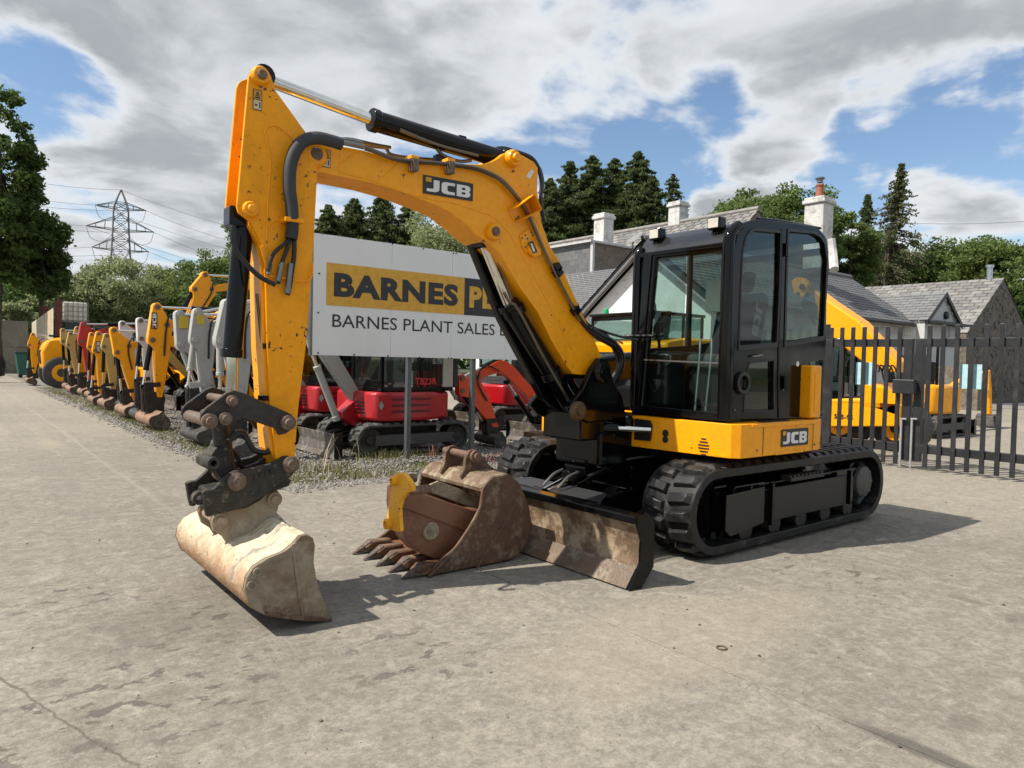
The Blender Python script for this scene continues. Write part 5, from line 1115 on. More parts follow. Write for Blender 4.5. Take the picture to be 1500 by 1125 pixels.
sp_ = outp+[PY(x, y, YBN) for x, y in [(484, 905), (469, 872), (461, 847), (457, 821)]]
for yy in (0, YBF-YBN-.03): MB().prism([p+Vector((0, yy+.004 if yy == 0 else yy, 0)) for p in sp_], (0, .022, 0)).build('bucket_side_plate', cream_side, BK, .006, True)
MB().prism([PY(x, y, YBN+.027) for x, y in [(427, 797), (431, 797), (438, 850), (446, 906), (442, 906), (433, 850)]], (0, .006, 0)).build('side_rib', cream_side, BK, .003)
for q, r in (((377, 838), .022), ((369, 858), .026)):
    MB().ring(PY(*q, YBN+.028), (0, 1, 0), r*.5, r, .012).build('drain_boss', cream_side, BK, .002, True)
lip = MB().prism([PY(x, y, YBN)+Vector((0, .035, 0)) for x, y in [(486, 908), (470, 902), (420, 899), (385, 893), (385, 899), (416, 904), (450, 907.5)]], (0, YBF-YBN-.07, 0)).build('wear_lip', rusty('rust_lip', (.09, .045, .025), (.16, .07, .035), (.2, .14, .1), .8, 8), BK, .002)
o = PY(386, 896, YBN+.03); e = PY(447, 905, YBN+.03)
text('cast_lettering', 'RHINOX', o, e-o, Vector((0, 0, 1)), (e-o).length*.85, .036, rusty('rust_letter', (.2, .12, .07), (.22, .11, .06), (.3, .24, .18), .8, 20), BK, bold=.01, lift=.002)
ear_px = [(308, 762), (309, 755), (315, 750), (324, 749), (345, 746), (362, 743), (380, 733), (396, 720), (407, 718), (412, 727), (407, 748), (400, 762), (380, 785), (350, 800), (335, 800), (326, 786), (313, 778)]
for ya in (-3.99, -4.22):
    MB().prism([PY(x, y, -3.99)+Vector((0, ya+3.99, 0)) for x, y in ear_px], (0, -.03, 0)).build('bucket_ear', cream_side if False else rusty('muddy_ear', (.34, .28, .19), (.28, .2, .13), (.42, .36, .26), .8, 4), BK, .006)
for q in ((321, 762), (401, 731)):
    c = PY(*q, -3.99); MB().lathe(c+Vector((0, -.28, 0)), (0, 1, 0), [(0, .03), (.28, .03), (.28, .042), (.30, .042), (.302, .026), (.318, .024)], 20).build('bucket_pin', rusty('muddy_ear', 0, 0, 0), BK, 0, True)
# bulkhead tying the ears to the shell
MB().prism([PY(x, y, -4.0) for x, y in [(392, 738), (412, 757), (440, 788), (400, 812), (355, 830), (350, 800), (372, 770)]], (0, -.24, 0)).build('ear_box', cream_m, BK, .01)
# ---------------------------------------------------------------- cab of the big excavator
CYN, CYF, CXF, CXR = -3.06, -3.99, -4.46, -5.93
side_out = [(1072, 613), (1073, 500), (1075, 372), (1080, 346), (1085, 334), (1090, 327), (1098, 323), (1113, 321), (1150, 325), (1192, 331), (1203, 338), (1210, 348), (1214, 368), (1214, 400), (1211, 445), (1210, 526), (1186, 531), (1184, 613)]
door_hole = [(1081.5, 511), (1084, 440), (1087, 372), (1092, 348), (1098, 339), (1106, 335.5), (1144, 339), (1142, 420), (1138, 506)]
rear_hole = [(1154, 336.5), (1192, 340), (1202, 346), (1208, 356), (1211.5, 380), (1209, 440), (1206, 496), (1149, 506), (1151, 420)]
low_hole = [(1097, 531), (1133.5, 527), (1133.5, 602), (1089, 603), (1091, 560)]
so = [PY(x, y, CYN) for x, y in side_out]; hs = [[PY(x, y, CYN) for x, y in h] for h in (door_hole, rear_hole, low_hole)]
CAB = MB().prism(so, (0, -.05, 0), holes=hs).build('cab', black_p, EX, .008, True)
d = Vector((0, CYF-CYN, 0))
hsf = [[PY(x+(3.5 if (k == 0 and x > 1130) else -2.5 if (k == 1 and x < 1160) else 0), y, CYN) for x, y in h] for k, h in enumerate((door_hole, rear_hole, low_hole))]
MB().prism([p+d+Vector((0, .05, 0)) for p in so], (0, -.04, 0), holes=[[p+d+Vector((0, .05, 0)) for p in h] for h in hsf]).build('cab_far_side', flat('matt_black_trim', (.006, .006, .006), .85), CAB, .006, True)
gy = Vector((0, -.02, 0))
for h, nm in zip(hs, ('door_window', 'quarter_window', 'door_lower_window')):
    cc = sum(h, Vector())/len(h); g = [cc+(p-cc)*1.02+gy for p in h]
    MB().sheet(g).build(nm, glass_s, CAB)
    MB().sheet([p+d+Vector((0, .04, 0)) for p in g]).build(nm, glass_s, CAB)
    # rubber seal standing a little proud
    MB().prism([cc+(p-cc)*1.025+Vector((0, .001, 0)) for p in h], (0, .006, 0), holes=[[cc+(p-cc)*.955+Vector((0, .001, 0)) for p in h]]).build('window_seal', rubber_d if False else hose_m, CAB, .002)
# windscreen frame
fo = [(944, 374), (1073, 358), (1068, 617), (929, 603)]; fh = [(961, 378), (1061, 367), (1052, 606), (940, 593)]
FO = [PX(x, y, CXF) for x, y in fo]; FH = [PX(x, y, CXF) for x, y in fh]
MB().prism(FO, (-.05, 0, 0), holes=[FH]).build('windscreen_frame', black_p, CAB, .012, True, seg=3)
MB().prism(FO, (.012, 0, 0), holes=[[PX(x, y, CXF) for x, y in [(956, 374), (1064, 362), (1056, 609), (936, 597)]]]).build('screen_rim', black_p, CAB, .004)
MB().sheet([p+Vector((-.02, 0, 0)) for p in FH]).build('windscreen', glass_c, CAB)
a, b = PX(944, 527, CXF), PX(1053, 532, CXF); MB().beam(a, b, .02, .012).build('screen_divider', steel, CAB)
# corner post at the near front
q = [PX(1066, 360, CXF), PX(1063, 617, CXF)]
MB().tube([(CXF-.02, CYN-.035, 1.02), (CXF-.015, CYN-.035, 1.5), (CXF-.015, CYN-.035, 2.25), (CXF-.05, CYN-.035, 2.38), (CXF-.13, CYN-.035, 2.44)], .045, 12).build('corner_post', black_p, CAB, 0, True); MB().tube([(CXF-.02, CYF+.035, 1.02), (CXF-.015, CYF+.035, 1.5), (CXF-.015, CYF+.035, 2.25), (CXF-.06, CYF+.035, 2.33)], .04, 12).build('corner_post', black_p, CAB, 0, True)
# roof: side outline swept across
rf = [PY(x, y, CYN) for x, y in [(1074, 357), (1079, 345), (1085, 333), (1092, 325), (1113, 321), (1150, 325), (1192, 331), (1203, 338), (1209, 348)]]
rin = [p+Vector((-.02 if i < 4 else 0, 0, -.05)) for i, p in enumerate(rf)]
rin[-1] += Vector((.05, 0, .0))
ROOF = MB().prism([p+Vector((0, -.03, 0)) for p in rf+rin[::-1]], (0, CYF-CYN+.05, 0)).build('cab_roof', paint('roof_black', (.02, .02, .02), .25, (.12, .1, .08), .7, 2.0, coat=.3), CAB, .008, True)
rt = PY(1113, 321, CYN)
MB().box(rt.x-.75, rt.x-.08, CYN-.75, CYN-.12, rt.z-.02, rt.z+.012).build('roof_hatch', black_p, ROOF, .01)
fr0 = PY(1078, 350, CYN)
MB().box(fr0.x-.03, fr0.x+.06, CYF+.02, CYN-.02, fr0.z-.06, fr0.z-.02).build('front_header', black_p, ROOF, .01)
MB().tube([PY(1113, 320, CYN)+Vector((0, -.02, 0)), PY(1150, 324, CYN)+Vector((0, -.02, 0)), PY(1205, 334, CYN)+Vector((0, -.02, 0))], .012).build('roof_rail', black_p, ROOF, 0, True)
# work lamps
lens = flat('lamp_lens', (.55, .52, .46), .15)
for (x0, y0), yy in (((958, 343), CYF+.10), ((1045, 327), CYN-.24)):
    c = PX(x0, y0, CXF-.05); c.y = yy if False else c.y
    L1 = MB().prism([c+Vector((0, a, b)) for a, b in ((-.058, -.046), (.058, -.046), (.052, .05), (-.052, .05))], (-.09, 0, 0)).box(c.x-.06, c.x-.03, c.y-.02, c.y+.02, c.z-.12, c.z-.05).build('work_lamp', black_p, CAB, .012)
    MB().box(c.x, c.x+.006, c.y-.044, c.y+.044, c.z-.034, c.z+.038).build('lamp_glass', lens, L1, .003)
# rear wall and floor
MB().box(CXR, CXR+.04, CYF+.05, CYN-.06, 1.0, 1.42).box(CXR, CXR+.04, CYF+.05, CYN-.06, 2.38, 2.44).build('rear_wall', black_p, CAB, .01)
MB().sheet([(CXR+.02, CYF+.05, 1.42), (CXR+.02, CYN-.05, 1.42), (CXR+.02, CYN-.05, 2.38), (CXR+.02, CYF+.05, 2.38)]).build('rear_window', glass_s, CAB)
MB().box(CXR+.04, CXF-.06, CYF+.05, CYN-.06, .99, 1.06).build('cab_floor', black_p, CAB)
MB().box(-4.50, -5.9, CYF-.02, CYN-.02, .985, 1.03).build('cab_sill', black_p, CAB, .01)
# door furniture
MB().tube([PY(1145, 336, CYN+.004), PY(1144, 420, CYN+.004), PY(1141, 520, CYN+.004), PY(1141, 612, CYN+.004)], .007).build('door_gap', black_l, CAB)
for q_ in ((1149, 366), (1146, 560)): 
    c = PY(*q_, CYN); MB().box(c.x-.02, c.x+.02, CYN, CYN+.03, c.z-.05, c.z+.05).cyl((c.x, CYN+.02, c.z-.055), (c.x, CYN+.02, c.z+.055), .014, n=10).build('door_hinge', black_p, CAB, .004)
c = PY(1106, 522, CYN); MB().tube([(c.x+.05, CYN, c.z), (c.x+.04, CYN+.03, c.z), (c.x-.04, CYN+.035, c.z+.01), (c.x-.06, CYN+.02, c.z+.005)], .009).build('door_handle', steel, CAB, 0, True)
c = PY(1086.5, 561, CYN); MB().ring(c+Vector((0, .01, 0)), (0, 1, 0), .055, .085, .03).build('grab_recess', hose_m, CAB, .004, True)
c = PY(1168, 533, CYN); MB().cyl(c, c+Vector((0, .004, 0)), .022, n=20).build('round_sticker', white_d, CAB)
mb = MB()
for x, y in ((1146, 571), (1148, 566), (1177, 587), (1075, 600)):
    c = PY(x, y, CYN); mb.cyl(c, c+Vector((0, .01, 0)), .008, n=8)
mb.build('cab_bolts', steel, CAB)
a = PY(1095, 620, CYN+.0); b = PY(1128, 614, CYN)
mb = MB()
for k in range(16): mb.box(a.x-.1-k*.022, a.x-.112-k*.022, CYN+.02, CYN+.09, .986, .994)
mb.build('step_grip', black_l, CAB)
# mirror and wiper arms on the far side
MB().tube([PX(935, 498, CXF+.02), PX(905, 492, CXF+.15), PX(875, 482, CXF+.3)], .010).tube([PX(958, 492, CXF+.02), PX(925, 492, CXF+.03), PX(915, 492, CXF+.05)], .012).build('wiper_arm', hose_m, CAB, 0, True)
MB().tube([PX(951, 450, CXF-.1), PX(958, 443, CXF-.12), PX(960, 455, CXF-.12), PX(957, 466, CXF-.1), PX(949, 468, CXF-.1)], .010).build('grab_handle', hose_m, CAB, 0, True)
c = PX(937, 345, CXF-.2); c = Vector((CXF-.35, CYF-.05, 2.46))
# interior: seat, console, levers
seat_m = flat('seat_cloth', (.022, .022, .024), .85)
sx = -5.05; sy = -3.52
ST = MB().box(sx-.22, sx+.26, sy-.24, sy+.24, 1.38, 1.50).build('operator_seat', seat_m, CAB, .05, True, seg=3)
MB().prism([(sx-.20, sy-.22, 1.46), (sx-.10, sy-.22, 1.46), (sx-.22, sy-.20, 2.02), (sx-.32, sy-.2, 2.02)], (0, .43, 0)).build('seat_back', seat_m, CAB, .05, True, seg=3)
MB().prism([(sx-.24, sy-.12, 2.02), (sx-.17, sy-.12, 2.02), (sx-.2, sy-.11, 2.2), (sx-.28, sy-.11, 2.2)], (0, .24, 0)).build('headrest', seat_m, CAB, .03, True, seg=3)
MB().box(sx-.2, sx+.2, sy-.18, sy+.18, 1.06, 1.38).build('seat_base', hose_m, CAB, .02)
initials(Vector((sx-.12, sy+.232, 1.93)), Vector((.25, 0, -1)), Vector((-1, 0, -.25)), .27, .09, CAB)
initials(Vector((CXR+.18, CYN-.045, 1.82)), Vector((-.5, 0, -1)), Vector((-1, 0, .5)), .16, .055, CAB)
for yy in (sy-.34, sy+.33):
    MB().box(sx-.1, sx+.42, yy-.06, yy+.06, 1.30, 1.52).build('armrest_console', hose_m, CAB, .03, True)
    MB().tube([(sx+.38, yy, 1.5), (sx+.40, yy, 1.6), (sx+.38, yy, 1.66)], .012).cyl((sx+.38, yy, 1.64), (sx+.40, yy, 1.76), .025, .03, n=12).build('joystick', hose_m, CAB, 0, True)
MB().tube([(CXF-.25, -3.42, 1.05), (CXF-.3, -3.42, 1.45), (CXF-.33, -3.44, 1.62)], .011).tube([(CXF-.25, -3.52, 1.05), (CXF-.3, -3.53, 1.45), (CXF-.33, -3.55, 1.62)], .011).build('travel_lever', steel, CAB, 0, True)
MB().box(CXF-.35, CXF-.1, CYF+.08, CYF+.3, 1.06, 1.5).build('dash_console', hose_m, CAB, .03)
for k in range(2): MB().ring((CXF-.12, CYF+.15+k*.13, 1.44), (1, 0, .2), .03, .05, .03).build('air_vent', hose_m, CAB, .003, True)
MB().box(CXF-.4, CXF-.36, -3.34, -3.22, 1.95, 2.08).build('cab_monitor', flat('orange_tag', (.75, .25, .02), .5), CAB, .004)
MB().box(CXF-.42, CXF-.38, -3.55, -3.32, 1.84, 2.1).build('paper_notice', flat('paper', (.6, .62, .58), .7), CAB, .002)
for q_ in ((1101, 364), (1167, 372)):
    pass
# ================================================================= SIGN
SY = -8.65
s0, s1 = PY(465.5, 338, SY), PY(463, 520, SY); sx0 = -3.66; sx1 = -7.82; st, sb = 2.975, 1.43
SG = thing('company_sign', 'big white company sign board on grey posts behind the excavator boom', 'sign', (-5.7, SY, 0))
sign_w = NT('sign_white'); nn = sign_w.noise(1.5, 6, .65, stretch=(1, 1, .25)); sign_w.color(sign_w.mix(sign_w.rng(nn, .45, .75, 0, .30), (.74, .75, .74), (.56, .57, .55))).rough(.45); sign_w = sign_w.m
seams = [sx0, PY(574.7, 357, SY).x, PY(662.7, 400, SY).x, PY(742, 420, SY).x, sx1]
for i in range(4): MB().box(seams[i]-.002, seams[i+1]+.002, SY-.012+.0008*(i % 2), SY, sb, st).build('sign_panel', sign_w, SG, .0015)
MB().box(sx0+.03, sx0+.002, SY-.05, SY+.003, sb-.01, st+.01).build('edge_trim', steel, SG, .002)
MB().box(sx0-.02, sx1+.02, SY-.07, SY-.02, st-.12, st-.06).box(sx0-.02, sx1+.02, SY-.07, SY-.02, sb+.06, sb+.12).build('back_rail', steel, SG)
b = MB()
for x, y in [(472, 342), (524.5, 349.5), (574.6, 357.5), (620, 364.5), (664, 371), (668, 371.5), (467.5, 400.5), (466, 458), (465.8, 517), (518.5, 519.5), (568, 521.5), (614.5, 523.5), (657, 524.5), (661.5, 525), (702.5, 526.5), (741, 527.5), (770, 528)]:
    c = PY(x, y, SY); b.cyl((c.x, SY-.001, c.z), (c.x, SY+.008, c.z), .011, n=8)
tag(b.build('panel_bolt', black_l, SG), kind='stuff')
band = flat('sign_amber', (.66, .36, .035), .5); charc = flat('sign_charcoal', (.022, .024, .026), .5)
def sp_(x, y): return PY(x, y, SY)
bt, bb = (sp_(478.7, 383).z+sp_(681, 408).z)/2, (sp_(476.5, 445).z+sp_(678.7, 462.7).z)/2
xb0, xb1 = sp_(478, 415).x, sp_(680, 435).x; xb2 = sx1+.22
MB().box(xb0, xb1, SY+.001, SY+.004, bb, bt).build('amber_band', band, SG); MB().box(xb1, xb2, SY+.0015, SY+.0045, bb, bt).build('charcoal_band', charc, SG)
u = (-1, 0, 0); v = (0, 0, 1); y_ = SY+.004
bx0, bx1 = sp_(489, 415).x, sp_(671, 432).x; zb = (sp_(489, 434).z+sp_(670, 449.5).z)/2; zt_ = (sp_(489, 398).z+sp_(670, 417.5).z)/2
text('sign_lettering', 'BARNES', (bx0, y_, zb), u, v, abs(bx1-bx0), zt_-zb, charc, SG, bold=.05, lift=.002)
text('sign_lettering', 'PLANT', (xb1-.09, y_+.0005, zb), u, v, abs(xb2-xb1)-.22, zt_-zb, band, SG, bold=.05, lift=.002)
tx0, tx1 = sp_(486.7, 470).x, sp_(801, 500).x; z0_ = sp_(487, 479).z; z1__ = sp_(487, 460).z
text('sign_lettering', 'BARNES PLANT SALES LIMITED', (tx0, SY, z0_), u, v, abs(tx1-tx0), z1__-z0_, charc, SG, bold=.003, lift=.003, split=True)
for (x, y) in ((598, 672), (692, 658)):
    c = PY(x, y, SY-.04); MB().box(c.x-.035, c.x+.035, SY-.11, SY-.04, -.03, sb+.6).build('sign_post', flat('post_grey', (.12, .13, .135), .5, .5), SG, .006)
MB().box(sx1+.05, sx1+.12, SY-.11, SY-.04, -.03, sb+.6).build('sign_post', flat('post_grey', 0), SG, .006)
# ================================================================= GATE
GXX = -10.78
gm = paint('gate_black', (.016, .017, .019), .42, (.08, .075, .07), .35, 4)
def pale(parent, y, z0=.05, z1=2.04):
    b = MB().box(GXX+.023, GXX+.052, y-.029, y+.029, z0, z1)
    b.build('pale', gm, parent, .004)
def leaf(label, ya, yb, pxs, posts):
    g = thing('palisade_gate', label, 'gate', (GXX, (ya+yb)/2, 0))
    for z, h in ((1.80, .058), (.30, .058)): MB().box(GXX-.022, GXX+.022, ya, yb, z-h, z+h).build('rail', gm, g, .004)
    for x in pxs: pale(g, PX(x, 560, GXX).y)
    for x in posts: c = PX(x, 560, GXX); MB().box(GXX-.06, GXX+.0225, c.y-.058, c.y+.058, .12, 2.0 if False else 1.86).build('gate_stile', gm, g, .006)
    return g
yc_ = PX(1337.5, 560, GXX).y
gl = leaf('left leaf of the black palisade gate beside the excavator body', PX(1208, 560, GXX).y, yc_-.02, [1217.5, 1233, 1249, 1265.5, 1282, 1299.5, 1317.5], [1212, 1329.5])
gr = leaf('right leaf of the black palisade gate running out of the picture', yc_+.02, 1.5, [1361, 1381, 1401.5, 1422.5, 1444.5, 1467, 1490]+[1490+25*k+k*k*.7 for k in range(1, 14)], [1346])
fn = thing('palisade_fence', 'black palisade fence bay mostly hidden behind the excavator', 'fence', (GXX, -7.5, 0))
for z in (1.80, .30): MB().box(GXX-.022, GXX+.022, -7.35, PX(1205, 560, GXX).y, z-.058, z+.058).build('rail', gm, fn, .004)
for i in range(9):
    y = PX(1203, 560, GXX).y-.05-i*.158; pale(fn, y)
for y in (PX(1206, 560, GXX).y, -7.35): MB().box(GXX-.08, GXX-.02, y-.05, y+.05, -.03, 2.1).build('fence_post', gm, fn, .005)
c = PX(1331, 566, GXX+.08); MB().box(GXX+.05, GXX+.16, PX(1314, 566, GXX).y, PX(1346, 566, GXX).y, PX(1330, 577, GXX+.1).z, PX(1330, 556, GXX+.1).z).build('lock_box', gm, gl, .01)
for x, g in ((1320.5, gl), (1336, gr)):
    a, b_ = PX(x, 612, GXX+.07), PX(x-1, 667, GXX+.07); MB().cyl(a, (a.x, a.y, .03), .016, n=10).box(a.x-.02, a.x+.02, a.y-.012, a.y+.07, a.z-.02, a.z).build('drop_bolt', flat('bright_bolt', (.5, .5, .5), .4, .6), g, 0)
for (x0, x1, y0, y1, g, nm) in ((1253, 1278, 531, 563, gl, ''), (1405, 1439, 534, 569, gr, '')):
    a, b_ = PX(x0, y1, GXX-.03), PX(x1, y0, GXX-.03); MB().box(GXX-.030, GXX-.026, a.y, b_.y, a.z, b_.z).build('notice_back', flat('pale_blue_board', (.40, .62, .68), .5), g)
# ================================================================= LOOSE BUCKETS
brown = rusty('worn_brown_bucket', (.085, .040, .022), (.12, .06, .032), (.25, .185, .115), .6, 3.6, .8, .50, .64)
brown2 = rusty('polished_rust_bucket', (.17, .072, .038), (.22, .10, .055), (.30, .19, .12), .5, 3.0, .5, .56, .70)
dusty = rusty('dusty_bucket_top', (.30, .25, .17), (.20, .14, .085), (.42, .36, .25), .85, 4, .8, .45, .6)
BBN, BBF = -3.84, -4.66
BB = thing('digging_bucket', 'large brown toothed digging bucket lying in front of the dozer blade', 'bucket', (-2.9, -4.2, 0))
big_px = [(628, 845), (637, 829), (668, 802), (690, 770), (703, 745), (708, 716), (722, 699), (745, 694), (760, 706), (774, 735), (779, 762), (776, 785), (766, 806), (748, 822), (720, 834), (690, 840), (655, 844)]
bp = [PY(x, y, BBN) for x, y in big_px]
zmin = min(p.z for p in bp)
for p in bp: p.z = max(p.z, .012)
far = BBF-BBN
for yy in (0, far): MB().prism([p+Vector((0, yy, 0)) for p in bp], (0, -.025 if yy == 0 else .025, 0)).build('bucket_side_plate', brown, BB, .008, True)
shell = bp[5:]+[bp[0]]; cn = sum(bp, Vector())/len(bp)
inner = [p+(cn-p).normalized()*.025 for p in shell]
a_ = MB().prism([p+Vector((0, -.026, 0)) for p in shell+inner[::-1]], (0, far+.052, 0)).build('bucket_shell', rusty('dusty_brown_shell', (.17, .12, .075), (.13, .075, .042), (.32, .27, .18), .75, 3.6, .85, .48, .60), BB, 0, True)
MB().tube([bp[0]+Vector((0, .002, 0)), bp[2]+Vector((0, .002, 0)), bp[4]+Vector((0, .002, 0)), bp[5]+Vector((0, .002, 0)), bp[6]+Vector((0, .002, 0))], .012, 6).build('side_cutter', brown, BB, 0, True)
MB().tube([PY(697, 838, BBN), PY(708, 815, BBN), PY(740, 765, BBN), PY(762, 720, BBN)], .010, 6).build('side_weld', brown, BB, 0, True)
# top ears with pin
ear = [(671, 700), (676, 687), (679, 668), (684, 660), (692, 658), (699, 662), (705, 672), (716, 684), (735, 694), (715, 702), (690, 704)]
ey = -4.12
for yy in (0, -.26): MB().prism([PY(x+4, y, ey)+Vector((0, yy, 0)) for x, y in ear], (0, -.03, 0)).build('bucket_ear', brown, BB, .006, True)
c = PY(693, 668, ey); MB().cyl(c+Vector((0, .07, 0)), c+Vector((0, -.36, 0)), .028, n=18).cyl(c+Vector((0, .02, 0)), c+Vector((0, .045, 0)), .045, n=18).build('bucket_pin', rusty('rust_pin', (.13, .07, .045), (.16, .08, .05), (.24, .18, .13), .6, 12), BB, 0, True)
# teeth
lipx = bp[0].x
MB().prism([(lipx+.03, BBN-.02, .02), (lipx-.28, BBN-.02, .02), (lipx-.28, BBN-.02, .055), (lipx-.02, BBN-.02, .055)], (0, far+.04, 0)).build('lip_plate', brown2, BB, .004)
for i in range(5):
    y = BBF+.06+i*(BBN-BBF-.12)/4.0
    T = MB().prism([(lipx-.12, y-.035, .02), (lipx+.05, y-.035, .022), (lipx+.08, y-.03, .05), (lipx+.01, y-.035, .09), (lipx-.14, y-.035, .085)], (0, .07, 0)).build('tooth_adapter', brown, BB, .012, True)
    b = MB(); 
    b.add([(lipx+.02, y-.038, .02), (lipx+.02, y+.038, .02), (lipx+.02, y+.032, .095), (lipx+.02, y-.032, .095), (lipx+.17, y-.012, .008), (lipx+.17, y+.012, .008), (lipx+.15, y+.012, .022), (lipx+.15, y-.012, .022)], [(0, 3, 2, 1), (4, 5, 6, 7), (0, 1, 5, 4), (1, 2, 6, 5), (2, 3, 7, 6), (3, 0, 4, 7)])
    b.build('tooth', rusty('tooth_steel', (.06, .042, .033), (.10, .055, .035), (.2, .16, .12), .45, 9), BB, .010, True)
# nested bucket
NB = thing('nested_bucket', 'smaller rusty brown bucket with a round badge nested inside the large bucket', 'bucket', (-2.7, -4.3, .15))
NY0, NY1 = -3.98, -4.13
npx = [(583, 716), (589, 713), (620, 722), (660, 737), (690, 746), (704, 747), (703, 760), (692, 785), (672, 806), (655, 816), (635, 819), (612, 808), (596, 790), (586, 765), (582, 740)]
npt = [PY(x, y, NY0) for x, y in npx]
for yy in (0, NY1-NY0): MB().prism([p+Vector((0, yy, 0)) for p in npt], (0, -.022 if yy == 0 else .022, 0)).build('bucket_side_plate', brown2, NB, .006, True)
sh2 = npt[5:]+[npt[0]]; cn2 = sum(npt, Vector())/len(npt)
MB().prism([p+Vector((0, -.023, 0)) for p in sh2+[p+(cn2-p).normalized()*.02 for p in sh2][::-1]], (0, NY1-NY0+.046, 0)).build('bucket_shell', brown2, NB, 0, True)
MB().prism([PY(x, y, NY0) for x, y in [(583, 717), (589, 714), (690, 747), (704, 748), (704, 762), (690, 781), (640, 762), (582, 741)]], (0, .014, 0)).build('wear_plate', brown2, NB, .004)
MB().prism([PY(x, y, NY1) for x, y in [(612, 716), (632, 722), (704, 748), (694, 730), (672, 716), (640, 704)]], (0, .02, 0)).build('side_extension', dusty, NB, .004)
MB().prism([npt[4]+Vector((0, -.02, 0)), npt[5]+Vector((0, -.02, 0)), npt[5]+Vector((-.05, -.02, -.04)), npt[4]+Vector((0, -.02, -.05))], (0, NY1-NY0+.04, 0)).build('lip_plate', brown2, NB, .004)
c = PY(630.5, 778, NY0); MB().lathe(c, (0, 1, 0), [(0, .062), (.012, .060), (.018, .052), (.018, .044), (.013, .042), (.013, .001)], 28).box(c.x-.03, c.x+.03, c.y+.013, c.y+.017, c.z+.006, c.z+.012).box(c.x-.028, c.x+.028, c.y+.013, c.y+.017, c.z-.014, c.z-.008).box(c.x-.018, c.x-.012, c.y+.013, c.y+.017, c.z-.03, c.z+.03).box(c.x+.004, c.x+.01, c.y+.013, c.y+.017, c.z-.03, c.z+.03).build('round_badge', dusty, NB, .001, True)
# narrow bucket with yellow ears
YB = thing('yellow_eared_bucket', 'narrow bucket with bright yellow ears standing on its side left of the brown bucket', 'bucket', (-2.6, -4.6, 0))
xe = -2.20
yp = [(575, 701), (578, 695), (584, 692), (592, 694), (598, 702), (604, 712), (603, 720), (596, 722), (588, 730), (584, 745), (586, 779), (578, 778), (566, 774), (565, 766), (569, 740), (573, 718)]
yel2 = paint('bucket_yellow', (.84, .40, .012), .45, (.2, .1, .03), .4, 5, chips=.6)
MB().prism([PX(x, y, xe) for x, y in yp], (-.03, 0, 0)).build('bucket_ear', yel2, YB, .006, True)
for q, r in (((580, 704), .030), ((570.5, 767), .034)):
    c = PX(*q, xe); MB().lathe(c, (1, 0, 0), [(0, r), (.03, r), (.035, r*.6), (.02, r*.55)], 18).build('pin_boss', yel2, YB, 0, True)
rp = rusty('rust_pin', 0, 0, 0)
a = PX(588, 702, xe-.02); MB().cyl(a, a+Vector((-.10, 0, 0)), .028, n=16).build('bucket_pin', rp, YB, 0, True)
a = PX(602, 719, xe-.02); MB().cyl(a, a+Vector((-.13, 0, 0)), .028, n=16).build('bucket_pin', rp, YB, 0, True)
# ================================================================= PARKED MACHINES
def strip(pts, ws):
    L_, R_ = [], []
    for i, p in enumerate(pts):
        d = (Vector(pts[min(i+1, len(pts)-1)])-Vector(pts[max(i-1, 0)])).normalized(); n_ = Vector((-d.y, d.x)); p = Vector(p)
        L_.append(p+n_*ws[i]/2); R_.append(p-n_*ws[i]/2)
    return L_+R_[::-1]
def smooth2(pts, ws, k=4):
    P, W = [], []
    for i in range(len(pts)-1):
        p0, p1, p2, p3 = (Vector(pts[max(i-1, 0)]), Vector(pts[i]), Vector(pts[i+1]), Vector(pts[min(i+2, len(pts)-1)]))
        for j in range(k):
            t = j/k; P.append(.5*((2*p1)+(p2-p0)*t+(2*p0-5*p1+4*p2-p3)*t*t+(3*p1-p0-3*p2+p3)*t**3)); W.append(ws[i]*(1-t)+ws[i+1]*t)
    return P+[Vector(pts[-1])], W+[ws[-1]]
MAINB = [(PY(x, y, YBN)) for x, y in out_px]; MPIN = PY(425, 690, -3.95)
BPROF = [((p.x-MPIN.x), p.z) for p in MAINB]
HULL_END = BPROF
def small_bucket(parent, bx, y, w, s, m, mside, name='bucket'):
    """rounded bucket resting on the ground under x = bx"""
    pr = [(bx+px_*s, max(.012, pz*s)) for px_, pz in BPROF]; cx = sum(p[0] for p in pr)/len(pr); cz = sum(p[1] for p in pr)/len(pr)
    inn = [(x+(cx-x)*.08, z+(cz-z)*.08) for x, z in pr]
    o = MB().prism([(x, y-w/2, z) for x, z in pr+inn[::-1]], (0, w, 0)).build(name, m, parent, 0, True)
    close = pr+[(bx+(-.10)*s, .18*s), (bx+(-.07)*s, .30*s)]
    for yy in (y-w/2, y+w/2-.02): MB().prism([(x, yy+.003, z) for x, z in close], (0, .018, 0)).build('bucket_side_plate', mside, o, .003)
    return o
glass_d = glass('parked_cab_glass', (.42, .52, .50), .03)
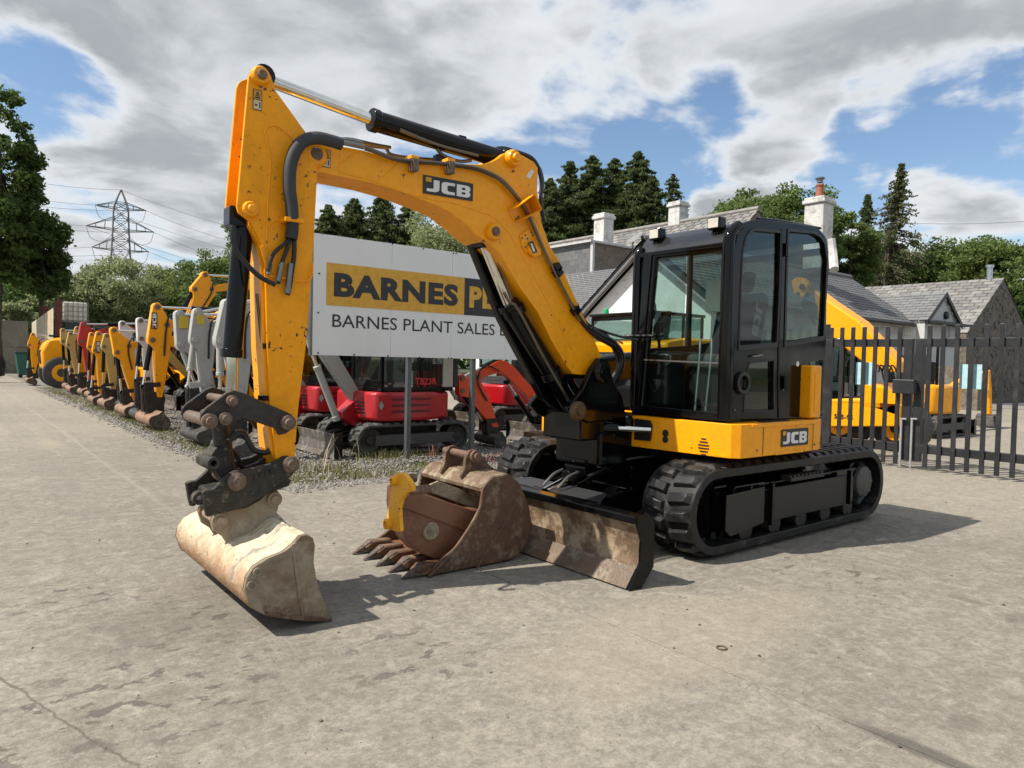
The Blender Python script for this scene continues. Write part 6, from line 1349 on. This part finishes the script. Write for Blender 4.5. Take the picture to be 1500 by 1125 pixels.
def cab_simple(parent, x0, x1, y0, y1, z0, z1, frame, pillar=None, roofm=None):
    """x1 front, x0 rear"""
    C = MB().box(x0, x1, y0, y1, z0, z0+.06).build('cab', frame, parent, .01)
    w = .055
    for (x, y, m) in ((x1, y1, frame), (x1, y0, frame), (x0, y1, pillar or frame), (x0, y0, pillar or frame)):
        xa = x-w if x == x1 else x; xb = x if x == x1 else x+(w*3.2 if pillar else w); ya = y-w if y == y1 else y
        MB().box(xa, xb, ya, ya+w, z0+.06, z1).build('cab_pillar', m, C, .012)
    xm = x0+(x1-x0)*.45; MB().box(xm-.03, xm+.03, y1-.05, y1-.002, z0+.06, z1).build('door_pillar', frame, C, .006)
    MB().box(x0-.05, x1+.06, y0-.02, y1+.02, z1, z1+.07).build('cab_roof', roofm or frame, C, .03, True)
    MB().box(x1-.03, x1+.004, y0+.05, y1-.05, z0+.06, z0+.16).build('screen_rail', frame, C, .01); MB().box(x1-.03, x1+.004, y0+.05, y1-.05, z1-.09, z1).build('screen_rail', frame, C, .01)
    MB().sheet([(x1-.02, y0+.05, z0+.12), (x1-.02, y1-.05, z0+.12), (x1-.02, y1-.05, z1-.05), (x1-.02, y0+.05, z1-.05)]).build('windscreen', glass_d, C)
    MB().sheet([(x0+.05, y1-.02, z0+.1), (x1-.05, y1-.02, z0+.1), (x1-.05, y1-.02, z1-.02), (x0+.05, y1-.02, z1-.02)]).build('side_window', glass_d, C)
    MB().sheet([(x0+.05, y0+.02, z0+.1), (x1-.05, y0+.02, z0+.1), (x1-.05, y0+.02, z1-.02), (x0+.05, y0+.02, z1-.02)]).build('side_window', glass_d, C)
    MB().sheet([(x0+.02, y0+.05, z0+.5), (x0+.02, y1-.05, z0+.5), (x0+.02, y1-.05, z1-.02), (x0+.02, y0+.05, z1-.02)]).build('rear_window', glass_d, C)
    ym = (y0+y1)/2; b = MB().box(x0+.2, x0+.62, ym-.2, ym+.2, z0+.3, z0+.42).prism([(x0+.2, ym-.2, z0+.4), (x0+.3, ym-.2, z0+.4), (x0+.22, ym-.2, z0+.95), (x0+.12, ym-.2, z0+.95)], (0, .4, 0)); b.build('seat', seat_m, C, .03)
    b = MB()
    for yy in (ym-.27, ym+.27): b.tube([(x0+.72, yy, z0+.1), (x0+.74, yy, z0+.6), (x0+.70, yy, z0+.72)], .015, 6)
    b.build('control_lever', hose_m, C)
    return C
def under(parent, xc, yc, L_, W_, tw=.30, r=.24, dirn=1, blade=True, nl=30, bladem=None, bw=None):
    for s_ in (1, -1):
        y = yc+s_*(W_/2-tw/2); t = belt('rubber_track', xc+L_/2-r, xc-L_/2+r, y, tw, r, r, rubber_d, parent, nl, .03, .03, inner=False)
        MB().box(xc-L_/2+r, xc+L_/2-r-.08, y-tw*.3, y+tw*.42, r*.6, r*1.25).build('track_frame', flat('frame_grey', (.055, .055, .052), .6), t, .01)
        for q in (-1, 1): wheel_disc('idler_wheel', (xc+q*(L_/2-r), y, r), r*.74, tw*.8, black_d, t)
    MB().box(xc-.55, xc+.5, yc-W_/2+tw, yc+W_/2-tw, .22, .44).build('undercarriage_frame', black_d, parent, .02)
    if blade:
        bx = xc+dirn*(L_/2+.28); bw = bw or W_; y0, y1 = yc-bw/2, yc+bw/2; d = dirn
        pr = [(bx+.05*d, .015), (bx-.01*d, .08), (bx-.03*d, .2), (bx+.0*d, .34), (bx-.03*d, .34), (bx-.06*d, .2), (bx-.04*d, .06)]
        B = MB().prism([(x, y0, z) for x, z in pr], (0, bw, 0)).build('dozer_blade', bladem or rusty('small_blade_face', (.12, .11, .10), (.10, .075, .055), (.26, .24, .21), .45, 3), parent, .004)
        for yy in (y0, y1): MB().box(bx-.08*d, bx+.04*d, yy-.012, yy+.012, .01, .36).build('end_plate', black_p, B, .004)
        for yy in (yc-.3, yc+.3): MB().beam((bx-.05*d, yy, .18), (xc+dirn*.3, yy, .34), .07, .1).build('blade_arm', black_p, parent, .008)
        MB().cyl((bx-.08*d, yc, .26), (xc+dirn*.45, yc, .42), .045, n=12).build('blade_ram', black_p, parent, 0, True)
def mini(label, Y, T, P, Q, B, arm, body, pillar=None, cabm=None, s=1.0, w=.17, foot=None, knee=None, cab=True, logo=None, bm=None, bmside=None, bodyx=None, ramc=None, group='parked excavators lined up with their arms folded', bucket=True, bscale=None, bwid=None, name='excavator', deco=None, W=1.45, tipw=None, track=True, blade=True, cabtop=2.35, bladem=None, slim=False):
    t3 = [PY(x, y, Y) for x, y in (T, P, Q, B)]; T, P, Q, B = [Vector((p.x, p.z)) for p in t3]
    t = thing(name, label, 'excavator', (P.x-2.6*s, Y, 0), group)
    ramc = ramc or black_p
    def V3(p, dy=0): return Vector((p[0], Y+dy, p[1]))
    w *= .85; rt = .072*s; hw = w/2
    o = []
    for k in range(7):
        a = math.pi*(-.05+1.1*k/6); o.append(T+Vector((math.cos(a), math.sin(a)))*rt)
    o += [P+Vector((-.02, .10))*s, P+Vector((-.085, .03))*s, P+Vector((-.08, -.10))*s]
    db = (B-P); o += [P+db*.45+Vector((-.085, 0))*s, B+Vector((-.05, .03))*s, B+Vector((-.03, -.055))*s, B+Vector((.04, -.05))*s, B+Vector((.055, .02))*s, Q+(B-Q)*.45+Vector((.02, 0))*s, Q+(B-Q)*.18+Vector((-.01, 0))*s, Q+Vector((.03, -.09))*s, Q+Vector((.068, -.03))*s, Q+Vector((.068, .04))*s]
    D = MB().prism([V3(p, hw) for p in o], (0, -w, 0)).build('dipper', arm, t, .008, True)
    for p in (T, Q, P): MB().cyl(V3(p, hw+.025), V3(p, -hw-.025), .042*s, n=14).build('pivot_pin', steel_r if arm is not grey_m else arm, D, 0, True)
    foot = Vector(foot) if foot else P+Vector((-1.85*s, .78-P.y)); knee = Vector(knee) if knee else P+Vector((-.95*s, .10*s))
    pts = [P, P+(knee-P)*.5+Vector((0, .045*s)), knee, knee+(foot-knee)*.5+Vector((.04, .03))*s, foot]; ws = [.12*s, .17*s, .24*s, .20*s, .15*s]
    pts, ws = smooth2(pts, ws); BMm = MB().prism([V3(p, hw*.8) for p in strip(pts, ws)], (0, -w*.8, 0)).build('boom', arm, t, .006, True)
    if logo:
        q = V3(P+(knee-P)*.42, hw*.8); d_ = V3(knee)-V3(P); d_.normalize(); up_ = Vector((0, 1, 0)).cross(d_); up_ = up_ if up_.z > 0 else -up_
        maker_logo(q-up_*.05*s, d_, up_, .26*s, .11*s, BMm)
    # rams
    ram(t, V3(knee+Vector((-.02, .20*s))), V3((knee+Vector((-.02, .2*s))).lerp(T, .5)), V3(T), .042*s, .022*s, 'dipper_ram', ramc)
    qb = B+Vector((.24*s, .12*s)); ram(t, V3(Q), V3(Q.lerp(qb, .62)), V3(qb), .042*s, .022*s, 'bucket_ram', ramc)
    kf = knee.lerp(foot, .18)+Vector((.10, -.12))*s; fl = foot+Vector((.30, -.22))*s; ram(t, V3(fl), V3(fl.lerp(kf, .62)), V3(kf), .048*s, .026*s, 'boom_ram', ramc)
    MB().tube([V3(P+Vector((-.45, .10))*s, hw+.02), V3(P+Vector((-.2, .19))*s, hw+.03), V3(P+Vector((-.03, .14))*s, hw+.04), V3(P+Vector((.02, -.1))*s, hw+.03), V3(P.lerp(B, .45), hw+.015)], .014*s, 6).build('arm_hose', hose_m, t, 0, True)
    # linkage
    lm = black_d if arm is not grey_m else grey_m
    for dy in (hw+.01, -hw-.03): MB().prism([V3(p, dy) for p in strip([B+Vector((0, .16*s)), qb+Vector((0, .02))], [.07*s, .09*s])], (0, .02, 0)).build('tipping_link', lm, t, .004)
    if bucket:
        bs = (bscale or .8)*.86; bw_ = bwid or 1.0
        bk = small_bucket(t, B.x+.0, Y, bw_, bs, bm or rusty('row_bucket_rust', (.16, .10, .065), (.30, .15, .085), (.36, .28, .20), .6, 4, .6), bmside or rusty('row_bucket_side', (.06, .045, .035), (.09, .06, .04), (.2, .16, .12), .7, 5))
        zt = .44*bs; MB().prism([V3(p, .08) for p in [B+Vector((.07, .04)), B+Vector((-.07, .03)), Vector((B.x-.08, zt-.05)), Vector((B.x+.30*bs, zt-.12)), Vector((qb.x-.02, (B.y+zt)/2)), qb]], (0, -.16, 0)).build('quick_hitch', black_d, bk, .01)
        MB().cyl(V3(qb), V3((qb.x-.02, zt)), .04*s, n=10).build('bucket_link', black_d, bk)
    # swing post, undercarriage, body, cab
    fx = foot.x; xc = bodyx if bodyx is not None else fx-.72
    MB().prism([V3(p, .13) for p in [foot+Vector((.09, .06)), foot+Vector((.0, .12)), foot+Vector((-.12, .04)), foot+Vector((-.28, -.3)), foot+Vector((.12, -.34)), foot+Vector((.30, -.22)), foot+Vector((.32, -.14))]], (0, -.26, 0)).build('swing_post', body if body is red_m else black_p, t, .01)
    if track: under(t, xc-.05, Y, 1.95, W, blade=blade, bladem=bladem)
    pl = [(xc+.62, Y-.60), (xc+.66, Y-.45), (xc+.66, Y+.45), (xc+.60, Y+.66), (xc+.45, Y+.70), (xc-.35, Y+.72), (xc-.72, Y+.55), (xc-.88, Y+.2), (xc-.88, Y-.2), (xc-.72, Y-.55), (xc-.35, Y-.72), (xc+.45, Y-.70)]
    pl = [(x, Y+(y-Y)*W/1.45) for x, y in pl]
    BD = MB().prism([(x, y, .50) for x, y in pl], (0, 0, .42)).build('body', body, t, .05, True, seg=3)
    pl2 = [(x, y) for x, y in pl if x < xc-.3]+[(xc-.30, Y-.70*W/1.45), (xc-.30, Y+.70*W/1.45)]
    pl2 = sorted(pl2, key=lambda q: math.atan2(q[1]-Y, q[0]-(xc-.5)))
    if slim: pl2 = [(xc-.62, Y-.6), (xc-.62, Y+.58), (xc-.72, Y+.55), (xc-.86, Y+.2), (xc-.88, Y-.2), (xc-.72, Y-.55)]
    EH = MB().prism([(x, y, .93) for x, y in pl2], (0, 0, .42)).build('engine_cover', body, t, .06, True, seg=3)
    if cab:
        cabm = cabm or black_p; C = cab_simple(t, xc-(.72 if slim else .55), xc+.52, Y-.30, Y+.66, .93, cabtop, cabm, pillar)
    return t, D, BMm, BD, xc
grey_m = paint('arm_grey', (.36, .36, .34), .42, (.16, .14, .11), .4, 3)
red_m = paint('machine_red', (.38, .006, .012), .32, (.12, .03, .02), .35, 3, coat=.3)
red2 = paint('arm_red', (.45, .02, .015), .4, (.16, .05, .04), .35, 3)
tan_m = paint('sun_faded_tan', (.50, .33, .09), .6, (.25, .18, .1), .5, 3)
orange_m = paint('machine_orange', (.70, .06, .006), .35, (.2, .06, .03), .3, 3, coat=.2)
cream_p = paint('pillar_cream', (.42, .41, .36), .45, (.2, .19, .16), .3, 3)
white_p = paint('machine_white', (.55, .55, .52), .45, (.2, .18, .15), .4, 3)
dark_bucket = rusty('dark_bucket', (.03, .03, .03), (.06, .05, .04), (.14, .12, .10), .5, 5)
def decal_box(parent, c, w, h, m, name='label_plate', u=(-1, 0, 0)):
    u = Vector(u).normalized(); v = Vector((0, 0, 1)); n_ = u.cross(v); c = Vector(c)
    MB().prism([c-u*w/2-v*h/2, c+u*w/2-v*h/2, c+u*w/2+v*h/2, c-u*w/2+v*h/2], n_*.004).build(name, m, parent)
def vlogo(D, x, y, Y, w=.17):   # upright oval maker mark on a dipper head
    p = PY(x, y, Y+w/2+.001); maker_logo(p+Vector((-.05, 0, -.16)), (0, 0, 1), (1, 0, 0), .30, .10, D)
# nearest first: red machine under the sign
r = mini('red excavator with cream cab pillar and grey arm standing under the sign', -9.78, (333, 446), (358, 472), (322, 500), (352, 590), grey_m, red_m, cream_p, black_p, s=1.1, w=.2, foot=(-4.87, .74), knee=(-3.98, 2.08), bm=dark_bucket, bmside=dark_bucket, bscale=.72, bodyx=-5.42, W=1.42, ramc=grey_m, cabtop=2.34, slim=True)
RT_, _, _, RB, rxc = r
def red_details(t, BD, xc, Y, txt=None):
    yn = Y+.72*1.42/1.45*.985
    MB().box(xc-.86, xc-.75, Y+.3, Y+.60, .98, 1.9).build('rear_grille_housing', flat('grille_dark', (.03, .03, .032), .6), BD, .02)
    b = MB()
    for k in range(11): b.box(xc-.84, xc-.76, Y+.602, Y+.61, 1.04+k*.075, 1.075+k*.075)
    b.build('grille_slats', black_l, BD)
    b = MB()
    for z in (.62, .71, .80): b.box(xc-.30, xc+.35, yn-.002, yn+.010, z, z+.035)
    b.build('body_louvre', flat('dark_red', (.10, .004, .006), .5), BD, .003)
    c = Vector((xc+.52, Y+.68, .73)); MB().prism([c+Vector((0, 0, .07)), c+Vector((.035, -.02, 0)), c+Vector((0, 0, -.07)), c+Vector((-.035, .02, 0))], (.006, .01, 0)).build('diamond_badge', steel, BD)
    b = MB()
    for k in range(4): b.box(xc+.665, xc+.672, Y+.12-k*.0, Y+.42, .60+k*.05, .62+k*.05)
    b.build('front_grille', black_l, BD)
red_details(RT_, RB, rxc, -9.78)
text('model_lettering', 'TB23R', (rxc-.02, -9.78+.668, 1.03), (-1, 0, 0), (0, 0, 1), .38, .10, flat('lettering_red', (.55, .02, .02), .5), RB, bold=.03, lift=.03)
r = mini('red excavator half hidden behind the big yellow dipper, its cream pillar showing', -11.75, (289, 458), (306, 482), (284, 498), (300, 578), grey_m, red_m, cream_p, black_p, s=1.05, slim=True, foot=(-4.87, .74), knee=(-3.98, 2.08), bm=dark_bucket, bmside=dark_bucket, bscale=.72, bodyx=-5.38, W=1.42, ramc=grey_m)
red_details(r[0], r[3], r[4], -11.75); wl = flat('warning_yellow', (.6, .42, .02), .6)
c = PY(294, 468, -11.6); decal_box(r[1], c, .1, .14, wl, 'warning_label')
r = mini('grey dippered excavator with a yellow warning label, next to the tall yellow dipper', -12.9, (262, 461), (286, 484), (264, 504), (310, 575), grey_m, red_m, cream_p, black_p, s=1.12, w=.2, bm=dark_bucket, bmside=dark_bucket, bscale=.75, W=1.42, ramc=grey_m)
c = PY(269, 472, -12.79); decal_box(r[1], c, .14, .2, wl, 'warning_label'); c = PY(298, 485, -12.79); decal_box(r[2], c, .2, .1, white_d, 'label_plate')
r = mini('yellow excavator with a tall upright dipper and a maker logo on its boom', -14.5, (229, 450), (243, 476), (222, 498), (233, 577), yellow, yellow, s=1.15, w=.22, logo=True, bscale=.85, bwid=1.2)
vlogo(r[1], 226, 469, -14.5, .22)
r = mini('yellow excavator with a slanting dipper and a wide rusty bucket', -17.0, (166, 484), (188, 507), (171, 516), (197, 583), yellow, yellow, s=1.05, w=.2, bscale=.85, bwid=1.1)
r = mini('white armed excavator peeping over the slanting yellow dipper', -18.8, (179, 474), (196, 490), (180, 500), (190, 560), white_p, red_m, s=1.0, bm=dark_bucket, bmside=dark_bucket)
r = mini('small yellow excavator with an upright logo on its short dipper', -21.3, (144, 489), (153, 511), (139, 513), (148, 576), yellow, yellow, s=.95, w=.2, bscale=.75, bwid=.9)
vlogo(r[1], 143.5, 508, -21.3, .2)
r = mini('bright red armed excavator with a curved boom in the far part of the row', -25.5, (122, 475), (134, 489), (118, 500), (131, 556), red2, black_p, s=1.2, w=.26, cabm=flat('dark_green_cab', (.02, .05, .04), .4))
r = mini('tan excavator with a sun faded dipper near the far end of the row', -29.5, (92, 484), (105, 496), (92, 500), (107, 548), tan_m, tan_m, s=1.1, w=.24, bscale=.85)
r = mini('second tan excavator, its head showing just right of the first tan dipper', -28.0, (113, 481), (119, 494), (108, 498), (112, 550), tan_m, tan_m, s=1.0, w=.2)
r = mini('farthest yellow excavator, standing alone beside the green bins', -35.0, (48, 490), (57, 503), (43, 505), (50, 545), yellow, yellow, s=1.0, w=.24, bscale=.85, cab=False)
r = mini('dull yellow excavator set back between the slanting yellow dipper and the short yellow one', -19.6, (156, 492), (168, 503), (152, 508), (166, 572), tan_m, black_p, s=.95, w=.16)
r = mini('yellow excavator set back between the short yellow dipper and the red curved boom', -23.6, (134, 490), (144, 502), (131, 508), (142, 566), yellow, yellow, s=.95, w=.18, bwid=.8)
r = mini('white armed machine set back behind the tall upright yellow dipper', -15.8, (205, 470), (222, 484), (206, 496), (218, 566), white_p, yellow, s=1.0, w=.18, bm=dark_bucket, bmside=dark_bucket)
r = mini('dull yellow excavator just left of the red curved boom', -27.0, (103, 489), (112, 500), (100, 505), (114, 556), tan_m, yellow, s=.95, w=.18, bwid=.8)
r = mini('yellow excavator set far back, its boom crossing behind the grey dippers', -13.6, (322, 462), (338, 474), (318, 490), (330, 560), yellow, yellow, s=1.15, w=.2, logo=True)
r = mini('big yellow machine with its dipper raised above the rest of the row', -17.6, (299, 403), (308, 424), (284, 424), (264, 505), yellow, yellow, s=1.15, w=.26, bucket=False, group=None, knee=(-6.2, 3.1), foot=(-8.0, 1.2), bodyx=-9.0, W=1.9)
r = mini('orange excavator reaching down between the two sign posts', -9.35, (674, 554), (697, 552), (674, 572), (724, 628), orange_m, orange_m, s=.95, w=.15, foot=(-8.25, .60), knee=(-7.30, 1.30), bm=dark_bucket, bmside=dark_bucket, bscale=.62, bwid=.55, group=None, bodyx=-9.15, W=1.3, cab=False)
c = PY(783, 583, -9.28); decal_box(r[2], c, .08, .12, wl, 'warning_label')
r = mini('red excavator behind the orange one, seen under the right end of the sign', -12.2, (560, 505), (585, 515), (555, 520), (590, 585), grey_m, red_m, cream_p, flat('dark_grey_cab', (.05, .055, .06), .4), s=1.0, foot=(-8.6, .85), knee=(-7.6, 1.7), bodyx=-9.6, W=1.5, ramc=grey_m, group=None, bm=dark_bucket, bmside=dark_bucket)
# timber blocks and crate near the orange bucket
wood_b = rusty('old_timber', (.16, .08, .045), (.12, .06, .035), (.24, .17, .11), .85, 4)
for (q, w_, h_, lab, m) in (((789, 655), .42, .26, 'brown timber block in front of the small tracks behind the big excavator', wood_b), ((808, 652), .34, .22, 'paler plywood offcut right of the brown timber block', rusty('ply', (.34, .25, .16), (.26, .18, .11), (.42, .34, .24), .8, 3))):
    p = G(*q); set_org(p); b = MB(); 
    for k in range(3): b.box(p.x-w_/2, p.x+w_/2, p.y-.15, p.y+.15, k*h_/3+.002, (k+1)*h_/3-.004)
    tag(b.build('timber_block', m, None, .006), lab, 'timber')
# forestry-yellow dumper by the bins
dx, dy = PY(87, 553, -32).x, -32.2
DU = thing('site_dumper', 'yellow site vehicle with a rounded hood and large black wheels near the green bins', 'dumper', (dx-.8, dy, 0))
h0, h1 = PY(60, 520, -32.2), PY(92, 511, -32.2)
MB().prism([(h0.x, dy-.6, .75), (h0.x+.05, dy-.6, 1.35), (h0.x-.1, dy-.6, 1.75), (h0.x-.5, dy-.6, 1.92), (h1.x-.8, dy-.6, 1.95), (h1.x-.8, dy-.6, .6), (h0.x-.4, dy-.6, .55)], (0, 1.2, 0)).build('hood', yellow, DU, .14, True, seg=4)
MB().box(h0.x+.06, h0.x-.02, dy-.35, dy+.35, .95, 1.45).build('front_grille', black_l, DU, .02)
for sx_, r_ in ((dx, .60), (dx-2.1, .60)):
    for sy_ in (dy-.75, dy+.75):
        TYR = MB().lathe((sx_, sy_-.17, r_), (0, 1, 0), [(0, r_*.55), (0, r_*.88), (.04, r_), (.30, r_), (.34, r_*.88), (.34, r_*.55)], 26).build('wheel', rubber_d, DU, 0, True)
        MB().lathe((sx_, sy_-.10, r_), (0, 1, 0), [(0, r_*.5), (.275, r_*.54), (.29, r_*.3), (.24, r_*.2)], 20).build('wheel_rim', yellow, TYR, 0, True)
cab_simple(DU, h1.x-2.2, h1.x-.85, dy-.5, dy+.5, 1.2, 2.45, black_p)
# ================================================================= machines beyond, right of the boom
LD = thing('loading_shovel', 'yellow machine with black cab and green beacon seen between the boom and the cab', 'loader', (-13.0, -11.0, 0))
q = [PX(866, 465, -11.4), PX(938, 465, -11.4), PX(866, 520, -11.4), PX(938, 497, -11.4)]
ly0, ly1 = q[0].y, q[1].y+.5; zt1, zt0 = q[0].z, PX(870, 515, -11.4).z
cab_simple(LD, -12.9, -11.4, ly0, ly1, zt0, zt1, black_p)
c = PX(888, 461, -11.6); MB().lathe((c.x, c.y, zt1+.06), (0, 0, 1), [(0, .06), (.08, .06), (.13, .045), (.15, .001)], 16).build('green_beacon', flat('beacon_green', (.0, .35, .12), .3), LD, 0, True)
z9 = PX(900, 523, -11.1).z
MB().prism([(-11.15, ly0-.4, z9), (-11.15, ly0-.4, z9+.30), (-11.9, ly0-.4, z9+.42), (-14.2, ly0-.4, z9+.42), (-14.2, ly0-.4, .6), (-11.5, ly0-.4, .6)], (0, ly1-ly0+.8, 0)).build('body', yellow, LD, .05, True)
MB().box(-11.1, -11.18, ly0-.2, ly1+.3, .5, z9-.02).build('front_panel', flat('wet_grey_panel', (.16, .17, .18), .25), LD, .02)
MB().tube([(-11.3, ly0+.15, zt0+.55), (-11.2, ly0+.6, zt0+.35), (-11.15, ly0+1.2, zt0+.18)], .015).build('wiper', hose_m, LD)
for sx_ in (-11.9, -14.0):
    for sy_ in (ly0-.25, ly1+.25):
        TYR = MB().lathe((sx_, sy_-.17, .55), (0, 1, 0), [(0, .3), (0, .48), (.04, .55), (.30, .55), (.34, .48), (.34, .3)], 26).build('wheel', rubber, LD, 0, True)
        MB().lathe((sx_, sy_-.10, .55), (0, 1, 0), [(0, .28), (.275, .30), (.29, .16), (.24, .10)], 20).build('wheel_rim', yellow, TYR, 0, True)
# yellow telehandler behind the gate
TYP = -7.1; TXP = -12.6; TH = thing('telehandler', 'yellow telescopic handler with a long sloping boom just behind the left gate leaf', 'telehandler', (-15, -7.8, 0))
def ty(x, y): return PX(x, y, TXP)
bmp = [(1192, 424), (1213, 440), (1258, 470), (1314, 530), (1314, 545), (1300, 545), (1262, 530), (1213, 490), (1196, 476)]
MB().prism([ty(*p) for p in bmp], (-.42, 0, 0)).build('boom', yellow, TH, .03, True)
hp = PY(1180, 425, TYP); 
MB().prism([ty(*p) for p in [(1165, 412), (1172, 407), (1183, 408), (1190, 418), (1188, 432), (1178, 440), (1168, 430)]], (.16, 0, 0)).build('boom_head', yellow, TH, .03, True)
for q_, r_ in (((1176, 420), .05), ((1184, 432), .045), ((1170, 430), .03)):
    c = PX(*q_, TXP+.16); MB().cyl(c, c+Vector((.05, 0, 0)), r_, n=14).build('head_pin', black_p, TH, .004, True)
MB().prism([ty(*p) for p in [(1176, 436), (1198, 446), (1202, 470), (1192, 478), (1184, 462), (1172, 446)]], (-.3, 0, 0)).build('head_link', black_p, TH, .01)
MB().prism([ty(*p) for p in [(1206, 585), (1255, 583), (1300, 588), (1318, 592), (1318, 625), (1206, 625)]], (-1.1, 0, 0)).build('chassis', yellow, TH, .04, True)
MB().prism([ty(*p) for p in [(1262, 560), (1290, 565), (1312, 575), (1318, 600), (1262, 600)]], (-1.0, 0, 0)).build('engine_cover', yellow, TH, .05, True)
a, b_ = ty(1190, 583), ty(1236, 500); cab_simple(TH, TXP-1.0, TXP-.05, a.y, b_.y, a.z, b_.z, black_p)
b = ty(1222, 623); text('model_lettering', '535-95', ty(1222, 613)+Vector((.005, 0, 0)), (0, 1, 0), (0, 0, 1), .34, .085, black_l, TH, bold=.03, lift=.004)
for q_ in ((1222, 622), (1306, 617)):
    c = ty(*q_); r_ = .42; c.z = r_; c.x = TXP-.42
    TYR = MB().lathe((c.x-.12, c.y, r_), (1, 0, 0), [(0, r_*.55), (0, r_*.88), (.04, r_), (.32, r_), (.36, r_*.88), (.36, r_*.55)], 28).build('wheel', rubber, TH, 0, True)
    MB().lathe((c.x+.05, c.y, r_), (1, 0, 0), [(0, r_*.5), (.20, r_*.54), (.215, r_*.3), (.17, r_*.2)], 20).build('wheel_rim', yellow, TYR, 0, True)
    MB().ring((c.x, c.y, r_), (1, 0, 0), r_*1.04, r_*1.08, .3).build('mudguard', flat('dark_mudguard', (.03, .03, .03), .6), TH, 0, True)
b = MB(); a = ty(1284, 545)
for k in range(5): b.tube([a+Vector((.06, .06*k, .0)), a+Vector((.1, .06*k+.05, .12)), a+Vector((.1, .06*k+.12, .05)), a+Vector((.06, .06*k+.16, -.15))], .014, 5)
b.build('boom_hoses', hose_m, TH)
# small yellow excavator facing away
EM = thing('excavator', 'small yellow excavator seen from behind through the right leaf of the gate', 'excavator', (-16.8, -6.4, 0))
exc, eyc = -16.75, -6.55
under(EM, exc-.1, eyc, 1.9, 1.3, dirn=-1, nl=28, bladem=black_p)
pl = [(exc+.85, eyc-.25), (exc+.85, eyc+.25), (exc+.70, eyc+.52), (exc+.4, eyc+.62), (exc-.6, eyc+.6), (exc-.6, eyc-.6), (exc+.4, eyc-.62), (exc+.70, eyc-.52)]
BD = MB().prism([(x, y, .50) for x, y in pl], (0, 0, .62)).build('body', yellow, EM, .07, True, seg=3)
MB().box(exc+.82, exc+.862, eyc-.2, eyc+.25, .62, .92).build('rear_grille', black_l, BD, .02); text('rear_lettering', 'JCB', (exc+.862, eyc-.1, 1.0), (0, 1, 0), (0, 0, 1), .28, .06, black_l, BD, bold=.03)
MB().box(exc-.1, exc+.35, eyc-.25, eyc+.25, 1.1, 1.22).box(exc+.25, exc+.38, eyc-.25, eyc+.25, 1.2, 1.75).build('operator_seat', seat_m, EM, .04)
for sy_ in (-.5, .5): MB().tube([(exc+.5, eyc+sy_, 1.1), (exc+.5, eyc+sy_, 1.9), (exc+.4, eyc+sy_, 2.0)], .03, 8).build('canopy_post', black_p, EM, 0, True)
MB().cyl((exc+.0, eyc+.1, 1.2), (exc-.02, eyc+.1, 1.6), .2, n=18).build('black_drum', black_p, EM, .02, True)
a = PY(1450, 533, eyc+.1); 
for (p_, q_, w_, nm) in (((exc-.7, .75), (a.x+.3, 1.35), .18, 'boom'), ((a.x, 1.45), (a.x-.25, .35), .15, 'dipper')):
    MB().prism([(x, eyc+.1, z) for x, z in strip([Vector(p_), (Vector(p_)+Vector(q_))/2+Vector((0, .05)), Vector(q_)], [w_*.8, w_*1.3, w_*.8])], (0, -.15, 0)).build(nm, yellow, EM, .01)
MB().prism([(x, eyc+.25, z) for x, z in [(a.x-.25, .35), (a.x-.1, .3), (a.x-.05, .05), (a.x-.35, .02), (a.x-.5, .2)]], (0, -.45, 0)).build('bucket', dark_bucket, EM, .01)
# dark hedge plants and climbing growth between house and barn
